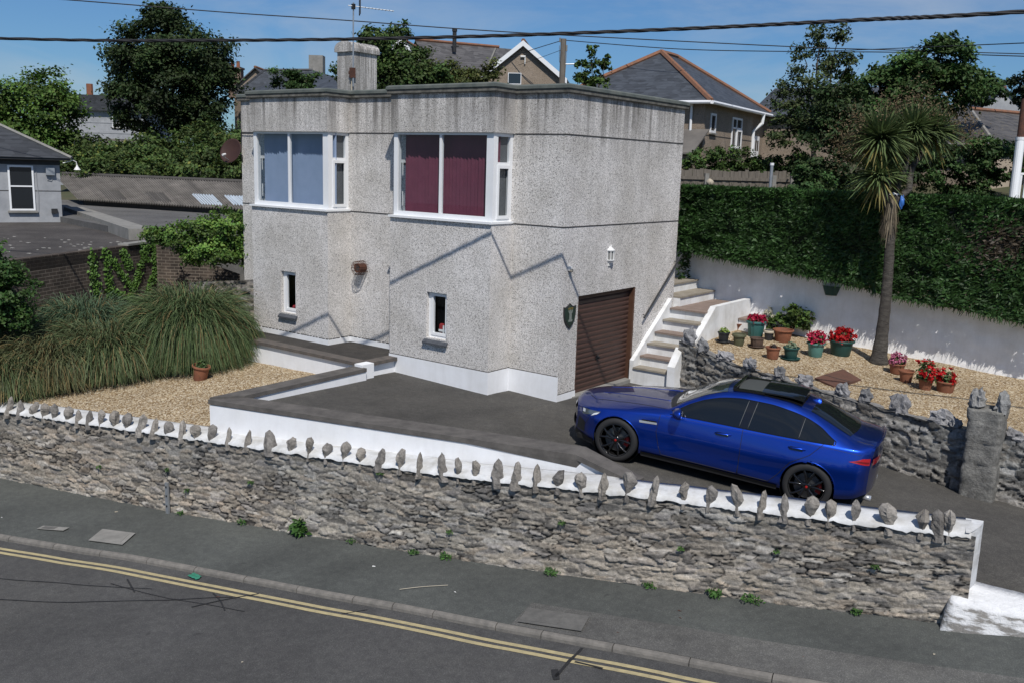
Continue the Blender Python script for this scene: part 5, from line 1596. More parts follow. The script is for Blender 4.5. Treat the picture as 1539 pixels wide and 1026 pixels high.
def tree(name, label, base, clumps, n, size, col, seed, trunk_r=.2, group=None, mat=None, cat='tree', sub=26, hollow=.5, trunk=True, **kw):
    g = np.random.default_rng(seed)
    t = thing(name, label, cat, base, group=group)
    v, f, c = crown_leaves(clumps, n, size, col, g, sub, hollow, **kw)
    np_mesh('crown', v, f, mat or M['leaf_far'], t, c)
    if trunk:
        mb = MB(); mb.smooth = True
        cz = np.mean([k[2] for k in clumps]); cxm = np.mean([k[0] for k in clumps]); cym = np.mean([k[1] for k in clumps])
        fork = Vector((cxm, cym, base[2] + (cz - base[2]) * .55))
        limb(mb, base, fork, trunk_r, trunk_r * .65, g, 7, .03)
        for k in clumps: limb(mb, fork, (k[0], k[1], k[2] + k[5] * .3), trunk_r * .5, trunk_r * .08, g)
        mb.build('trunk', M['bark'], t)
    return t


CR = Vector((.796, .605, 0)); CF = Vector((-.600, .800, 0))     # sideways and away directions of the plot, used to lay out far crowns


def cl_at(p, a, b, c, rx, rz, ry=None):
    """lump: from point p go a sideways, b away, c up"""
    q = Vector(p) + CR * a + CF * b + Vector((0, 0, c)); ry = ry or rx
    return (q.x, q.y, q.z, rx, ry, rz)


G_ = lambda px: px
# far left: light green tree, big dark tree, bank of brambles
p = (-37.788, 9.144, 5.185)
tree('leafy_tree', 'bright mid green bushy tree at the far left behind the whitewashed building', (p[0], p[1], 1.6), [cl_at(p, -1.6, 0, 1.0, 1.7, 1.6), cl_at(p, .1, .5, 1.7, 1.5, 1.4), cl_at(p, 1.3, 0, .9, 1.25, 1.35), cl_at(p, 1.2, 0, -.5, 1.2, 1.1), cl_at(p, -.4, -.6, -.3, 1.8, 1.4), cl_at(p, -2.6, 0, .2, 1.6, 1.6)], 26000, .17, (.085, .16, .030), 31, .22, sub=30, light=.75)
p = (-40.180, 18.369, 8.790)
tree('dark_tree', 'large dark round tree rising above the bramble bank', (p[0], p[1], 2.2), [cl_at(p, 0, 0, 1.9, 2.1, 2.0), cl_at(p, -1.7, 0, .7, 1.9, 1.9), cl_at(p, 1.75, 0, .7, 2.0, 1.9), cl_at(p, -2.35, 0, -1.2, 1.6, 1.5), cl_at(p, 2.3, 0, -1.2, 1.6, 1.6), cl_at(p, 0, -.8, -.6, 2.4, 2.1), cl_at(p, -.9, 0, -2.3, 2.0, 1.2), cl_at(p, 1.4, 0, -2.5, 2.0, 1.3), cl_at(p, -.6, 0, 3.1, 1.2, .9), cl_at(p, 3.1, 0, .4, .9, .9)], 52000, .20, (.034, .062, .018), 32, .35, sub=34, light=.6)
g = np.random.default_rng(40)
cls = []
for k in range(46):
    px = 70 + 310 * g.random(); t_ = g.random(); dd_ = 46 + 4 * t_
    cls.append((px, t_))
pts = [(-29.42, 15.50, 4.41), (-31.51, 17.57, 5.48), (-32.56, 13.58, 4.43), (-32.32, 15.86, 5.09), (-29.81, 14.89, 4.30), (-29.92, 15.36, 4.46), (-31.90, 11.10, 3.58), (-29.81, 16.34, 4.74), (-27.13, 14.05, 3.57), (-34.74, 10.01, 3.77), (-29.15, 12.40, 3.46), (-33.49, 14.94, 5.04), (-32.70, 12.38, 4.09), (-30.66, 11.09, 3.36), (-34.79, 11.97, 4.36), (-31.88, 12.13, 3.86), (-29.09, 15.20, 4.25), (-32.57, 9.73, 3.31), (-31.94, 11.82, 3.79), (-34.13, 13.04, 4.57), (-30.06, 12.89, 3.76), (-35.23, 10.44, 3.99), (-34.97, 12.21, 4.47), (-32.83, 9.39, 3.26), (-30.55, 15.61, 4.66), (-33.59, 15.96, 5.39), (-29.51, 15.21, 4.33), (-31.62, 15.58, 4.86), (-34.10, 11.85, 4.20), (-29.60, 16.02, 4.60), (-30.68, 11.10, 3.36), (-30.34, 15.69, 4.64), (-32.72, 10.25, 3.48), (-36.51, 10.23, 4.17), (-27.92, 13.53, 3.56), (-36.23, 11.49, 4.50), (-30.06, 14.04, 4.09), (-34.39, 10.47, 3.84), (-35.11, 9.08, 3.57), (-31.56, 11.98, 3.76), (-35.31, 9.37, 3.69), (-33.50, 11.42, 3.95), (-33.18, 10.83, 3.73), (-31.67, 12.52, 3.94), (-37.17, 10.11, 4.26), (-36.49, 9.83, 4.04), (-34.63, 13.42, 4.78), (-31.62, 13.67, 4.27), (-32.22, 12.10, 3.92), (-29.09, 15.14, 4.24), (-37.73, 10.75, 4.57), (-32.29, 14.46, 4.65), (-30.88, 14.22, 4.30), (-32.46, 10.89, 3.61), (-36.16, 10.88, 4.30), (-34.31, 11.02, 3.99), (-28.19, 14.11, 3.77), (-29.76, 14.23, 4.09), (-36.68, 9.25, 3.91), (-30.91, 11.27, 3.45)]
cls = [(x, y, z, .9 + .5 * g.random(), .9 + .5 * g.random(), .55 + .35 * g.random()) for x, y, z in pts]
v, f, c = crown_leaves(cls, 60000, .16, (.062, .105, .026), g, 18, .4, light=.6)
br = g.random(len(c) // 4) < .06; c[np.repeat(br, 4)] *= np.array([2.2, 1.6, 1.4])
o = np_mesh('bramble_bank', v, f, M['leaf_far'], None, c); tag(o, 'wide bank of brambles and scrub behind the corrugated roof', 'scrub', kind='stuff')
# behind the house
p = (-15.489, 11.238, 7.849)
tree('garden_tree', 'bushy green tree behind the chimney of the flat roofed house', (p[0], p[1], 3.5), [cl_at(p, -.3, 0, .5, .9, .8), cl_at(p, .3, .4, 1.05, .45, .45), cl_at(p, -.65, 0, .95, .45, .35), cl_at(p, .9, 0, -.1, 1.0, .75), cl_at(p, -1.1, 0, -.3, .8, .7), cl_at(p, .3, 0, -.7, 1.6, .7), cl_at(p, 1.4, 0, -.5, .8, .6)], 15000, .13, (.055, .10, .024), 33, .14, sub=22)
p = (-14.747, 14.289, 7.636)
tree('garden_shrub', 'olive green shrub tree above the roof edge in front of the gabled house', (p[0], p[1], 3.6), [cl_at(p, -.3, 0, 0, 1.1, .55), cl_at(p, .9, 0, .1, .7, .55), cl_at(p, -1.3, 0, .2, .8, .6), cl_at(p, .4, 0, -.6, 1.5, .6)], 9000, .12, (.085, .11, .028), 34, .1, sub=20)
p = (-23.436, 12.869, 7.692)
tree('roof_shrub', 'small green shrub showing left of the house chimney', (p[0], p[1], 4.0), [cl_at(p, .2, 0, -.1, .8, .5), cl_at(p, 1.0, 0, -.2, .6, .6)], 4000, .12, (.055, .11, .03), 35, .08, sub=14)
p = (-7.929, 13.045, 7.633)
g = np.random.default_rng(36)
tree('young_tree', 'thin young tree with upright branches beside the telegraph pole', (p[0], p[1], 4.0), [cl_at(p, 0, 0, .55, .20, .28), cl_at(p, -.38, 0, .05, .28, .22), cl_at(p, .42, 0, .0, .26, .30), cl_at(p, .02, 0, 0, .3, .35), cl_at(p, -.35, 0, -.35, .38, .24), cl_at(p, .3, 0, -.4, .4, .28), cl_at(p, 0, 0, -.8, .55, .35), cl_at(p, .5, 0, .3, .13, .2)], 3200, .10, (.09, .16, .035), 36, .05, sub=10, hollow=.25)
# right hand trees
p = (-1.397, 16.555, 7.123)
g = np.random.default_rng(37)
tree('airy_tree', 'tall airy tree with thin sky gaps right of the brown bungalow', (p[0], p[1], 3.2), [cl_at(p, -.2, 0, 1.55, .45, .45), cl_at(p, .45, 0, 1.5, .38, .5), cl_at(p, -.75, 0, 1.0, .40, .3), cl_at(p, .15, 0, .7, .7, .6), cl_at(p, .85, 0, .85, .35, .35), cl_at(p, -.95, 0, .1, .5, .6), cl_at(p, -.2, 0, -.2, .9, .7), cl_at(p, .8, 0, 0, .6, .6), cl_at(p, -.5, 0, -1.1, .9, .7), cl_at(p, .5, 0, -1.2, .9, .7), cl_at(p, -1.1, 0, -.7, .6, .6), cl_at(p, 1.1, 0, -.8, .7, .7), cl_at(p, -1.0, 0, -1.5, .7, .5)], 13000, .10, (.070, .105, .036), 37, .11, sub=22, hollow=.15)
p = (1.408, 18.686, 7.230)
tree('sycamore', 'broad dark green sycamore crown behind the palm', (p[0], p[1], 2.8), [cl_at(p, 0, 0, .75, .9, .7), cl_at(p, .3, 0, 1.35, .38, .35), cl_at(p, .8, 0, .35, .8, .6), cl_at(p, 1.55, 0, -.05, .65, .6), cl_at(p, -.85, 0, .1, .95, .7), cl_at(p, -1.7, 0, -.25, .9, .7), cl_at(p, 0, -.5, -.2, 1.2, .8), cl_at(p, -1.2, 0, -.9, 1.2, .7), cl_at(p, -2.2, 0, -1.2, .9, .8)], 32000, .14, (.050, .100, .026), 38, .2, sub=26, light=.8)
p = (-1.748, 55.207, 10.343)
tree('dark_palm', 'dark tree at the top right corner of the view', (p[0], p[1], 4.5), [cl_at(p, .3, 0, 0, 1.3, 1.0), cl_at(p, .4, 0, -1.2, 1.0, .8)], 3500, .25, (.020, .034, .015), 39, .2, sub=12)
# ivy and dark growth between the palm and the mossy roof
g = np.random.default_rng(42)
p = (0.195, 13.405, 4.867)
cls = [cl_at(p, a, b, c_, .55 + .25 * g.random(), .5 + .25 * g.random()) for a, b, c_ in ((-.2, 0, .6), (.4, .3, .9), (.2, -.2, -.1), (1.0, 0, .5), (1.7, 0, .2), (1.4, 0, -.5), (.7, 0, -.7), (-.5, 0, -.3), (2.2, 0, -.4), (2.0, .4, .8), (-.3, 0, -.75), (.1, 0, 1.5), (-.3, .3, 1.2))]
v, f, c = crown_leaves(cls, 16000, .11, (.040, .075, .022), g, 20, .4)
t = thing('laurel_bush', 'dense dark green bush growing behind the hedge left of the palm', 'bush', (p[0], p[1], 2.5)); np_mesh('foliage', v, f, M['leaf_far'], t, c)
p = (3.479, 16.089, 4.713)
cls = [cl_at(p, a, b, c_, .42 + .2 * g.random(), .40 + .2 * g.random()) for a, b, c_ in ((-.9, 0, .25), (-.3, 0, .4), (.3, 0, .3), (.7, .1, .25), (-.7, 0, -.4), (0, 0, -.3), (.55, 0, -.35), (-1.3, 0, -.2), (-1.6, 0, .1), (.9, 0, .2), (-.4, 0, -.85), (.3, 0, -.9))]
v, f, c = crown_leaves(cls, 14000, .10, (.045, .092, .024), g, 18, .5)
t = thing('ivy', 'dark ivy smothering the wall under the mossy slate roof', 'ivy', (p[0], p[1], 2.5)); np_mesh('foliage', v, f, M['leaf_far'], t, c)
p = (-3.267, 15.855, 4.695)
g = np.random.default_rng(43)
cls = [cl_at(p, -1.9 + .42 * k, .15 * g.standard_normal(), .18 * math.sin(k * .9) - .05 * abs(k - 5) + .1, .42, .40) for k in range(11)] + [cl_at(p, -1.9 + .42 * k, 0, -.35, .42, .35) for k in range(11)]
v, f, c = crown_leaves(cls, 12000, .10, (.060, .112, .026), g, 16, .5)
t = thing('bungalow_hedge', 'rounded green hedge between the timber fence and the brown bungalow', 'hedge', (p[0], p[1], 3.3)); np_mesh('foliage', v, f, M['leaf_far'], t, c)
p = (0.172, 11.279, 4.008)
v, f, c = crown_leaves([cl_at(p, 0, 0, -.05, .42, .36), cl_at(p, .45, .2, .05, .4, .4), cl_at(p, .1, 0, .3, .35, .25)], 4500, .085, (.05, .105, .03), g, 16, .5)
t = thing('round_bush', 'rounded bush at the right hand end of the timber fence', 'bush', (p[0], p[1], 3)); np_mesh('foliage', v, f, M['leaf_far'], t, c)
# bush sitting on the brick wall left of the house, bush at left edge
g = np.random.default_rng(44)
p = (-10.522, -0.346, 2.217)
cls = [cl_at(p, a, b, c_, r_, r2) for a, b, c_, r_, r2 in ((-.55, 0, .1, .55, .38), (.1, 0, .2, .55, .42), (.8, 0, .35, .6, .5), (-1.1, 0, .15, .35, .2), (.5, -.2, -.25, .65, .38), (1.2, 0, -.1, .5, .5), (0, 0, -.3, .4, .3))]
v, f, c = crown_leaves(cls, 17000, .075, (.115, .215, .040), g, 26, .55, light=.8)
t = thing('ivy_bush', 'bright green bush spilling over the end of the dark brick wall beside the house', 'bush', (p[0], p[1], 1)); np_mesh('foliage', v, f, M['leaf'], t, c)
p = (-9.632, -5.502, 1.794)
v, f, c = crown_leaves([cl_at(p, -.2, 0, .2, .55, .5), cl_at(p, .1, 0, -.25, .5, .5), cl_at(p, -.1, 0, -.7, .6, .4)], 9000, .075, (.055, .125, .028), g, 22, .55)
t = thing('laurel_bush', 'dark glossy bush cut off by the left edge above the tall grass', 'bush', (p[0], p[1], -.3)); np_mesh('foliage', v, f, M['leaf'], t, c)
# ivy strands hanging on the brick wall
g = np.random.default_rng(45)
V, F, C, o_ = [], [], [], 0
P0, P1 = Vector((-10.863, -4.410, 2.050)), Vector((-12.888, -0.093, 2.050))
for (u0, w0), (u1, w1) in (((.47, .02), (.49, .62)), ((.58, 0), (.60, .7)), ((.60, .1), (.80, .62)), ((.60, .55), (.84, .80)), ((.94, .02), (.84, .45)), ((.84, .45), (.76, .72)), ((1.0, .0), (1.02, .35)), ((1.02, .35), (.93, .68)), ((.72, .05), (.78, .3)), ((.60, .7), (.66, .98)), ((.9, .0), (.93, .25))):
    n = 210; t_ = g.random(n); u = u0 + (u1 - u0) * t_ + .016 * g.standard_normal(n); w = w0 + (w1 - w0) * t_ + .02 * g.standard_normal(n)
    P = np.array([(P0.x + (P1.x - P0.x) * a, P0.y + (P1.y - P0.y) * a, P0.z + (P1.z - P0.z) * a - b * 1.9) for a, b in zip(u, w)]); P += np.array(-CF)[None, :] * (.05 + .05 * g.random((n, 1)))
    v, f, c = leaf_quads(P, np.array(-CF)[None, :] + .6 * g.standard_normal((n, 3)) + np.array([0, 0, .4]), .085 * (.6 + .8 * g.random(n)), .8, np.array([(.085, .17, .03)]) * (.6 + .8 * g.random((n, 1))), g, .1)
    V.append(v); F.append(f + o_); C.append(c); o_ += len(v)
o = np_mesh('ivy_strands', np.concatenate(V), np.concatenate(F), M['leaf'], None, np.concatenate(C)); tag(o, 'light green ivy strands hanging down the dark brick wall', 'ivy')

# tall clipped hedge over the white wall
g = np.random.default_rng(50)
t = thing('hedge', 'tall clipped dark green conifer hedge above the white wall', 'hedge', (5, 6.7, 2))
HX0, HX1, HF, HB, HT = -.66, 12.0, 5.73, 7.5, 3.99
def hz0(x): return wtop2(x) - .05
mb = MB(); mb.smooth = True
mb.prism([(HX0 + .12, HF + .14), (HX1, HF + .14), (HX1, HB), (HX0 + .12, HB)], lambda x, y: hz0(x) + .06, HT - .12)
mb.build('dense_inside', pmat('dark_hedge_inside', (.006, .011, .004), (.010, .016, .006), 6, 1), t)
n = 98000
x = HX0 + (HX1 - HX0) * g.random(n); w = g.random(n)
top = g.random(n) < .22
zb_ = np.interp(x, [-1, .9, 2.9, 3.75, 4.3, 5.4, 6.7, 12], [2.66, 2.43, 2.23, 2.13, 2.00, 1.93, 1.77, 1.45]) - .10
lump = np.array([noise.noise(Vector((a * 1.6, b * 3.5, 2))) * .6 + noise.noise(Vector((a * 4.5, b * 9, 7))) * .4 for a, b in zip(x, w)])
z = zb_ + (HT - zb_) * w; y = HF + .14 - .16 * lump - .09 * g.random(n)
y -= .05 * np.clip((.25 - w) / .25, 0, 1)
nrm = np.tile(np.array([[.15, -1, .35]]), (n, 1))
y[top] = HF + (HB - HF) * g.random(top.sum()); z[top] = HT - .10 + .12 * lump[top] + .06 * g.random(top.sum()) - .08 * np.clip((HF + .2 - y[top]) / .2, 0, 1); nrm[top] = (0, -.2, 1)
le = (~top) & (g.random(n) < .05); x[le] = HX0 + .14 - .1 * g.random(le.sum()); y[le] = HF + (HB - HF) * g.random(le.sum()); nrm[le] = (-1, 0, .3)
P = np.stack([x, y, z], 1)
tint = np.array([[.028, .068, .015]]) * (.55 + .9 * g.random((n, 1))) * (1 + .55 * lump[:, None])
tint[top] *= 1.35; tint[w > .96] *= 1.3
dead = np.exp(-(((x - 6.05) / .50) ** 2 + ((z - 3.05) / .38) ** 2)) + .7 * np.exp(-(((x - 6.6) / .5) ** 2 + ((z - 3.3) / .3) ** 2)); dm = (g.random(n) < dead * .8)[:, None]
tint = np.where(dm, np.array([[.07, .055, .038]]) * (.6 + .8 * g.random((n, 1))), tint)
# sprays are long and slant up and along
nn = nrm + .55 * g.standard_normal((n, 3)); nn /= np.linalg.norm(nn, axis=1, keepdims=True)
ax = np.tile(np.array([[.9, -.25, .35]]), (n, 1)) * np.where(g.random((n, 1)) < .5, 1, -1) + .55 * g.standard_normal((n, 3)); ax /= np.linalg.norm(ax, axis=1, keepdims=True)
bx_ = np.cross(nn, ax); bx_ /= np.linalg.norm(bx_, axis=1, keepdims=True)
L = (.034 + .046 * g.random((n, 1)))
v = np.stack([P - ax * L, P + bx_ * L * .35, P + ax * L, P - bx_ * L * .35], 1).reshape(-1, 3)
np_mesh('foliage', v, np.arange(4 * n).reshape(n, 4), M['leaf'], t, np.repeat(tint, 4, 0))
# wisps hanging below and above
n = 2600; x = HX0 + (HX1 - HX0) * g.random(n); y = HF + .02 + .16 * g.random(n)
z0 = np.where(g.random(n) < .62, np.interp(x, [-1, .9, 2.9, 3.75, 4.3, 5.4, 6.7, 12], [2.66, 2.43, 2.23, 2.13, 2.00, 1.93, 1.77, 1.45]) - .06, HT - .08)
dn = np.where(z0 > 3.5, 1, -1); ln = .05 + .13 * g.random(n) ** 2
P = np.stack([x, y, z0], 1); e = P + np.stack([.05 * g.standard_normal(n), -.03 - .05 * g.random(n), dn * ln], 1); sd = np.array([.008, 0, 0])
v = np.stack([P - sd * 1.6, P + sd * 1.6, e + sd * .4, e - sd * .4], 1).reshape(-1, 3)
np_mesh('loose_wisps', v, np.arange(4 * n).reshape(n, 4), M['leaf'], t, np.repeat(np.array([[.035, .08, .02]]) * (.6 + .8 * g.random((n, 1))), 4, 0))

# ------------------------------------------------------------------ pampas grass
def grass_clump(label, cx_, cy_, r, hgt, n, seed, col, base_r=.55, droop=1.0, group='ornamental grasses on the left gravel', dry=.10, nm='pampas_grass'):
    g = np.random.default_rng(seed); z0_ = gravel_h(cx_, cy_)
    t = thing(nm, label, 'grass', (cx_, cy_, z0_), group=group)
    th = 2 * math.pi * g.random(n); ra = base_r * np.sqrt(g.random(n)); out = (r * (.25 + .85 * g.random(n) ** .7)); hh = hgt * (.72 + .34 * g.random(n)) * (1.02 - .16 * (out / r) ** 2)
    K = 7; ts = np.linspace(0, 1, K)
    bx0 = cx_ + ra * np.cos(th); by0 = cy_ + ra * np.sin(th)
    th2 = th + .75 * g.standard_normal(n)
    # rise, arch over, hang down
    rad = out[:, None] * (ts[None, :] ** 1.35); zz = hh[:, None] * (np.sin(np.minimum(ts[None, :] * 1.75, 1.75) * 1.0) ** .85 if True else 0)
    kk = np.where(g.random(n) < .30 + .35 * (1 - droop), 1.15 + .35 * g.random(n), 1.72 + .36 * g.random(n))[:, None]
    hang = (kk[:, 0] > 1.6); out = np.where(hang, r * (.80 + .32 * g.random(n)), out); rad = out[:, None] * (1 - (1 - ts[None, :]) ** 1.55 * .92 - .08 * (1 - ts[None, :]))
    rad = np.where(hang[:, None], rad * (.55 + .45 * ts[None, :]), out[:, None] * ts[None, :] ** 1.35)
    lowb = g.random(n) < .28; hh = np.where(lowb & hang, hh * (.35 + .4 * g.random(n)), hh)
    zz = hh[:, None] * np.clip(2.05 * ts[None, :] - kk * ts[None, :] ** 2.1, -.02, 2)
    px = bx0[:, None] + rad * np.cos(th2)[:, None]; py = by0[:, None] + rad * np.sin(th2)[:, None]; pz = z0_ + zz + .0
    pz = np.maximum(pz, z0_ + .03 + .05 * g.random((n, 1)))
    P = np.stack([px, py, pz], 2)
    tx = np.gradient(P, axis=1); tx /= np.linalg.norm(tx, axis=2, keepdims=True) + 1e-9
    sdv = np.cross(tx, np.array([0, 0, 1.0])) + .5 * g.standard_normal((n, 1, 3)); sdv /= np.linalg.norm(sdv, axis=2, keepdims=True) + 1e-9
    wd = (.0065 + .0055 * g.random(n))[:, None, None] * np.clip(1.15 - ts[None, :, None] ** 2, .12, 1)
    v = np.stack([P - sdv * wd, P + sdv * wd], 2).reshape(n, K * 2, 3)
    base = np.arange(n)[:, None, None] * (2 * K); q = np.arange(K - 1)[None, :, None] * 2
    f = (base + q + np.array([0, 1, 3, 2])[None, None, :]).reshape(-1, 4)
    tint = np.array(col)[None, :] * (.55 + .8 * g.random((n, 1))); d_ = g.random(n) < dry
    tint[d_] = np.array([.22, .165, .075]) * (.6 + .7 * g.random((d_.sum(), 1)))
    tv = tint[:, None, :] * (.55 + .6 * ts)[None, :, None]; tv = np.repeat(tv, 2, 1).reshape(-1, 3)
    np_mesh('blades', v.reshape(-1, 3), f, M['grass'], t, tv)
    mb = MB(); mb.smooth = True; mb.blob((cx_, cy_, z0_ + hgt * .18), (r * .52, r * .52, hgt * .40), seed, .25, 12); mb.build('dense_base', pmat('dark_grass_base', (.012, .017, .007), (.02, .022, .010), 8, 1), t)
    return t


GC = (.088, .130, .052)
grass_clump('largest domed clump of pampas grass beside the house end of the left gravel', -8.05, -2.35, 1.14, 1.92, 12500, 61, GC, .5, dry=.12)
grass_clump('second clump of long grass just left of the largest domed clump', -8.9, -3.75, 1.05, 1.35, 8500, 62, (.092, .126, .054), .6, dry=.13)
grass_clump('straw coloured dry clump of long grass in the middle of the left row', -9.3, -4.75, .95, 1.30, 7500, 63, (.110, .124, .058), .6, dry=.26)
grass_clump('blue green upright clump of long grass behind the dry clump', -10.4, -3.4, .95, 1.62, 6500, 64, (.080, .130, .072), .5, droop=.4, dry=.12)
grass_clump('clump of long grass at the left edge nearest the street wall', -9.5, -5.6, .85, 1.12, 7000, 65, (.090, .122, .050), .55, dry=.16)
grass_clump('clump of long grass at the far left edge behind the nearest one', -10.6, -4.9, .95, 1.35, 6000, 66, (.090, .122, .052), .6, dry=.16)

# ------------------------------------------------------------------ pots
def pot_profile(r, h, rim=.14, taper=.74):
    rb = r * taper
    return [(0, 0), (rb * .96, 0), (rb, .01), (rb + (r - rb) * .70, h * (1 - rim)), (r * 1.06, h * (1 - rim) + .005), (r * 1.08, h - .012), (r * 1.05, h), (r * .96, h), (r * .92, h - .06), (r * .6, h - .055), (0, h - .05)]


def flowers(t, r, z, hgt, n_leaf, n_flower, lc, fc, seed, fsize=.055, spread=1.0):
    g = np.random.default_rng(seed)
    w = WL[t.name]
    if n_leaf:
        d = g.standard_normal((n_leaf, 3)); d /= np.linalg.norm(d, axis=1, keepdims=True); d[:, 2] = np.abs(d[:, 2])
        P = d * np.array([r * spread, r * spread, hgt]) * (.35 + .65 * g.random((n_leaf, 1))) + np.array([0, 0, z])
        v, f, c = leaf_quads(P, d + np.array([0, 0, .5]) + .5 * g.standard_normal((n_leaf, 3)), .07 * (.6 + .8 * g.random(n_leaf)), .62, np.array([lc]) * (.5 + .9 * g.random((n_leaf, 1))), g, .2)
        np_mesh('leaves', v, f, M['leaf'], t, c, local=True)
    if n_flower:
        for k in range(n_flower):
            d = g.standard_normal(3); d /= np.linalg.norm(d); d[2] = abs(d[2]) * .9 + .15
            c0 = d * np.array([r * spread, r * spread, hgt]) * (.75 + .32 * g.random()) + np.array([0, 0, z + .01])
            m_ = 16; o2 = g.standard_normal((m_, 3)) * fsize * .42
            v, f, c = leaf_quads(c0 + o2, d[None, :] + .7 * g.standard_normal((m_, 3)), fsize * (.6 + .6 * g.random(m_)), .9, np.array([fc]) * (.55 + .75 * g.random((m_, 1))), g, .3)
            np_mesh('bloom', v, f, M['petal'], t, c, local=True)


def pot(name, label, xy, r, h, mat, soil=True, saucer=None, rot=(0, 0, 0), z=None, taper=.74, plant=None, group='pots on the garden gravel', rim_mat=None, ribs=False):
    x, y = xy; z = garden_h(x, y) if z is None else z
    t = thing(name, label, 'plant pot', (x, y, z - .005), rot, group)
    zo = 0
    if saucer:
        mb = MB(); mb.smooth = True; mb.lathe([(0, 0), (r * 1.0, 0), (r * 1.22, .035), (r * 1.25, .035), (r * 1.18, .014), (0, .012)], 28); mb.build('saucer', saucer, t, local=True); zo = .014
    mb = MB(); mb.smooth = True
    pf = [(a, b + zo) for a, b in pot_profile(r, h, taper=taper)]
    mb.lathe(pf[:9], 32)
    if ribs:
        vs = []
        for i, (x_, y_, z_) in enumerate(mb.v):
            w = math.atan2(y_, x_); k_ = 1 + .035 * math.cos(w * 18); vs.append((x_ * k_, y_ * k_, z_))
        mb.v = vs
    p_ = mb.build('pot', mat, t, local=True, auto=40)
    if rim_mat:
        mb = MB(); mb.smooth = True; mb.lathe([(r * 1.085, h - .05 + zo), (r * 1.10, h - .02 + zo), (r * 1.07, h + .004 + zo), (r * .98, h + .004 + zo), (r * .95, h - .03 + zo)], 32); mb.build('rim', rim_mat, t, local=True)
    if soil:
        mb = MB(); mb.smooth = True; mb.grid(9, 9, lambda a, b: (r * .94 * a * math.cos(2 * math.pi * b), r * .94 * a * math.sin(2 * math.pi * b), h - .055 + zo + .012 * noise.noise(Vector((a * 6, b * 9, r * 40))))); mb.build('soil', M['soil'], t, local=True)
    if plant: flowers(t, **dict(plant, z=h - .03 + zo))
    return t


RED, CRIM, PINK = (.48, .012, .016), (.42, .012, .055), (.52, .16, .26)
LG = (.06, .13, .03)
pot('flower_pot', 'small black pot on a saucer with a yellow green seedling, nearest the steps parapet', (1.350, 4.241), .125, .21, M['black_pot'], saucer=M['black_pot'], plant=dict(r=.11, hgt=.12, n_leaf=130, n_flower=0, lc=(.20, .28, .06), fc=RED, seed=1))
pot('bowl', 'wide shallow terracotta bowl standing behind the olive pot', (1.006, 5.724), .17, .14, M['terracotta'])
pot('flower_pot', 'olive green glazed pot with a pale rim and bare soil', (1.677, 4.289), .135, .235, M['olive_pot'], rim_mat=M['olive_pot'])
pot('flower_pot', 'large ribbed teal tub full of crimson flowers in front of the low white block', (1.616, 5.305), .20, .36, M['teal_pot'], ribs=True, plant=dict(r=.19, hgt=.14, n_leaf=160, n_flower=34, lc=LG, fc=CRIM, seed=2))
pot('flower_pot', 'squat brown woven looking pot on a saucer', (2.014, 4.439), .14, .185, M['brown_pot'], saucer=M['brown_pot'], taper=.85, ribs=True)
pot('flower_pot', 'small dark pot with a cream rim beside the large terracotta pot', (1.947, 5.247), .11, .22, M['black_pot'], rim_mat=M['cream'])
pot('flower_pot', 'large wide terracotta pot in front of the leafy shrub', (2.208, 5.385), .21, .27, M['terracotta'])
pot('flower_pot', 'terracotta pot with a small dark plant, foremost of the left cluster', (2.629, 3.789), .145, .235, M['terracotta'], plant=dict(r=.09, hgt=.09, n_leaf=60, n_flower=0, lc=(.04, .03, .03), fc=RED, seed=3))
pot('flower_pot', 'dark green pot on a saucer with a pale grey green plant', (2.906, 4.040), .155, .235, M['dkgreen_pot'], saucer=M['dkgreen_pot'], plant=dict(r=.14, hgt=.13, n_leaf=120, n_flower=0, lc=(.16, .22, .14), fc=RED, seed=4))
pot('flower_pot', 'pale teal pot with crimson and pink flowers', (3.180, 4.682), .175, .29, M['teal_pale'], plant=dict(r=.20, hgt=.24, n_leaf=200, n_flower=26, lc=(.045, .09, .03), fc=(.50, .03, .08), seed=5))
pot('flower_pot', 'biggest dark green tub crowded with bright red flowers', (3.513, 5.243), .25, .32, M['dkgreen_pot'], plant=dict(r=.25, hgt=.25, n_leaf=260, n_flower=44, lc=(.04, .085, .025), fc=RED, seed=6, spread=1.05))
pot('flower_pot', 'terracotta pot with pink flowers beside the palm trunk', (4.788, 4.697), .155, .20, M['terracotta'], plant=dict(r=.15, hgt=.20, n_leaf=110, n_flower=26, lc=LG, fc=PINK, seed=7))
pot('flower_pot', 'terracotta pot without flowers between the pink and the tall red ones', (5.102, 4.175), .135, .225, M['terracotta'])
pot('flower_pot', 'terracotta pot with a tall red flowering plant', (5.520, 3.887), .135, .22, M['terracotta'], plant=dict(r=.22, hgt=.42, n_leaf=300, n_flower=16, lc=(.045, .10, .028), fc=RED, seed=8))
pot('flower_pot', 'wider terracotta pot with red flowers at the right end of the row', (5.839, 4.002), .18, .225, M['terracotta'], plant=dict(r=.17, hgt=.24, n_leaf=130, n_flower=15, lc=(.05, .10, .03), fc=RED, seed=9))
pot('flower_pot', 'leaning terracotta pot with a tuft of grass alone on the left gravel', (-6.72, -3.05), .175, .31, M['terracotta'], rot=(R(-3), R(9), 0), z=gravel_h(-6.72, -3.05), group='pot on the left gravel', plant=dict(r=.11, hgt=.16, n_leaf=90, n_flower=0, lc=(.07, .12, .035), fc=RED, seed=10))
g = np.random.default_rng(70)
x_, y_ = (2.020, 6.097); z_ = garden_h(x_, y_)
t = thing('hydrangea', 'leafy green shrub against the white wall behind the pots', 'shrub', (x_, y_, z_))
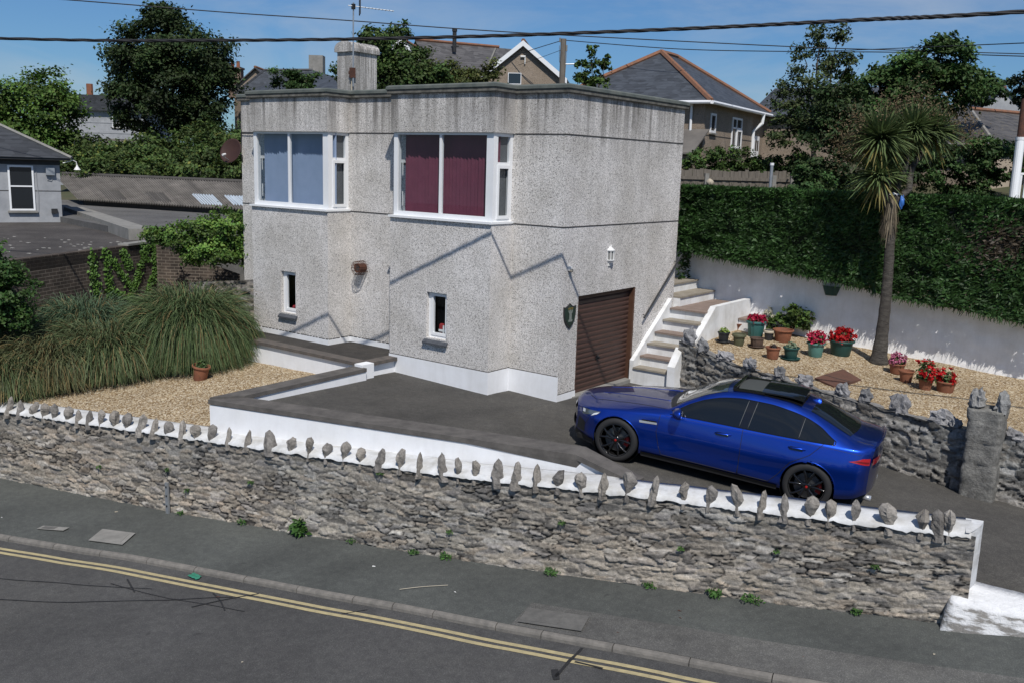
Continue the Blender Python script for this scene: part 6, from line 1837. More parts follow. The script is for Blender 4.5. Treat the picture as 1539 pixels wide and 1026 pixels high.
v, f, c = crown_leaves([(x_, y_, z_ + .32, .30, .26, .28), (x_ + .25, y_, z_ + .42, .24, .22, .24), (x_ - .22, y_ - .05, z_ + .25, .22, .2, .2), (x_ + .12, y_ - .1, z_ + .55, .2, .2, .16), (x_ + .4, y_ + .05, z_ + .35, .18, .18, .2)], 1500, .105, (.085, .155, .032), g, 18, .45, light=.8, aspect=.55)
np_mesh('foliage', v, f, M['leaf'], t, c)
mb = MB(); 
for k in range(9): limb(mb, (x_ + .05 * g.standard_normal(), y_, z_), (x_ + .25 * g.standard_normal(), y_ + .1 * g.standard_normal(), z_ + .5), .009, .004, g)
mb.build('stems', M['bark'], t)
x_, y_ = (1.579, 6.142)
t = thing('white_flower', 'pale cream flowering plant against the low white block', 'shrub', (x_, y_, garden_h(x_, y_)))
flowers(t, .18, .05, .42, 120, 14, (.16, .22, .11), (.62, .60, .48), 71, .05)

# ------------------------------------------------------------------ the palm
px_, py_, pz_ = 4.29, 5.22, .60
t = thing('palm_tree', 'slender cabbage palm with several spiky heads rising from the garden gravel', 'palm tree', (px_, py_, pz_))
g = np.random.default_rng(80)
mb = MB(); mb.smooth = True
H1 = Vector((3.938, 5.259, 4.293))      # lower head
H2, H3, H4 = Vector((3.849, 5.362, 5.017)), Vector((4.285, 5.987, 5.202)), Vector((4.564, 6.391, 5.221))
top_ = Vector((4.195, 5.320, 3.730))
pts = []; rs = []
for k in range(26):
    u = k / 25; p = Vector((px_, py_, pz_ - .05)).lerp(top_, u) + Vector((.05 * math.sin(u * 3), 0, 0)); pts.append(p); rs.append((.115 + .09 * math.exp(-u * 9) - .03 * u) * (1 + .05 * math.sin(k * 2.3)))
mb.tube(pts, rs, 14)
mb.build('trunk', M['bark_palm'], t)
for hd in (H1, H2, H3, H4):
    mb = MB(); mb.smooth = True; limb(mb, top_ - Vector((0, 0, .12)), hd, .075, .05, g, 8, .05); mb.build('branch', M['bark_palm'], t)
def palm_head(c0, r, n, seed, col, brown=.12, skirt=.25):
    g = np.random.default_rng(seed)
    d = g.standard_normal((n, 3)); d /= np.linalg.norm(d, axis=1, keepdims=True); d[:, 2] = np.where(g.random(n) < .72, np.abs(d[:, 2]), d[:, 2])
    L = r * (.75 + .35 * g.random(n)); K = 5; ts = np.linspace(.06, 1, K)
    P = np.array(c0)[None, None, :] + d[:, None, :] * (L[:, None] * ts[None, :])[:, :, None]
    sag = (.12 + .34 * (1 - np.abs(d[:, 2])) * (.4 + .8 * g.random(n)))
    P[:, :, 2] -= (sag * L)[:, None] * ts[None, :] ** 2.2
    tx = np.gradient(P, axis=1); sdv = np.cross(tx, np.array([0, 0, 1.]) + .3 * g.standard_normal((n, 1, 3))); sdv /= np.linalg.norm(sdv, axis=2, keepdims=True) + 1e-9
    wd = np.array([.010, .017, .018, .013, .002])[None, :, None] * (.8 + .5 * g.random((n, 1, 1)))
    v = np.stack([P - sdv * wd, P + sdv * wd], 2).reshape(n, K * 2, 3)
    f = (np.arange(n)[:, None, None] * (2 * K) + np.arange(K - 1)[None, :, None] * 2 + np.array([0, 1, 3, 2])[None, None, :]).reshape(-1, 4)
    tint = np.array(col)[None, :] * (.55 + .85 * g.random((n, 1))); low = (d[:, 2] < -.1)
    tint[low & (g.random(n) < .6)] = (.22, .19, .06)
    tv = np.repeat((tint[:, None, :] * (1.15 - .4 * ts)[None, :, None]), 2, 1).reshape(-1, 3)
    np_mesh('leaf_head', v.reshape(-1, 3), f, M['grass'], t, tv)
PC = (.125, .175, .066)
palm_head(H1, .66, 420, 81, PC); palm_head(H2, .76, 800, 82, PC); palm_head(H3, .72, 640, 83, PC); palm_head(H4, .66, 500, 84, PC)
# dry flower sprays
for k, (c0, dvec) in enumerate(((H2, (-.85, 0, .05)), (H2, (-.55, 0, .45)), (H2, (.05, 0, .75)), (H3, (.1, 0, .75)), (H3, (.55, 0, .45)), (H4, (.65, 0, .25)), (H4, (.75, 0, -.05)), (H2, (-.75, 0, -.25)), (H3, (-.2, -.2, .6)))):
    n = 520; dv = CR * dvec[0] + CF * dvec[1] * -1 + Vector((0, 0, dvec[2])); u = g.random(n) ** .8
    cen = np.array(c0)[None, :] + np.array(dv)[None, :] * (.35 + .72 * u)[:, None] + g.standard_normal((n, 3)) * (.05 + .13 * u)[:, None]
    v, f, c = leaf_quads(cen, g.standard_normal((n, 3)), .05 * (.5 + g.random(n)), .35, np.array([(.15, .11, .06)]) * (.6 + .8 * g.random((n, 1))), g)
    np_mesh('flower_spray', v, f, M['grass'], t, c)['kind'] = 'stuff'
# dead leaf skirt under the lower head
n = 420; a_ = 2 * math.pi * g.random(n); P0_ = np.array(top_)[None, :] + np.stack([.08 * np.cos(a_), .08 * np.sin(a_),   .22 - .40 * g.random(n)], 1); e = P0_ + np.stack([.13 * np.cos(a_) * g.random(n), .13 * np.sin(a_) * g.random(n), -.25 - .40 * g.random(n)], 1); sd_ = np.stack([-np.sin(a_), np.cos(a_), 0 * a_], 1) * .010
v = np.stack([P0_ - sd_, P0_ + sd_, e + sd_ * .3, e - sd_ * .3], 1).reshape(-1, 3)
np_mesh('dead_leaves', v, np.arange(4 * n).reshape(n, 4), M['grass'], t, np.repeat(np.array([(.20, .165, .115)]) * (.6 + .7 * g.random((n, 1))), 4, 0))
# blue and white wrapping caught on the palm
t = thing('blue_bag', 'scrap of blue and white plastic caught behind the palm trunk', 'plastic bag', tuple(top_ + Vector((.22, .15, .1))))
mb = MB(); mb.smooth = True; mb.blob(tuple(top_ + Vector((.16, .12, .12))), (.05, .04, .13), 3, .5, 8); mb.build('blue_sheet', pmat('blue_plastic', (.03, .12, .45), (.05, .18, .55), 6, .4), t)
mb = MB(); mb.smooth = True; mb.blob(tuple(top_ + Vector((-.04, .10, .25))), (.12, .05, .035), 5, .5, 8); mb.build('white_sheet', M['white_plastic'], t)

# ------------------------------------------------------------------ weeds and litter
g = np.random.default_rng(90)
def weed(label, s, q, r, hgt, n, col, leaf, z=None, grp='weeds at the foot of the street wall'):
    z = foot(s) + .012 if z is None else z
    p = sq(s, q, z); t = thing('weed', label, 'weed', p, group=grp)
    d = g.standard_normal((n, 3)); d[:, 2] = np.abs(d[:, 2]) + .25; d /= np.linalg.norm(d, axis=1, keepdims=True)
    P = d * np.array([r, r, hgt]) * (.35 + .65 * g.random((n, 1)))
    v, f, c = leaf_quads(P, np.array([[.2, -.6, .9]]) + .6 * g.standard_normal((n, 3)), leaf * (.6 + .8 * g.random(n)), .42, np.array([col]) * (.55 + .9 * g.random((n, 1))), g, .25)
    np_mesh('leaves', v, f, M['leaf'], t, c, local=True)
weed('largest leafy weed at the foot of the wall below its middle', -9.42, 0.46, 0.19, 0.24, 90, (.055, .125, .028), 0.150)
weed('small weed in the wall foot left of the large weed', -10.62, 0.46, 0.10, 0.10, 40, (.055, .125, .028), 0.050)
weed('low weed at the wall foot in the middle of the wall', -6.78, 0.46, 0.11, 0.09, 70, (.055, .125, .028), 0.050)
weed('leafy weed at the wall foot well to the right of the middle', -2.83, 0.46, 0.12, 0.10, 70, (.055, .125, .028), 0.070)
weed('trailing weed right of the leafy weed at the wall foot', -2.36, 0.46, 0.17, 0.09, 90, (.055, .125, .028), 0.050)
weed('small weed at the wall foot close to its right end', -1.11, 0.46, 0.09, 0.07, 50, (.055, .125, .028), 0.050)
weed('weed at the foot of the white stub beside the driveway', 0.09, 0.46, 0.14, 0.09, 80, (.055, .125, .028), 0.060)
weed('weed at the wall foot just left of the largest bare patch', -8.43, 0.46, 0.10, 0.07, 45, (.055, .125, .028), 0.040)
weed('low weed left of the middle of the wall foot', -7.31, 0.46, 0.12, 0.07, 60, (.055, .125, .028), 0.045)
weed('tiny weed beside the metal strip at the wall foot', -11.93, 0.46, 0.10, 0.07, 50, (.055, .125, .028), 0.045)
weed('weed at the wall foot between the middle and the right end', -5.10, 0.46, 0.14, 0.08, 70, (.055, .125, .028), 0.050)
weed('narrow weed at the wall foot before the right third', -3.69, 0.46, 0.12, 0.07, 60, (.055, .125, .028), 0.045)
weed('weed growing out of the stones high in the wall above the middle pavement cover', -6.73, 0.43, .07, .06, 26, (.06, .12, .03), .05, z=-0.98, grp="tufts growing in the wall face")
weed('weed in the wall face right of the metal strip', -11.79, 0.43, .07, .06, 26, (.06, .12, .03), .05, z=-1.26, grp="tufts growing in the wall face")
weed('small green tuft in the wall face under the eighth stone from the left', -12.22, 0.43, .07, .06, 26, (.06, .12, .03), .05, z=-0.97, grp="tufts growing in the wall face")
weed('green tuft in the stones of the wall face below the middle', -7.95, 0.43, .07, .06, 26, (.06, .12, .03), .05, z=-0.30, grp="tufts growing in the wall face")
weed('fern tuft in the upper wall face left of the car', -4.99, 0.43, .07, .06, 26, (.06, .12, .03), .05, z=-0.50, grp="tufts growing in the wall face")
weed('moss tuft in the wall face near its right end', -0.97, 0.43, .07, .06, 26, (.06, .12, .03), .05, z=-0.27, grp="tufts growing in the wall face")
weed('moss tuft in the wall face below the rear wheel of the car', -2.11, 0.43, .07, .06, 26, (.06, .12, .03), .05, z=-0.32, grp="tufts growing in the wall face")
weed('weed in the upper wall face below the front wheel of the car', -3.31, 0.43, .07, .06, 26, (.06, .12, .03), .05, z=-0.52, grp="tufts growing in the wall face")
weed('tuft in the wall face left of the biggest weed', -10.42, 0.43, .07, .06, 26, (.06, .12, .03), .05, z=-0.87, grp="tufts growing in the wall face")
weed('tuft in the upper wall face left third', -13.86, 0.43, .07, .06, 26, (.06, .12, .03), .05, z=-1.19, grp="tufts growing in the wall face")
for lab, s, q, sc in (('scrap of green packet lying in the gutter', -9.93, 2.22, 1),):
    t = thing('litter', lab, 'litter', sq(s, q, foot(s) - .085))
    mb = MB(); mb.smooth = True; mb.grid(8, 6, lambda a, b: (.20 * (a - .5) + .02 * math.sin(b * 5), .12 * (b - .5), .012 + .03 * abs(noise.noise(Vector((a * 3, b * 3, 2)))))); mb.build('packet', M['green_litter'], t, local=True)
t = thing('dried_stalk', 'thin pale dried stalk lying on the pavement', 'stalk', sq(-6.6, 1.3, foot(-6.6)))
mb = MB(); mb.tube([sq(-6.85 + .07 * k, 1.62 - .045 * k - .02 * math.sin(k * .5), foot(-6.8) - .008 + .006 * k) for k in range(9)], .0045, 5); mb.build('stalk', M['cream'], t)
for k in range(14):
    s = -15 + 15 * g.random(); q = .5 + 1.3 * g.random() if k % 3 else 2.25 + 2 * g.random()
    z = foot(s) - .0 - .042 * (q + .1) / 2.07 + .014 if q < 1.97 else foot(s) + RZ(q) + .006
    w_ = .012 + .015 * g.random(); a_ = g.random() * 3; mb = MB()
    u_ = (TS * math.cos(a_) + TQ * math.sin(a_)); v_ = (TQ * math.cos(a_) - TS * math.sin(a_)); p = Vector(sq(s, q, z))
    mb.quad(p - u_ * w_ - v_ * w_ * .5, p + u_ * w_ - v_ * w_ * .4, p + u_ * w_ * .8 + v_ * w_ * .5 + Vector((0, 0, .006)), p - u_ * w_ * .9 + v_ * w_ * .6)
    o = mb.build('paper_scrap' if k % 2 else 'dry_leaf', M['white_plastic'] if k % 4 == 1 else M['cream'] if k % 2 else M['rust']); tag(o, 'tiny scrap of pale litter on the tarmac' if k % 2 else 'tiny dry brown leaf on the tarmac', 'litter' if k % 2 else 'leaf', 'scraps on the road and pavement' if k % 2 else 'dry leaves on the road and pavement')
# ------------------------------------------------------------------ buildings behind
def V3(p): return Vector(p)
UP = Vector((0, 0, 1))


def prism_oriented(mb, corner, u, v, L, W, z0, z1):
    """box: corner at near right, u and v unit directions"""
    c = Vector((corner[0], corner[1], z0)); return mb.obox(c, u * L, v * W, (0, 0, z1 - z0))


def win(parent, p, u, w, h, nrm, bars=(), open_leaf=None, sill=True, name='window', fr=.06):
    """window standing slightly proud of a wall; p bottom corner, u along the wall"""
    p = Vector(p); mb = MB()
    for a, b, c_, d in ((0, fr, 0, h), (w - fr, w, 0, h), (fr, w - fr, 0, fr), (fr, w - fr, h - fr, h)): mb.obox(p + u * a + UP * c_ + nrm * .002, u * (b - a), nrm * .05, UP * (d - c_))
    for kind, at_ in bars:
        if kind == 'h': mb.obox(p + u * fr + UP * (h * at_ - fr * .4) + nrm * .002, u * (w - 2 * fr), nrm * .048, UP * fr * .8)
        else: mb.obox(p + u * (w * at_ - fr * .4) + UP * fr + nrm * .002, u * fr * .8, nrm * .048, UP * (h - 2 * fr))
    f = mb.build(name, M['upvc'], parent)
    mb = MB(); mb.quad(p + u * fr + UP * fr + nrm * .02, p + u * (w - fr) + UP * fr + nrm * .02, p + u * (w - fr) + UP * (h - fr) + nrm * .02, p + u * fr + UP * (h - fr) + nrm * .02)
    mb.build('pane', M['bg_glass'], f)
    if sill:
        mb = MB(); mb.obox(p - u * .06 - UP * .07 + nrm * .002, u * (w + .12), nrm * .10, UP * .065); mb.build('sill', M['concrete'], f)
    return f


tt = NT('dark_window_pane'); tt.color((.015, .018, .022)); tt.set(rough=.05, spec=.8); M['bg_glass'] = tt.mat

# 1 whitewashed building at the left edge
Rc = V3((-21.208, 1.785, 2.110)); v = Vector((-.927, .375, 0)).normalized(); u = Vector((-v.y, v.x, 0)); n_ = -v
base_z = 0.2; zE = 4.05
t = thing('whitewashed_building', 'old whitewashed single storey building with dark slate roof at the left edge', 'building', (Rc.x, Rc.y, base_z))
mb = MB(); prism_oriented(mb, Rc, u, v, 6.5, 6.0, base_z, zE); mb.build('wall', M['render'], t)
mb = MB(); mb.obox(Vector((Rc.x, Rc.y, zE - .02)) - u * .30 - v * .30, u * 7.0, v * 6.6, UP * .07); mb.obox(Vector((Rc.x, Rc.y, zE - .18)) - u * .02 - v * .012, u * 6.5, v * .012, UP * .16); mb.build('eaves_board', M['black_metal'], t)
e0 = Vector((Rc.x, Rc.y, zE + .055)) - u * .34 - v * .34; e1 = e0 + u * 7.2; e2 = e1 + v * 6.7; e3 = e0 + v * 6.7
r0 = e0 + u * 3.35 + v * 3.35 + UP * 1.75; r1 = e1 + u * 1 + v * 3.35 + UP * 1.75
mb = MB(); mb.quad(e0, r0, r1, e1); mb.quad(e0, e3, r0); mb.quad(e3, e2, r1, r0); mb.build('roof', M['slate_dark'], t)
mb = MB(); mb.tube([e0 + UP * .02, r0 + UP * .02], .055, 6); mb.tube([r0 + UP * .02, r1], .055, 6); mb.build('hip_tiles', M['concrete'], t)
wz = V3((-21.795, 1.411, 2.393))
f = win(t, Vector((Rc.x, Rc.y, 2.40)) + u * .78, u, .74, 1.44, n_, (('h', .54),), fr=.055)
mb = MB(); mb.obox(Vector((Rc.x, Rc.y, 3.02)) + n_ * .0, u * 6.5, n_ * .006, UP * .025); mb.build('joint_line', M['groove'], t)
mb = MB(); b = Vector((Rc.x, Rc.y, 3.95)) - u * .28 - v * .25; mb.tube([b + u * .2, b + UP * .06, b - u * .10 + UP * .10, b - u * .20 + UP * .05, b - u * .22 - UP * .06], .014, 6); mb.lathe([(.02, 0), (.035, -.05), (.11, -.16)], 14, tuple(b - u * .22 - UP * .05)); lm = mb.build('swan_neck_lamp', M['white_plastic'], t)
mb = MB(); b = Vector((Rc.x, Rc.y, 3.55)) + u * .16; mb.obox(b, u * .26, n_ * .12, UP * .24); mb.build('floodlight', M['steel'], t)
mb = MB(); b = Vector((Rc.x, Rc.y, 2.32)) + u * .14; mb.obox(b, u * .18, n_ * .10, UP * .14); mb.build('floodlight', M['black_metal'], t)
mb = MB(); b = Vector((Rc.x, Rc.y, 0)) + u * .28 + n_ * .015; mb.tube([b + UP * 3.5, b + UP * 3.38 + u * .1, b + UP * 3.36 - u * .02 , b + UP * 3.46 - u * .05], .012, 5); b2 = Vector((Rc.x, Rc.y, 0)) + u * .70 + n_ * .015; mb.tube([b2 + UP * 3.85, b2 + UP * 3.3, b2 + UP * 2.9 - u * .03, b2 + UP * 2.3], .012, 5); mb.build('wall_cable', M['render_grey'], t)

# 2 low building with a flat roof, dark brick wall in front
A_, B_ = V3((-10.863, -4.410, 2.050)), V3((-12.888, -0.093, 2.050))
ZR_ = 2.05
t = thing('flat_roofed_shed', 'low flat roofed building behind the dark brick wall', 'building', (A_.x, A_.y, -.2))
uu = (B_ - A_).normalized(); vv = Vector((-uu.y, uu.x, 0))
far_r = V3((-19.180, 2.739, 2.030)); far_l = V3((-26.286, 0.725, 2.030)); left = A_ - uu * 4
P = [left, A_, B_, V3((-13.077, 0.622, 2.040)), far_r, V3((-24.880, 4.306, 2.030)), far_l]
mb = MB(); n = len(P); mb.add([(p.x, p.y, ZR_ - .30) for p in P] + [(p.x, p.y, ZR_ - .035) for p in P], [(i, (i + 1) % n, n + (i + 1) % n, n + i) for i in range(n)] + [tuple(range(n, 2 * n))]); mb.build('roof', M['flat_roof'], t)
g = np.random.default_rng(3); mb = MB()
for k in range(60):
    a, b = g.random(), g.random() ** 1.5
    p = A_.lerp(B_, .15 + .85 * a) + vv * (.2 + 5 * b); s_ = .03 + .06 * g.random()
    mb.blob((p.x, p.y, ZR_ - .03), (s_, s_ * .6, .012), k, .3, 5)
mb.build('moss_and_lichen', M['concrete'], t)
t = thing('brick_wall', 'dark weathered brick wall behind the tall grass on the left', 'wall', (A_.x, A_.y, -.5))
mb = MB(); mb.obox(Vector((left.x, left.y, -.8)) , (B_ - left), vv * .22, UP * (ZR_ + .79)); 
Cc2 = B_ + (CR * .96 - CF * .1) * 2.4
mb.add([(B_.x, B_.y, -.8), (Cc2.x, Cc2.y, -.8), (Cc2.x, Cc2.y, 1.30), (B_.x, B_.y, 2.0)], [(0, 1, 2, 3)]) if False else None; mb.build('brickwork', M['brick_dark'], t)
mb = MB(); mb.add([(B_.x, B_.y, -.8), (Cc2.x, Cc2.y, -.8), (Cc2.x, Cc2.y, 1.30), (B_.x, B_.y, 2.0)], [(0, 1, 2, 3)]); mb.build('brickwork', M['brick_dark2'], t)
mb = MB(); m0 = A_.lerp(B_, .75); mb.obox(Vector((m0.x, m0.y, ZR_ - .012)) - vv * .04, (B_ - m0), vv * .3, UP * .05); mb.build('coping', M['concrete'], t)
# rubble bank close to the house corner
r_a, r_b = V3((-10.208, -0.816, 1.378)), V3((-8.350, -0.583, 1.849))
t = thing('rubble_wall', 'short piece of old rubble wall between the brick wall and the house', 'wall', (r_a.x, r_a.y, -.3))
L_ = (r_b - r_a); L_.z = 0; ll = L_.length; L_.normalize(); nn2 = Vector((L_.y, -L_.x, 0))
v_, f_, c_ = rubble(ll + .6, 1.7, lambda s: -.4, lambda s: 1.28 + .12 * s, lambda s, z, d: (r_a.x + L_.x * (s - .2) + nn2.x * d, r_a.y + L_.y * (s - .2) + nn2.y * d, z), .03, 17, PAL, hrow=.09, disp=(.01, .09))
np_mesh('rubble_face', v_, f_, M['stone'], t, c_, True)
mb = MB(); mb.obox(Vector((r_a.x, r_a.y, -.4)) - L_ * .2 - nn2 * .6, L_ * (ll + .6), nn2 * .58, UP * 1.66); mb.build('core', M['concrete'], t)

# 3 grey flat roof and its pale parapet strip
P = [V3((-23.458, 2.160, 2.200)), V3((-13.595, 0.219, 2.200)), V3((-11.151, 2.620, 2.200)), V3((-27.114, 16.388, 2.200)), V3((-32.752, 6.194, 2.200))]
t = thing('grey_flat_roof', 'grey felted flat roof in front of the corrugated shed', 'roof', (P[1].x, P[1].y, 0))
mb = MB(); n = len(P); mb.add([(p.x, p.y, .2) for p in P] + [(p.x, p.y, 2.2) for p in P], [(i, (i + 1) % n, n + (i + 1) % n, n + i) for i in range(n)] + [tuple(range(n, 2 * n))]); mb.build('felt', M['flat_grey'], t)
a, b = V3((-24.506, 4.120, 2.300)), V3((-13.911, 0.361, 2.300)); d_ = (b - a); d_.z = 0; w_ = Vector((-d_.y, d_.x, 0)).normalized()
mb = MB(); mb.obox(Vector((a.x, a.y, 1.9)) - w_ * .5, d_, w_ * .62, UP * .42); mb.build('parapet_strip', M['concrete'], t)

# 4 corrugated shed
R0, R1 = V3((-34.722, 8.452, 3.268)), V3((-22.163, 11.580, 3.538)); R1.z = R0.z
L0, L1 = V3((-27.683, 5.818, 2.059)), V3((-16.224, 8.213, 2.723)); L0.z = L1.z = 2.42
t = thing('corrugated_shed', 'long shed with a weathered corrugated cement sheet roof', 'shed', (L0.x, L0.y, 0))
NC = 900
mb = MB(); mb.smooth = True
def corr(a, b):
    # three tiers of overlapping sheets
    p = R0.lerp(R1, a).lerp(L0.lerp(L1, a), b); return (p.x, p.y, p.z + .038 * math.sin(a * 2 * math.pi * 88))
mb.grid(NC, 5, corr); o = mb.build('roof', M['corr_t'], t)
cc = np.array([np.array((.175, .160, .143)) * (1 + .30 * math.sin((i // 5) / (NC - 1) * 2 * math.pi * 88)) * (.86 + .3 * noise.noise(Vector((i // 5 / 26, i % 5 * .5, 1)))) for i in range(NC * 5)]); a_ = o.data.attributes.new('Tint', 'FLOAT_COLOR', 'POINT'); a_.data.foreach_set('color', np.c_[cc, np.ones(len(cc))].astype(np.float32).ravel())  # sheet tint with shade painted into the troughs and crests lightened
mb = MB(); mb.tube([R0 + UP * .03, R1 + UP * .03], .09, 8); mb.build('ridge', M['corr_dark'], t)
mb = MB()
wd = (L1 - L0).normalized(); wn = Vector((wd.y, -wd.x, 0))
mb.obox(Vector((L0.x, L0.y, 0)) - wn * .25, (L1 - L0), -wn * .1, UP * 2.38); mb.build('wall', M['corr_dark'], t)
def panel(px0, px1, b0, b1, mat, nm):
    mb = MB(); mb.smooth = True
    mb.grid(24, 2, lambda a, b: tuple(Vector(corr(px0 + (px1 - px0) * a, b0 + (b1 - b0) * b)) + UP * .012)); mb.build(nm, mat, t)
panel(.575, .665, .56, .90, M['sky_panel'], 'rooflight'); panel(.71, .79, .55, .86, M['sky_panel'], 'rooflight'); panel(.155, .245, .60, .92, M['corr_dark'], 'old_rooflight'); panel(.365, .445, .58, .90, M['corr_dark'], 'old_rooflight')

# 5 pale building far back on the left
p = V3((-68.151, 29.866, 6.292)); u = Vector((.80, .60, 0)); v = Vector((-.6, .8, 0))
t = thing('far_white_building', 'distant pale building with a dark roof between the two left hand trees', 'building', (p.x, p.y, 2))
mb = MB(); mb.obox(Vector((p.x, p.y, 1.5)) - u * 4.2, u * 8, v * 6, UP * (p.z + 1.55 - 1.5)); mb.build('wall', M['render'], t)
mb = MB(); mb.obox(Vector((p.x, p.y, p.z + 1.55)) - u * 4.6 - v * .4, u * 8.8, v * 6.8, UP * .25); mb.obox(Vector((p.x, p.y, p.z + 1.8)) - u * 4.3 + v * .5, u * 8.2, v * 5, UP * 1.1); mb.build('roof', M['slate_dark'], t)
mb = MB(); mb.obox(Vector((p.x, p.y, p.z - .3)) - u * 4.19 - v * .03, u * 7.9, v * .03, UP * .2); mb.obox(Vector((p.x, p.y, p.z + .55)) - u * 4.19 - v * .03, u * 7.9, v * .03, UP * .07); mb.build('wall_band', M['render_grey'], t)
win(t, Vector((p.x, p.y, p.z + .2)) + u * 1.0, u, 1.0, 1.0, -v, (('v', .5),))
mb = MB(); mb.tube([Vector((p.x, p.y, p.z + 2.8)) - u * 1.7 + v * 2, Vector((p.x, p.y, p.z + 3.9)) - u * 1.7 + v * 2], .28, 8); mb.build('chimney_pot', M['terracotta'], t)
p = V3((-40.456, 14.643, 4.630))
t = thing('garden_shed', 'grey sloping shed roof half hidden in the brambles below the dark tree', 'shed', (p.x, p.y, p.z - 1.5))
mb = MB(); mb.obox(Vector((p.x, p.y, p.z - 1.4)) - u * .9, u * 2.6, v * 2, UP * 1.3); mb.build('wall', M['wood'], t)
mb = MB(); q0 = Vector((p.x, p.y, p.z - .32)) - u * 1.0 - v * .2; q1 = Vector((p.x, p.y, p.z + .45)) - u * 1.2 + v * 2.2; mb.obox(q0, u * 2.8, (q1 - q0 + u * .2), UP * .06); mb.build('roof', M['corr'], t)
g = np.random.default_rng(9)
for k, (px_, c_) in enumerate(((187, (.6, .6, .62)), (196, (.05, .06, .10)), (203, (.65, .66, .68)), (209, (.4, .45, .55)))):
    q = V3([(-37.950, 14.048, 4.921), (-37.695, 14.242, 4.931), (-37.497, 14.393, 4.939), (-37.332, 14.526, 4.980)][k])
    mb = MB(); mb.smooth = True; mb.grid(5, 7, lambda a, b: tuple(q + u * (.28 * (a - .5)) - UP * (.42 * b) + v * .05 * math.sin(b * 5 + a * 3 + k)))
    o = mb.build('washing', pmat('washing_%d' % k if False else 'washed_cloth', c_, None, 5, .9)); tag(o, ('white cloth at the left end of the washing line', 'black cloth on the washing line', 'white shirt right of the black cloth on the washing line', 'pale blue cloth at the right end of the washing line')[k], 'laundry', 'washing on a line above the brambles')

# 6 brown gabled cottage and slate roofs left of the chimney
p = V3((-52.663, 32.083, 9.580))
t = thing('chimney_house', 'distant house with a brown gable and a brick chimney right of the dark tree', 'house', (p.x, p.y, 3))
u = Vector((.80, .60, 0)); v = Vector((-.6, .8, 0))
a0 = Vector((p.x, p.y, 0)) - u * .4; pk = (-52.000, 32.919, 11.023)[2]; ez = pk - 1.5
def gable_house(t, c0, u, v, W, L, z0, ez, rz, wallm, roofm, verge=None, ov=.25):
    mb = MB(); c0 = Vector((c0.x, c0.y, 0)); m_ = c0 + u * W / 2
    q = [c0 + UP * z0, c0 + u * W + UP * z0, c0 + u * W + UP * ez, m_ + UP * rz, c0 + UP * ez]
    mb.add([tuple(x) for x in q] + [tuple(x + v * L) for x in q], [(0, 1, 2, 3, 4), (9, 8, 7, 6, 5), (0, 4, 9, 5), (1, 6, 7, 2)]); mb.build('wall', wallm, t)
    mb = MB(); sl = (rz - ez) / (W / 2)
    for sg, cc in ((-1, c0), (1, c0 + u * W)):
        e = cc + u * sg * ov + UP * (ez - ov * sl) - v * ov; r_ = m_ + UP * rz - v * ov
        mb.obox(e + UP * .02, (r_ - e), v * (L + 2 * ov), UP * .10)
    mb.build('roof', roofm, t)
    if verge:
        mb = MB()
        for sg, cc in ((-1, c0), (1, c0 + u * W)):
            e = cc + u * sg * ov + UP * (ez - ov * sl) - v * (ov + .03); r_ = m_ + UP * rz - v * (ov + .03)
            mb.obox(e - UP * .13, (r_ - e), v * .028, UP * .26)
        mb.build('verge_board', verge, t)
    mb = MB(); mb.tube([m_ + UP * (rz + .12) - v * ov, m_ + UP * (rz + .12) + v * (L + ov)], .11, 6); mb.build('ridge_tiles', M['ridge'], t)
gable_house(t, Vector((-52.663, 32.083, 9.580)), u, v, 3.4, 8, 2, ez, pk, M['dash_bg'], M['slate_brown'])
mb = MB(); q = V3((-53.723, 32.912, 11.083)); mb.obox(Vector((q.x, q.y, q.z - 2.2)) - u * .5, u * 1.0, v * .8, UP * 2.25); mb.obox(Vector((q.x, q.y, q.z + .0)) - u * .58 - v * .08, u * 1.16, v * .96, UP * .14); chm = mb.build('chimney', M['brick_red'], t)
for k in (-.25, .2):
    mb = MB(); mb.lathe([(.15, 0), (.13, .45), (.16, .48), (.10, .48)], 10, tuple(q + u * k + v * .4 + UP * .14)); mb.build('chimney_pot', M['terracotta'], chm)
# slate roof left of the chimney
t = thing('slate_roofed_house', 'house with a plain grey slate hipped roof left of the roof chimney', 'house', tuple((-38.898, 24.208, 7.885)[:2]) + (3.0,))
e0 = V3((-40.521, 23.052, 8.149)); e1 = V3((-27.641, 22.323, 7.216)); e1.z = e0.z; ridge0 = V3((-40.889, 25.718, 9.852)); ridge1 = V3((-38.528, 27.660, 10.576)); ridge1.z = ridge0.z + .12
bk = Vector((-.6, .8, 0)) * 7
mb = MB(); mb.quad(e0, e1, ridge1, ridge0); mb.quad(e0, ridge0, e0 + bk); mb.quad(e0 + bk, ridge0, ridge1, e1 + bk); mb.quad(e1, e1 + bk, ridge1); mb.build('roof', M['slate'], t)
mb = MB(); dn = UP * 3.5; mb.quad(e0 - dn, e1 - dn, e1, e0); mb.quad(e0 + bk - dn, e0 - dn, e0, e0 + bk); mb.build('wall', M['dash_bg'], t)
mb = MB(); mb.tube([ridge0, ridge1], .10, 6); mb.tube([e0, ridge0], .08, 6); mb.build('ridge_tiles', M['slate_dark'], t)
mb = MB(); q = V3((-38.709, 27.483, 10.400)); mb.obox(q - UP * .8, Vector((.8, .6, 0)) * .9, Vector((-.6, .8, 0)) * .8, UP * 1.3); mb.build('chimney', M['concrete'], t)

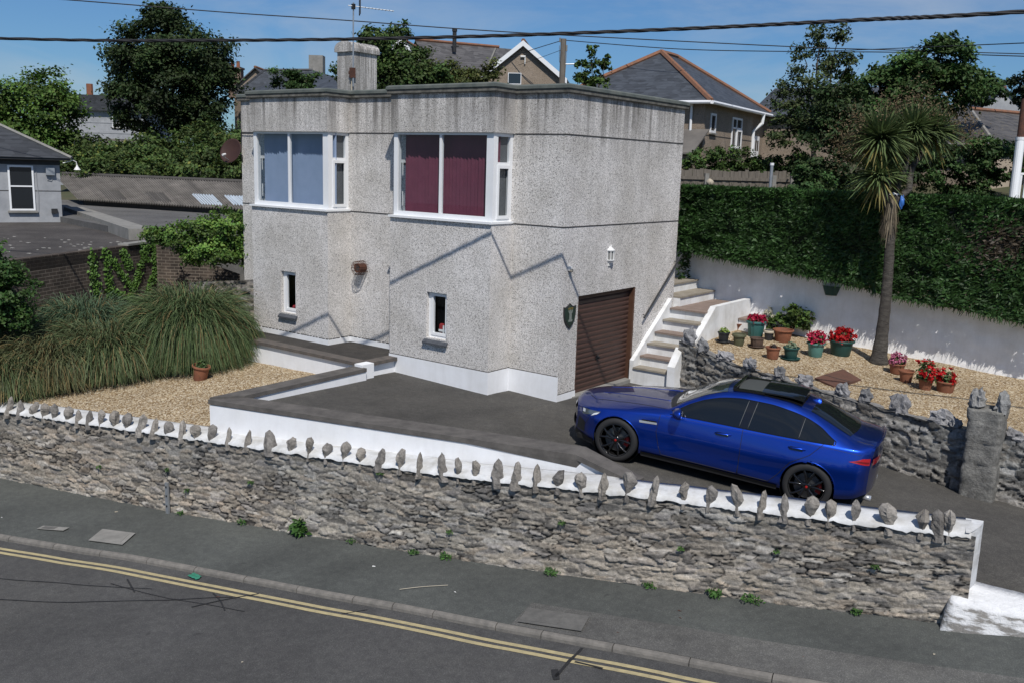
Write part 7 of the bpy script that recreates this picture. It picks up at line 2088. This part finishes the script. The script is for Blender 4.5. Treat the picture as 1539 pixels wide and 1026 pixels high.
# 7 gabled house behind the roof
t = thing('gabled_house', 'brown house with a white edged gable and a black flue on its slate roof', 'house', (-19.012, 23.972, 8.333)[:2] + (3.5,))
ap = V3((-19.169, 24.300, 10.235)); ez = (-20.343, 23.097, 8.864)[2]
u = Vector((.80, .60, 0)); v = Vector((-.6, .8, 0))
u = Vector((.86, .51, 0)).normalized(); v = Vector((-.51, .86, 0)).normalized()
W_ = 4.0
c0 = ap - u * W_ / 2 ; 
gable_house(t, c0, u, v, W_, 6, 2, ap.z - W_ / 2 * .80, ap.z, M['dash_bg'], M['slate_brown'], M['upvc'], .22)
# the main roof running left behind
m0 = V3((-24.140, 28.311, 10.705)); m1 = V3((-26.310, 24.158, 10.783)); m1.z = m0.z = m0.z * .5 + m1.z * .5
bd_ = m0 - m1; nb = Vector((bd_.y, -bd_.x, 0)).normalized(); f0 = m0 + nb * 3.2 - UP * 2.3 + bd_ * .35; f1 = m1 + nb * 3.2 - UP * 2.3
mb = MB(); mb.quad(f1, f0, m0 + bd_ * .35, m1); mb.quad(m1 - nb * 3.2 - UP * 2.3, m1, m0 + bd_ * .35, m0 - nb * 3.2 - UP * 2.3 + bd_ * .35); mb.build('main_roof', M['slate_brown'], t)
mb = MB(); mb.quad(f1 - UP * 3, f0 - UP * 3, f0 + nb * -.3, f1 + nb * -.3); mb.quad(f1 - UP * 3, f1 - nb * .3, m1 - UP * .1, m1 - UP * 3); mb.build('main_wall', M['dash_bg'], t)
mb = MB(); mb.tube([m1 + UP * .05, m0 + bd_ * .05 + UP * .05], .09, 6); mb.build('ridge_tiles', M['ridge'], t)
mb = MB(); mb.tube([V3((-20.621, 23.928, 10.041)), V3((-20.799, 23.601, 9.215))], .06, 5); mb.build('lead_valley', M['concrete'], t)
mb = MB(); q = V3((-24.618, 25.409, 10.707)); mb.tube([q - UP * .5, q + UP * .62], .11, 10); mb.tube([q + UP * .55, q + UP * .68], .14, 10); mb.build('flue', M['black_metal'], t)
mb = MB(); q = V3((-23.959, 24.545, 10.337)); mb.obox(q, u * .3, -v * .12, UP * .06); mb.build('roof_vent', M['black_metal'], t)
q = ap - u * .72 - UP * 1.95; win(t, q - v * .02, u, .66, .55, -v, (), fr=.03)
mb = MB(); q = ap - UP * .62 - v * .06; mb.tube([q - u * .12, q + u * .12], .05, 8); mb.tube([q + u * .1, q + u * .1 - UP * .35], .03, 6); mb.build('gable_lamp', M['white_plastic'], t)
sg = V3((-24.738, 21.409, 10.306))
t2 = thing('small_gable', 'small white edged gable peak between the treetops left of the gabled house', 'house', (sg.x, sg.y, 3.5))
gable_house(t2, sg - u * 1.0, u, v, 2.0, 3, 2, sg.z - .9, sg.z, M['slate_brown'], M['slate_brown'], M['upvc'], .12)

# telegraph pole
p = V3((-16.227, 23.491, 8.217)); q = V3((-16.457, 23.795, 10.250))
t = thing('telegraph_pole', 'wooden telegraph pole with bundled cables behind the flat roofed house', 'telegraph pole', (p.x, p.y, 3))
mb = MB(); mb.tube([Vector((p.x, p.y, 2.5)), Vector((q.x, q.y, q.z))], [.17, .14], 10); mb.build('pole', M['wood'], t)
mb = MB(); 
for k in range(5): mb.tube([q + CR * (.08 * (k - 2)) - UP * (.15 + .1 * k), q + CR * (.08 * (k - 2)) + UP * .05 - UP * .08 * k], .04, 6)
for k in range(3): mb.tube([Vector((q.x, q.y, q.z - .3)) + CR * (.18 * (1 if k % 2 else -1)), Vector((q.x, q.y, q.z - 1.0)) + CR * .16 * (1 if k % 2 else -1), Vector((q.x, q.y, q.z - 1.8)) + CR * .13], .012, 5)
mb.build('insulator', M['concrete'], t)
mb = MB(); b = Vector((q.x, q.y, q.z - 1.15)); mb.tube([b, b + CR * .55 + UP * .03], .03, 6); mb.build('bracket', M['steel'], t)

# 8 brown bungalow on the right
K_ = V3((-7.793, 21.933, 7.125)); ux = Vector((-.99, -.12, 0)).normalized(); vy = Vector((-.12, .99, 0)).normalized()
zE = K_.z; zG = 3.6; WX, LY = 7.6, 9.6; ov = .38
t = thing('bungalow', 'brown pebble dashed bungalow with hipped slate roof, terracotta hips and white gutters', 'bungalow', (K_.x, K_.y, zG))
c0 = Vector((K_.x, K_.y, 0)) + ux * ov + vy * ov
mb = MB(); mb.obox(c0 + UP * zG, ux * (WX - 2 * ov), vy * (LY - 2 * ov), UP * (zE - .02 - zG)); mb.build('wall', M['dash_bg'], t)
mb = MB(); mb.obox(Vector((K_.x, K_.y, zE - .02)), ux * WX, vy * LY, UP * .04); mb.build('soffit', M['upvc'], t)
k0 = Vector((K_.x, K_.y, zE + .03)); k1 = k0 + ux * WX; k2 = k1 + vy * LY; k3 = k0 + vy * LY
rz_ = (-10.440, 25.615, 9.605)[2]; ra = k0 + ux * WX / 2 + vy * WX / 2; rb = k0 + ux * WX / 2 + vy * (LY - WX / 2); ra.z = rb.z = rz_
mb = MB(); mb.quad(k1, k0, ra); mb.quad(k0, k3, rb, ra); mb.quad(k3, k2, rb); mb.quad(k2, k1, ra, rb); mb.build('roof', M['slate'], t)
mb = MB()
for a, b in ((k0, ra), (k1, ra), (k3, rb), (k2, rb), (ra, rb)): mb.tube([a, a.lerp(b, .5) + UP * .03, b + UP * .03], .12, 6)
mb.build('hip_tiles', M['ridge'], t)
mb = MB(); mb.tube([k0 - UP * .05 - ux * .05, k3 - UP * .05 - ux * .05], .075, 8); mb.tube([k0 - UP * .05 - vy * .05, k1 - UP * .05 - vy * .05], .075, 8); mb.build('gutter', M['upvc'], t)
mb = MB(); b = c0 + ux * .55 - vy * .06; mb.tube([Vector((b.x, b.y, zE - .05)), Vector((b.x, b.y, zG))], .055, 8); b = c0 + vy * 7.0 - ux * .05
mb.tube([k0 + vy * 7.6 - ux * .05 - UP * .05, k0 + vy * 7.55 - UP * .5 - ux * .02, Vector((b.x, b.y, zE - .85)), Vector((b.x, b.y, zG))], .085, 8); mb.build('downpipe', M['upvc'], t)
nx_ = -ux
def wy(px, py): return 0
win(t, c0 + vy * .75 + UP * (zE - 1.18), vy, .70, .80, nx_, (), fr=.09)
f = win(t, c0 + vy * 3.75 + UP * (zE - 1.75), vy, 1.45, 1.38, nx_, (('v', .45), ('h', .66)), fr=.09)
mb = MB(); mb.obox(c0 + vy * 4.4 + UP * (zE - 1.72) + nx_ * .055, vy * .75, nx_ * .03, UP * .10); mb.obox(c0 + vy * 4.4 + UP * (zE - .98) + nx_ * .055, vy * .75, nx_ * .03, UP * .10); mb.obox(c0 + vy * 4.4 + UP * (zE - 1.62) + nx_ * .055, vy * .10, nx_ * .03, UP * .64); mb.obox(c0 + vy * 5.05 + UP * (zE - 1.62) + nx_ * .055, vy * .10, nx_ * .03, UP * .64); mb.build('open_casement', M['upvc'], f)
mb = MB(); mb.obox(c0 + vy * 7.3 + UP * zG + nx_ * .002, vy * .85, nx_ * .05, UP * (zE - 1.05 - zG)); d_ = mb.build('door', M['upvc'], t)
mb = MB(); mb.quad(*[c0 + vy * (7.3 + a) + UP * (zE - 1.75 + b) + nx_ * .056 for a, b in ((.15, 0), (.40, 0), (.40, .5), (.15, .5))]); mb.quad(*[c0 + vy * (7.3 + a) + UP * (zE - 1.75 + b) + nx_ * .056 for a, b in ((.48, 0), (.72, 0), (.72, .5), (.48, .5))]); mb.build('pane', M['bg_glass'], d_)
mb = MB(); mb.obox(c0 + UP * (zE - 1.32) + nx_ * .0, vy * 8.0, nx_ * .012, UP * .03); mb.build('joint_line', M['groove'], t)
l0 = c0 + ux * .0 - vy * 1.6
mb = MB(); mb.obox(Vector((l0.x, l0.y, zG - .6)), ux * 4.5, vy * 1.6, UP * (zE - 2.2 - zG + .6)); mb.build('lean_to_wall', M['dash_bg'], t)
mb = MB(); a = c0 - ux * .25 + UP * (zE - 1.15); bb = Vector((l0.x, l0.y, zE - 2.15)) - ux * .25 - vy * .25; mb.obox(bb, ux * 4.8, (a - bb), UP * .07); mb.build('lean_to_roof', M['corr'], t)

w0 = c0 + vy * (LY - 2 * ov) - ux * 1.2
mb = MB(); mb.obox(Vector((w0.x, w0.y, zG)), -ux * 5.5, vy * 5, UP * (zE - .1 - zG)); mb.obox(Vector((w0.x, w0.y, zG)) , ux * 2.0, vy * 5, UP * (zE - .1 - zG)); mb.build('wing_wall', M['dash_bg'], t)
a0 = Vector((w0.x, w0.y, zE - .08)) + ux * 2 - vy * .35; a1 = a0 - ux * 8.2; a2 = a1 + vy * 6; a3 = a0 + vy * 6; rr0 = a0 + vy * 3 + UP * 1.6 - ux * .5; rr1 = a1 + vy * 3 + ux * 2.4 + UP * 1.6
mb = MB(); mb.quad(a0, a1, rr1, rr0); mb.quad(a1, a2, rr1); mb.quad(a2, a3, rr0, rr1); mb.quad(a3, a0, rr0); mb.build('wing_roof', M['slate'], t)

# 9 mossy roofed house on the far right
e0 = V3((1.719, 18.507, 5.470)); e1 = V3((3.559, 17.983, 5.488)); e0.z = e1.z = 5.45
t = thing('mossy_house', 'low beige house with a mossy slate roof behind the palm at the right', 'house', (e1.x, e1.y, 2.5))
d1 = (e1 - e0).normalized(); d2 = Vector((-d1.y, d1.x, 0)) * -1
if d2.dot(CR) < 0: d2 = -d2
d2 = Vector((.55, .835, 0)); dd1 = d1
r0 = V3((1.811, 22.666, 6.641)); r1 = V3((3.409, 26.392, 6.566)); r0.z = r1.z = 6.75
e0 = e1 - d1 * 4; e2 = e1 + d2 * 8
mb = MB(); mb.quad(e0, e1, r0, r0 - d1 * 1.5); mb.quad(e1, e2, r1, r0); mb.build('roof', M['slate_moss'], t)
mb = MB(); mb.tube([r0 + UP * .03, r1 + UP * .03], .08, 6); mb.build('ridge_tiles', M['ridge'], t)
mb = MB(); mb.tube([e1, r0], .07, 6); mb.build('hip_tiles', M['concrete'], t)
mb = MB(); i0 = e0 - d1 * 0; ins = (d2 - d1).normalized() * .3
w0, w1, w2 = e0 + ins, e1 + ins, e2 + ins
mb.quad(w0 - UP * 3.5, w1 - UP * 3.5, w1 - UP * .02, w0 - UP * .02); mb.quad(w1 - UP * 3.5, w2 - UP * 3.5, w2 - UP * .02, w1 - UP * .02); mb.build('wall', M['beige'], t)
mb = MB(); mb.tube([e0 - UP * .06, e1 - UP * .06], .06, 6); mb.tube([e1 - UP * .06, e2 - UP * .06], .06, 6); mb.build('gutter', M['concrete'], t)
q = w1 + (w2 - w1).normalized() * .9; mb = MB(); nn3 = Vector(((w2 - w1).y, -(w2 - w1).x, 0)).normalized(); mb.obox(Vector((q.x, q.y, e1.z - 1.75)), (w2 - w1).normalized() * .7, nn3 * .03, UP * .95); mb.build('window', M['bg_glass'], t)
p = V3((4.714, 15.322, 4.001)); q = V3((4.614, 15.846, 6.557))
t = thing('vent_pipe', 'thick white pole with a rusty top at the right edge behind the hedge', 'pole', (p.x, p.y, 3))
pm = p.lerp(q, .58)
mb = MB(); mb.tube([p - UP * .6, pm], .115, 14); mb.build('white_pole', M['upvc'], t)
mb = MB(); mb.tube([pm, q], .10, 14); mb.build('rusty_top', M['rust'], t)
mb = MB(); mb.tube([pm - UP * .04, pm + UP * .04], .13, 14); mb.tube([pm - UP * .36, pm - UP * .32], .125, 14); mb.build('collar', M['upvc'], t)
p = V3((4.719, 15.956, 4.519)); t = thing('white_railing', 'white slatted railing beside the thick white pole', 'railing', (p.x, p.y, 3))
for k in range(4):
    mb = MB(); b = p + CR * .14 * k; mb.obox(Vector((b.x, b.y, 3.0)), CR * .06, CF * .04, UP * (p.z - 3.0)); mb.build('slat', M['upvc'], t)
mb = MB(); mb.obox(Vector((p.x, p.y, p.z - .02)) - CF * .01, CR * .6, CF * .06, UP * .06); mb.build('rail', M['upvc'], t)
p = V3((-5.477, 71.588, 10.762)); t = thing('far_grey_house', 'distant grey roofed house at the top right between the trees', 'house', (p.x, p.y, 5))
gable_house(t, p - CR * 3.2 - UP * 1.0, CR, CF, 5.0, 6, 4, p.z - 1.2, p.z + .8, M['render_grey'], M['slate'])

# 10 timber fence and the metal post
a = V3((-3.159, 10.135, 4.367)); b = V3((-0.763, 13.196, 4.325)); b.z = a.z
t = thing('timber_fence', 'weathered grey close boarded timber fence below the bungalow hedge', 'fence', (a.x, a.y, 2.8))
d_ = b - a; L_ = d_.length; d_.normalize(); nf = Vector((d_.y, -d_.x, 0)); mb = MB(); k = 0; g = np.random.default_rng(12)
while k < L_:
    w_ = .11 + .02 * g.random(); h_ = .02 * g.standard_normal(); mb.obox(a + d_ * k - UP * 1.6 + nf * (.012 * (int(k * 10) % 2)), d_ * (w_ - .006), nf * .018, UP * (1.6 + h_)); k += w_
mb.build('board', M['wood'], t)
mb = MB()
for z_ in (-.28, -.95): mb.obox(a - UP * (-z_) + nf * .03, d_ * L_, nf * .04, UP * .085)
mb.build('rail', M['wood'], t)
for k in (.95, 3.1, 2.6 + 1.1):
    if k < L_: 
        mb = MB(); mb.obox(a + d_ * k + nf * .03 - UP * 1.6, d_ * .12, nf * .09, UP * 1.5); mb.build('post', M['concrete'], t)
p = V3((-0.617, 11.023, 3.815)); q = V3((-0.717, 11.117, 4.537))
t = thing('metal_post', 'thin silver metal post standing in front of the timber fence', 'post', (p.x, p.y, 2.8))
mb = MB(); mb.tube([p - UP * .6, Vector((p.x, p.y, q.z))], .045, 10); mb.build('tube', M['steel'], t)
mb = MB(); mb.tube([Vector((p.x, p.y, q.z)), Vector((p.x, p.y, q.z + .07))], .055, 10); mb.build('cap', M['upvc'], t)
mb = MB(); mb.smooth = True; mb.blob((-1.435, 8.933, 4.031), (.10, .10, .10), 4, .3, 8); o = mb.build('garden_ornament', M['cream'], smooth=True); tag(o, 'pale round ornament peeping over the left end of the tall hedge', 'ornament')

# ------------------------------------------------------------------ overhead cables
def sagline(pts, n=60):
    P = [Vector(p) for p in pts]; out = []
    for i in range(len(P) - 1):
        p0 = P[max(i - 1, 0)]; p1 = P[i]; p2 = P[i + 1]; p3 = P[min(i + 2, len(P) - 1)]
        for k in range(n):
            t = k / n; out.append(.5 * ((2 * p1) + (-p0 + p2) * t + (2 * p0 - 5 * p1 + 4 * p2 - p3) * t * t + (-p0 + 3 * p1 - 3 * p2 + p3) * t ** 3))
    out.append(P[-1]); return out
TC = [(-20, -9.45, 6.75), (-8.847, -5.578, 6.318), (-4.292, -3.988, 6.235), (-.401, -2.683, 6.237), (2.915, -1.613, 6.296), (5.299, -.867, 6.371), (7.104, -.302, 6.428), (14, 1.85, 6.75)]
L = sagline(TC, 50)
mb = MB(); mb.smooth = True
for ph in (0, 2.1, 4.2): mb.tube([p + Vector((0, .014 * math.cos(i * .42 + ph), .014 * math.sin(i * .42 + ph))) for i, p in enumerate(L)], .0165, 6)
tag(mb.build('twisted_cable', M['cable']), 'thick twisted black cable strung right across the view over the house front', 'cable')
for lab, pts, r_ in (('thin wire crossing from the top left down behind the thick cable', [(-21.465, -3.233, 8.663), (-17.218, -0.089, 8.479), (-14.292, 3.364, 8.411), (-11.506, 5.426, 8.290), (-9.370, 7.651, 8.229), (-6.827, 10.188, 8.195), (-1.774, 15.253, 8.203), (0.049, 17.272, 8.265), (6.277, 23.906, 8.484)], .016),
                     ('thin wire from the telegraph pole to the right above the bungalow roof', [(-16.373, 23.844, 10.191), (-10.140, 23.257, 9.440), (-4.858, 23.325, 9.097), (-1.203, 23.483, 8.924), (3.251, 22.917, 8.529), (7.324, 22.063, 8.125)], .019),
                     ('thin wire rising at the top right edge over the sycamore', [(-5.682, 26.617, 9.499), (-1.777, 21.764, 8.854), (2.103, 16.895, 8.223), (4.766, 13.709, 7.809), (8.006, 9.658, 7.287)], .014),
                     ('short wire from the telegraph pole down towards the gabled house', [(-16.569, 23.688, 10.153), (-18.176, 23.680, 9.835), (-19.524, 23.879, 9.574)], .018),
                     ('lower short wire from the telegraph pole to the gabled house', [(-16.509, 23.632, 9.722), (-17.745, 23.925, 9.504), (-19.210, 24.026, 9.198)], .011)):
    mb = MB(); mb.tube(sagline(pts, 14), r_, 5); o = mb.build('overhead_wire', M['cable']); tag(o, lab, 'wire', 'overhead wires')

# ------------------------------------------------------------------ light, sky, camera
S = Vector((1.0, -1.0, 1.83)).normalized()
sun = bpy.data.lights.new('sun', 'SUN'); sun.energy = 4.2; sun.angle = R(.53); sun.color = (1.0, .955, .89)
so = bpy.data.objects.new('sun', sun); COL.objects.link(so); so.rotation_euler = S.to_track_quat('Z', 'Y').to_euler()
w = bpy.data.worlds.new('World'); scene.world = w; w.use_nodes = True
nt = w.node_tree; bg = nt.nodes['Background']
sky = nt.nodes.new('ShaderNodeTexSky'); sky.sky_type = 'NISHITA'; sky.sun_disc = False
sky.sun_elevation = math.asin(S.z); sky.sun_rotation = math.atan2(S.x, S.y); sky.air_density = 1.0; sky.dust_density = .5; sky.ozone_density = 2.2
tc = nt.nodes.new('ShaderNodeTexCoord'); mp = nt.nodes.new('ShaderNodeMapping'); mp.inputs['Scale'].default_value = (1.6, 1.6, 7.0); mp.inputs['Rotation'].default_value = (0, .06, .4)
nz = nt.nodes.new('ShaderNodeTexNoise'); nz.inputs['Scale'].default_value = 2.1; nz.inputs['Detail'].default_value = 8; nz.inputs['Roughness'].default_value = .58; nz.inputs['Distortion'].default_value = .5
rp = nt.nodes.new('ShaderNodeValToRGB'); rp.color_ramp.elements[0].position = .43; rp.color_ramp.elements[0].color = (0, 0, 0, 1); rp.color_ramp.elements[1].position = .82; rp.color_ramp.elements[1].color = (.62, .62, .62, 1)
mx = nt.nodes.new('ShaderNodeMix'); mx.data_type = 'RGBA'
L_ = nt.links.new
L_(tc.outputs['Generated'], mp.inputs['Vector']); L_(mp.outputs['Vector'], nz.inputs['Vector']); L_(nz.outputs['Fac'], rp.inputs['Fac'])
ins = [i for i in mx.inputs if i.enabled]; L_(rp.outputs['Color'], ins[0]); tn = nt.nodes.new('ShaderNodeMix'); tn.data_type = 'RGBA'; tn.blend_type = 'MULTIPLY'
ti = [i for i in tn.inputs if i.enabled]; ti[0].default_value = 1; L_(sky.outputs['Color'], ti[1]); ti[2].default_value = (.46, .70, .98, 1)
L_([o for o in tn.outputs if o.enabled][0], ins[1]); ins[2].default_value = (6.0, 6.4, 6.9, 1)
L_([o for o in mx.outputs if o.enabled][0], bg.inputs['Color']); bg.inputs['Strength'].default_value = .085

cam = bpy.data.cameras.new('camera'); co = bpy.data.objects.new('camera', cam); COL.objects.link(co)
co.matrix_world = Matrix(((0.795995, -0.135371, 0.589972, 9.494954), (0.604531, 0.128560, -0.786139, -14.091370), (0.030574, 0.982419, 0.184169, 4.306936), (0, 0, 0, 1)))
cam.lens = 32.8550
cam.sensor_width = 36; cam.sensor_fit = 'HORIZONTAL'; cam.clip_end = 3000; cam.clip_start = .1
scene.camera = co
scene.render.engine = 'CYCLES'
scene.view_settings.view_transform = 'Standard'; scene.view_settings.look = 'None'; scene.view_settings.exposure = 0
scene.cycles.max_bounces = 8; scene.cycles.transparent_max_bounces = 10
try: scene.cycles.use_denoising = True
except Exception: pass
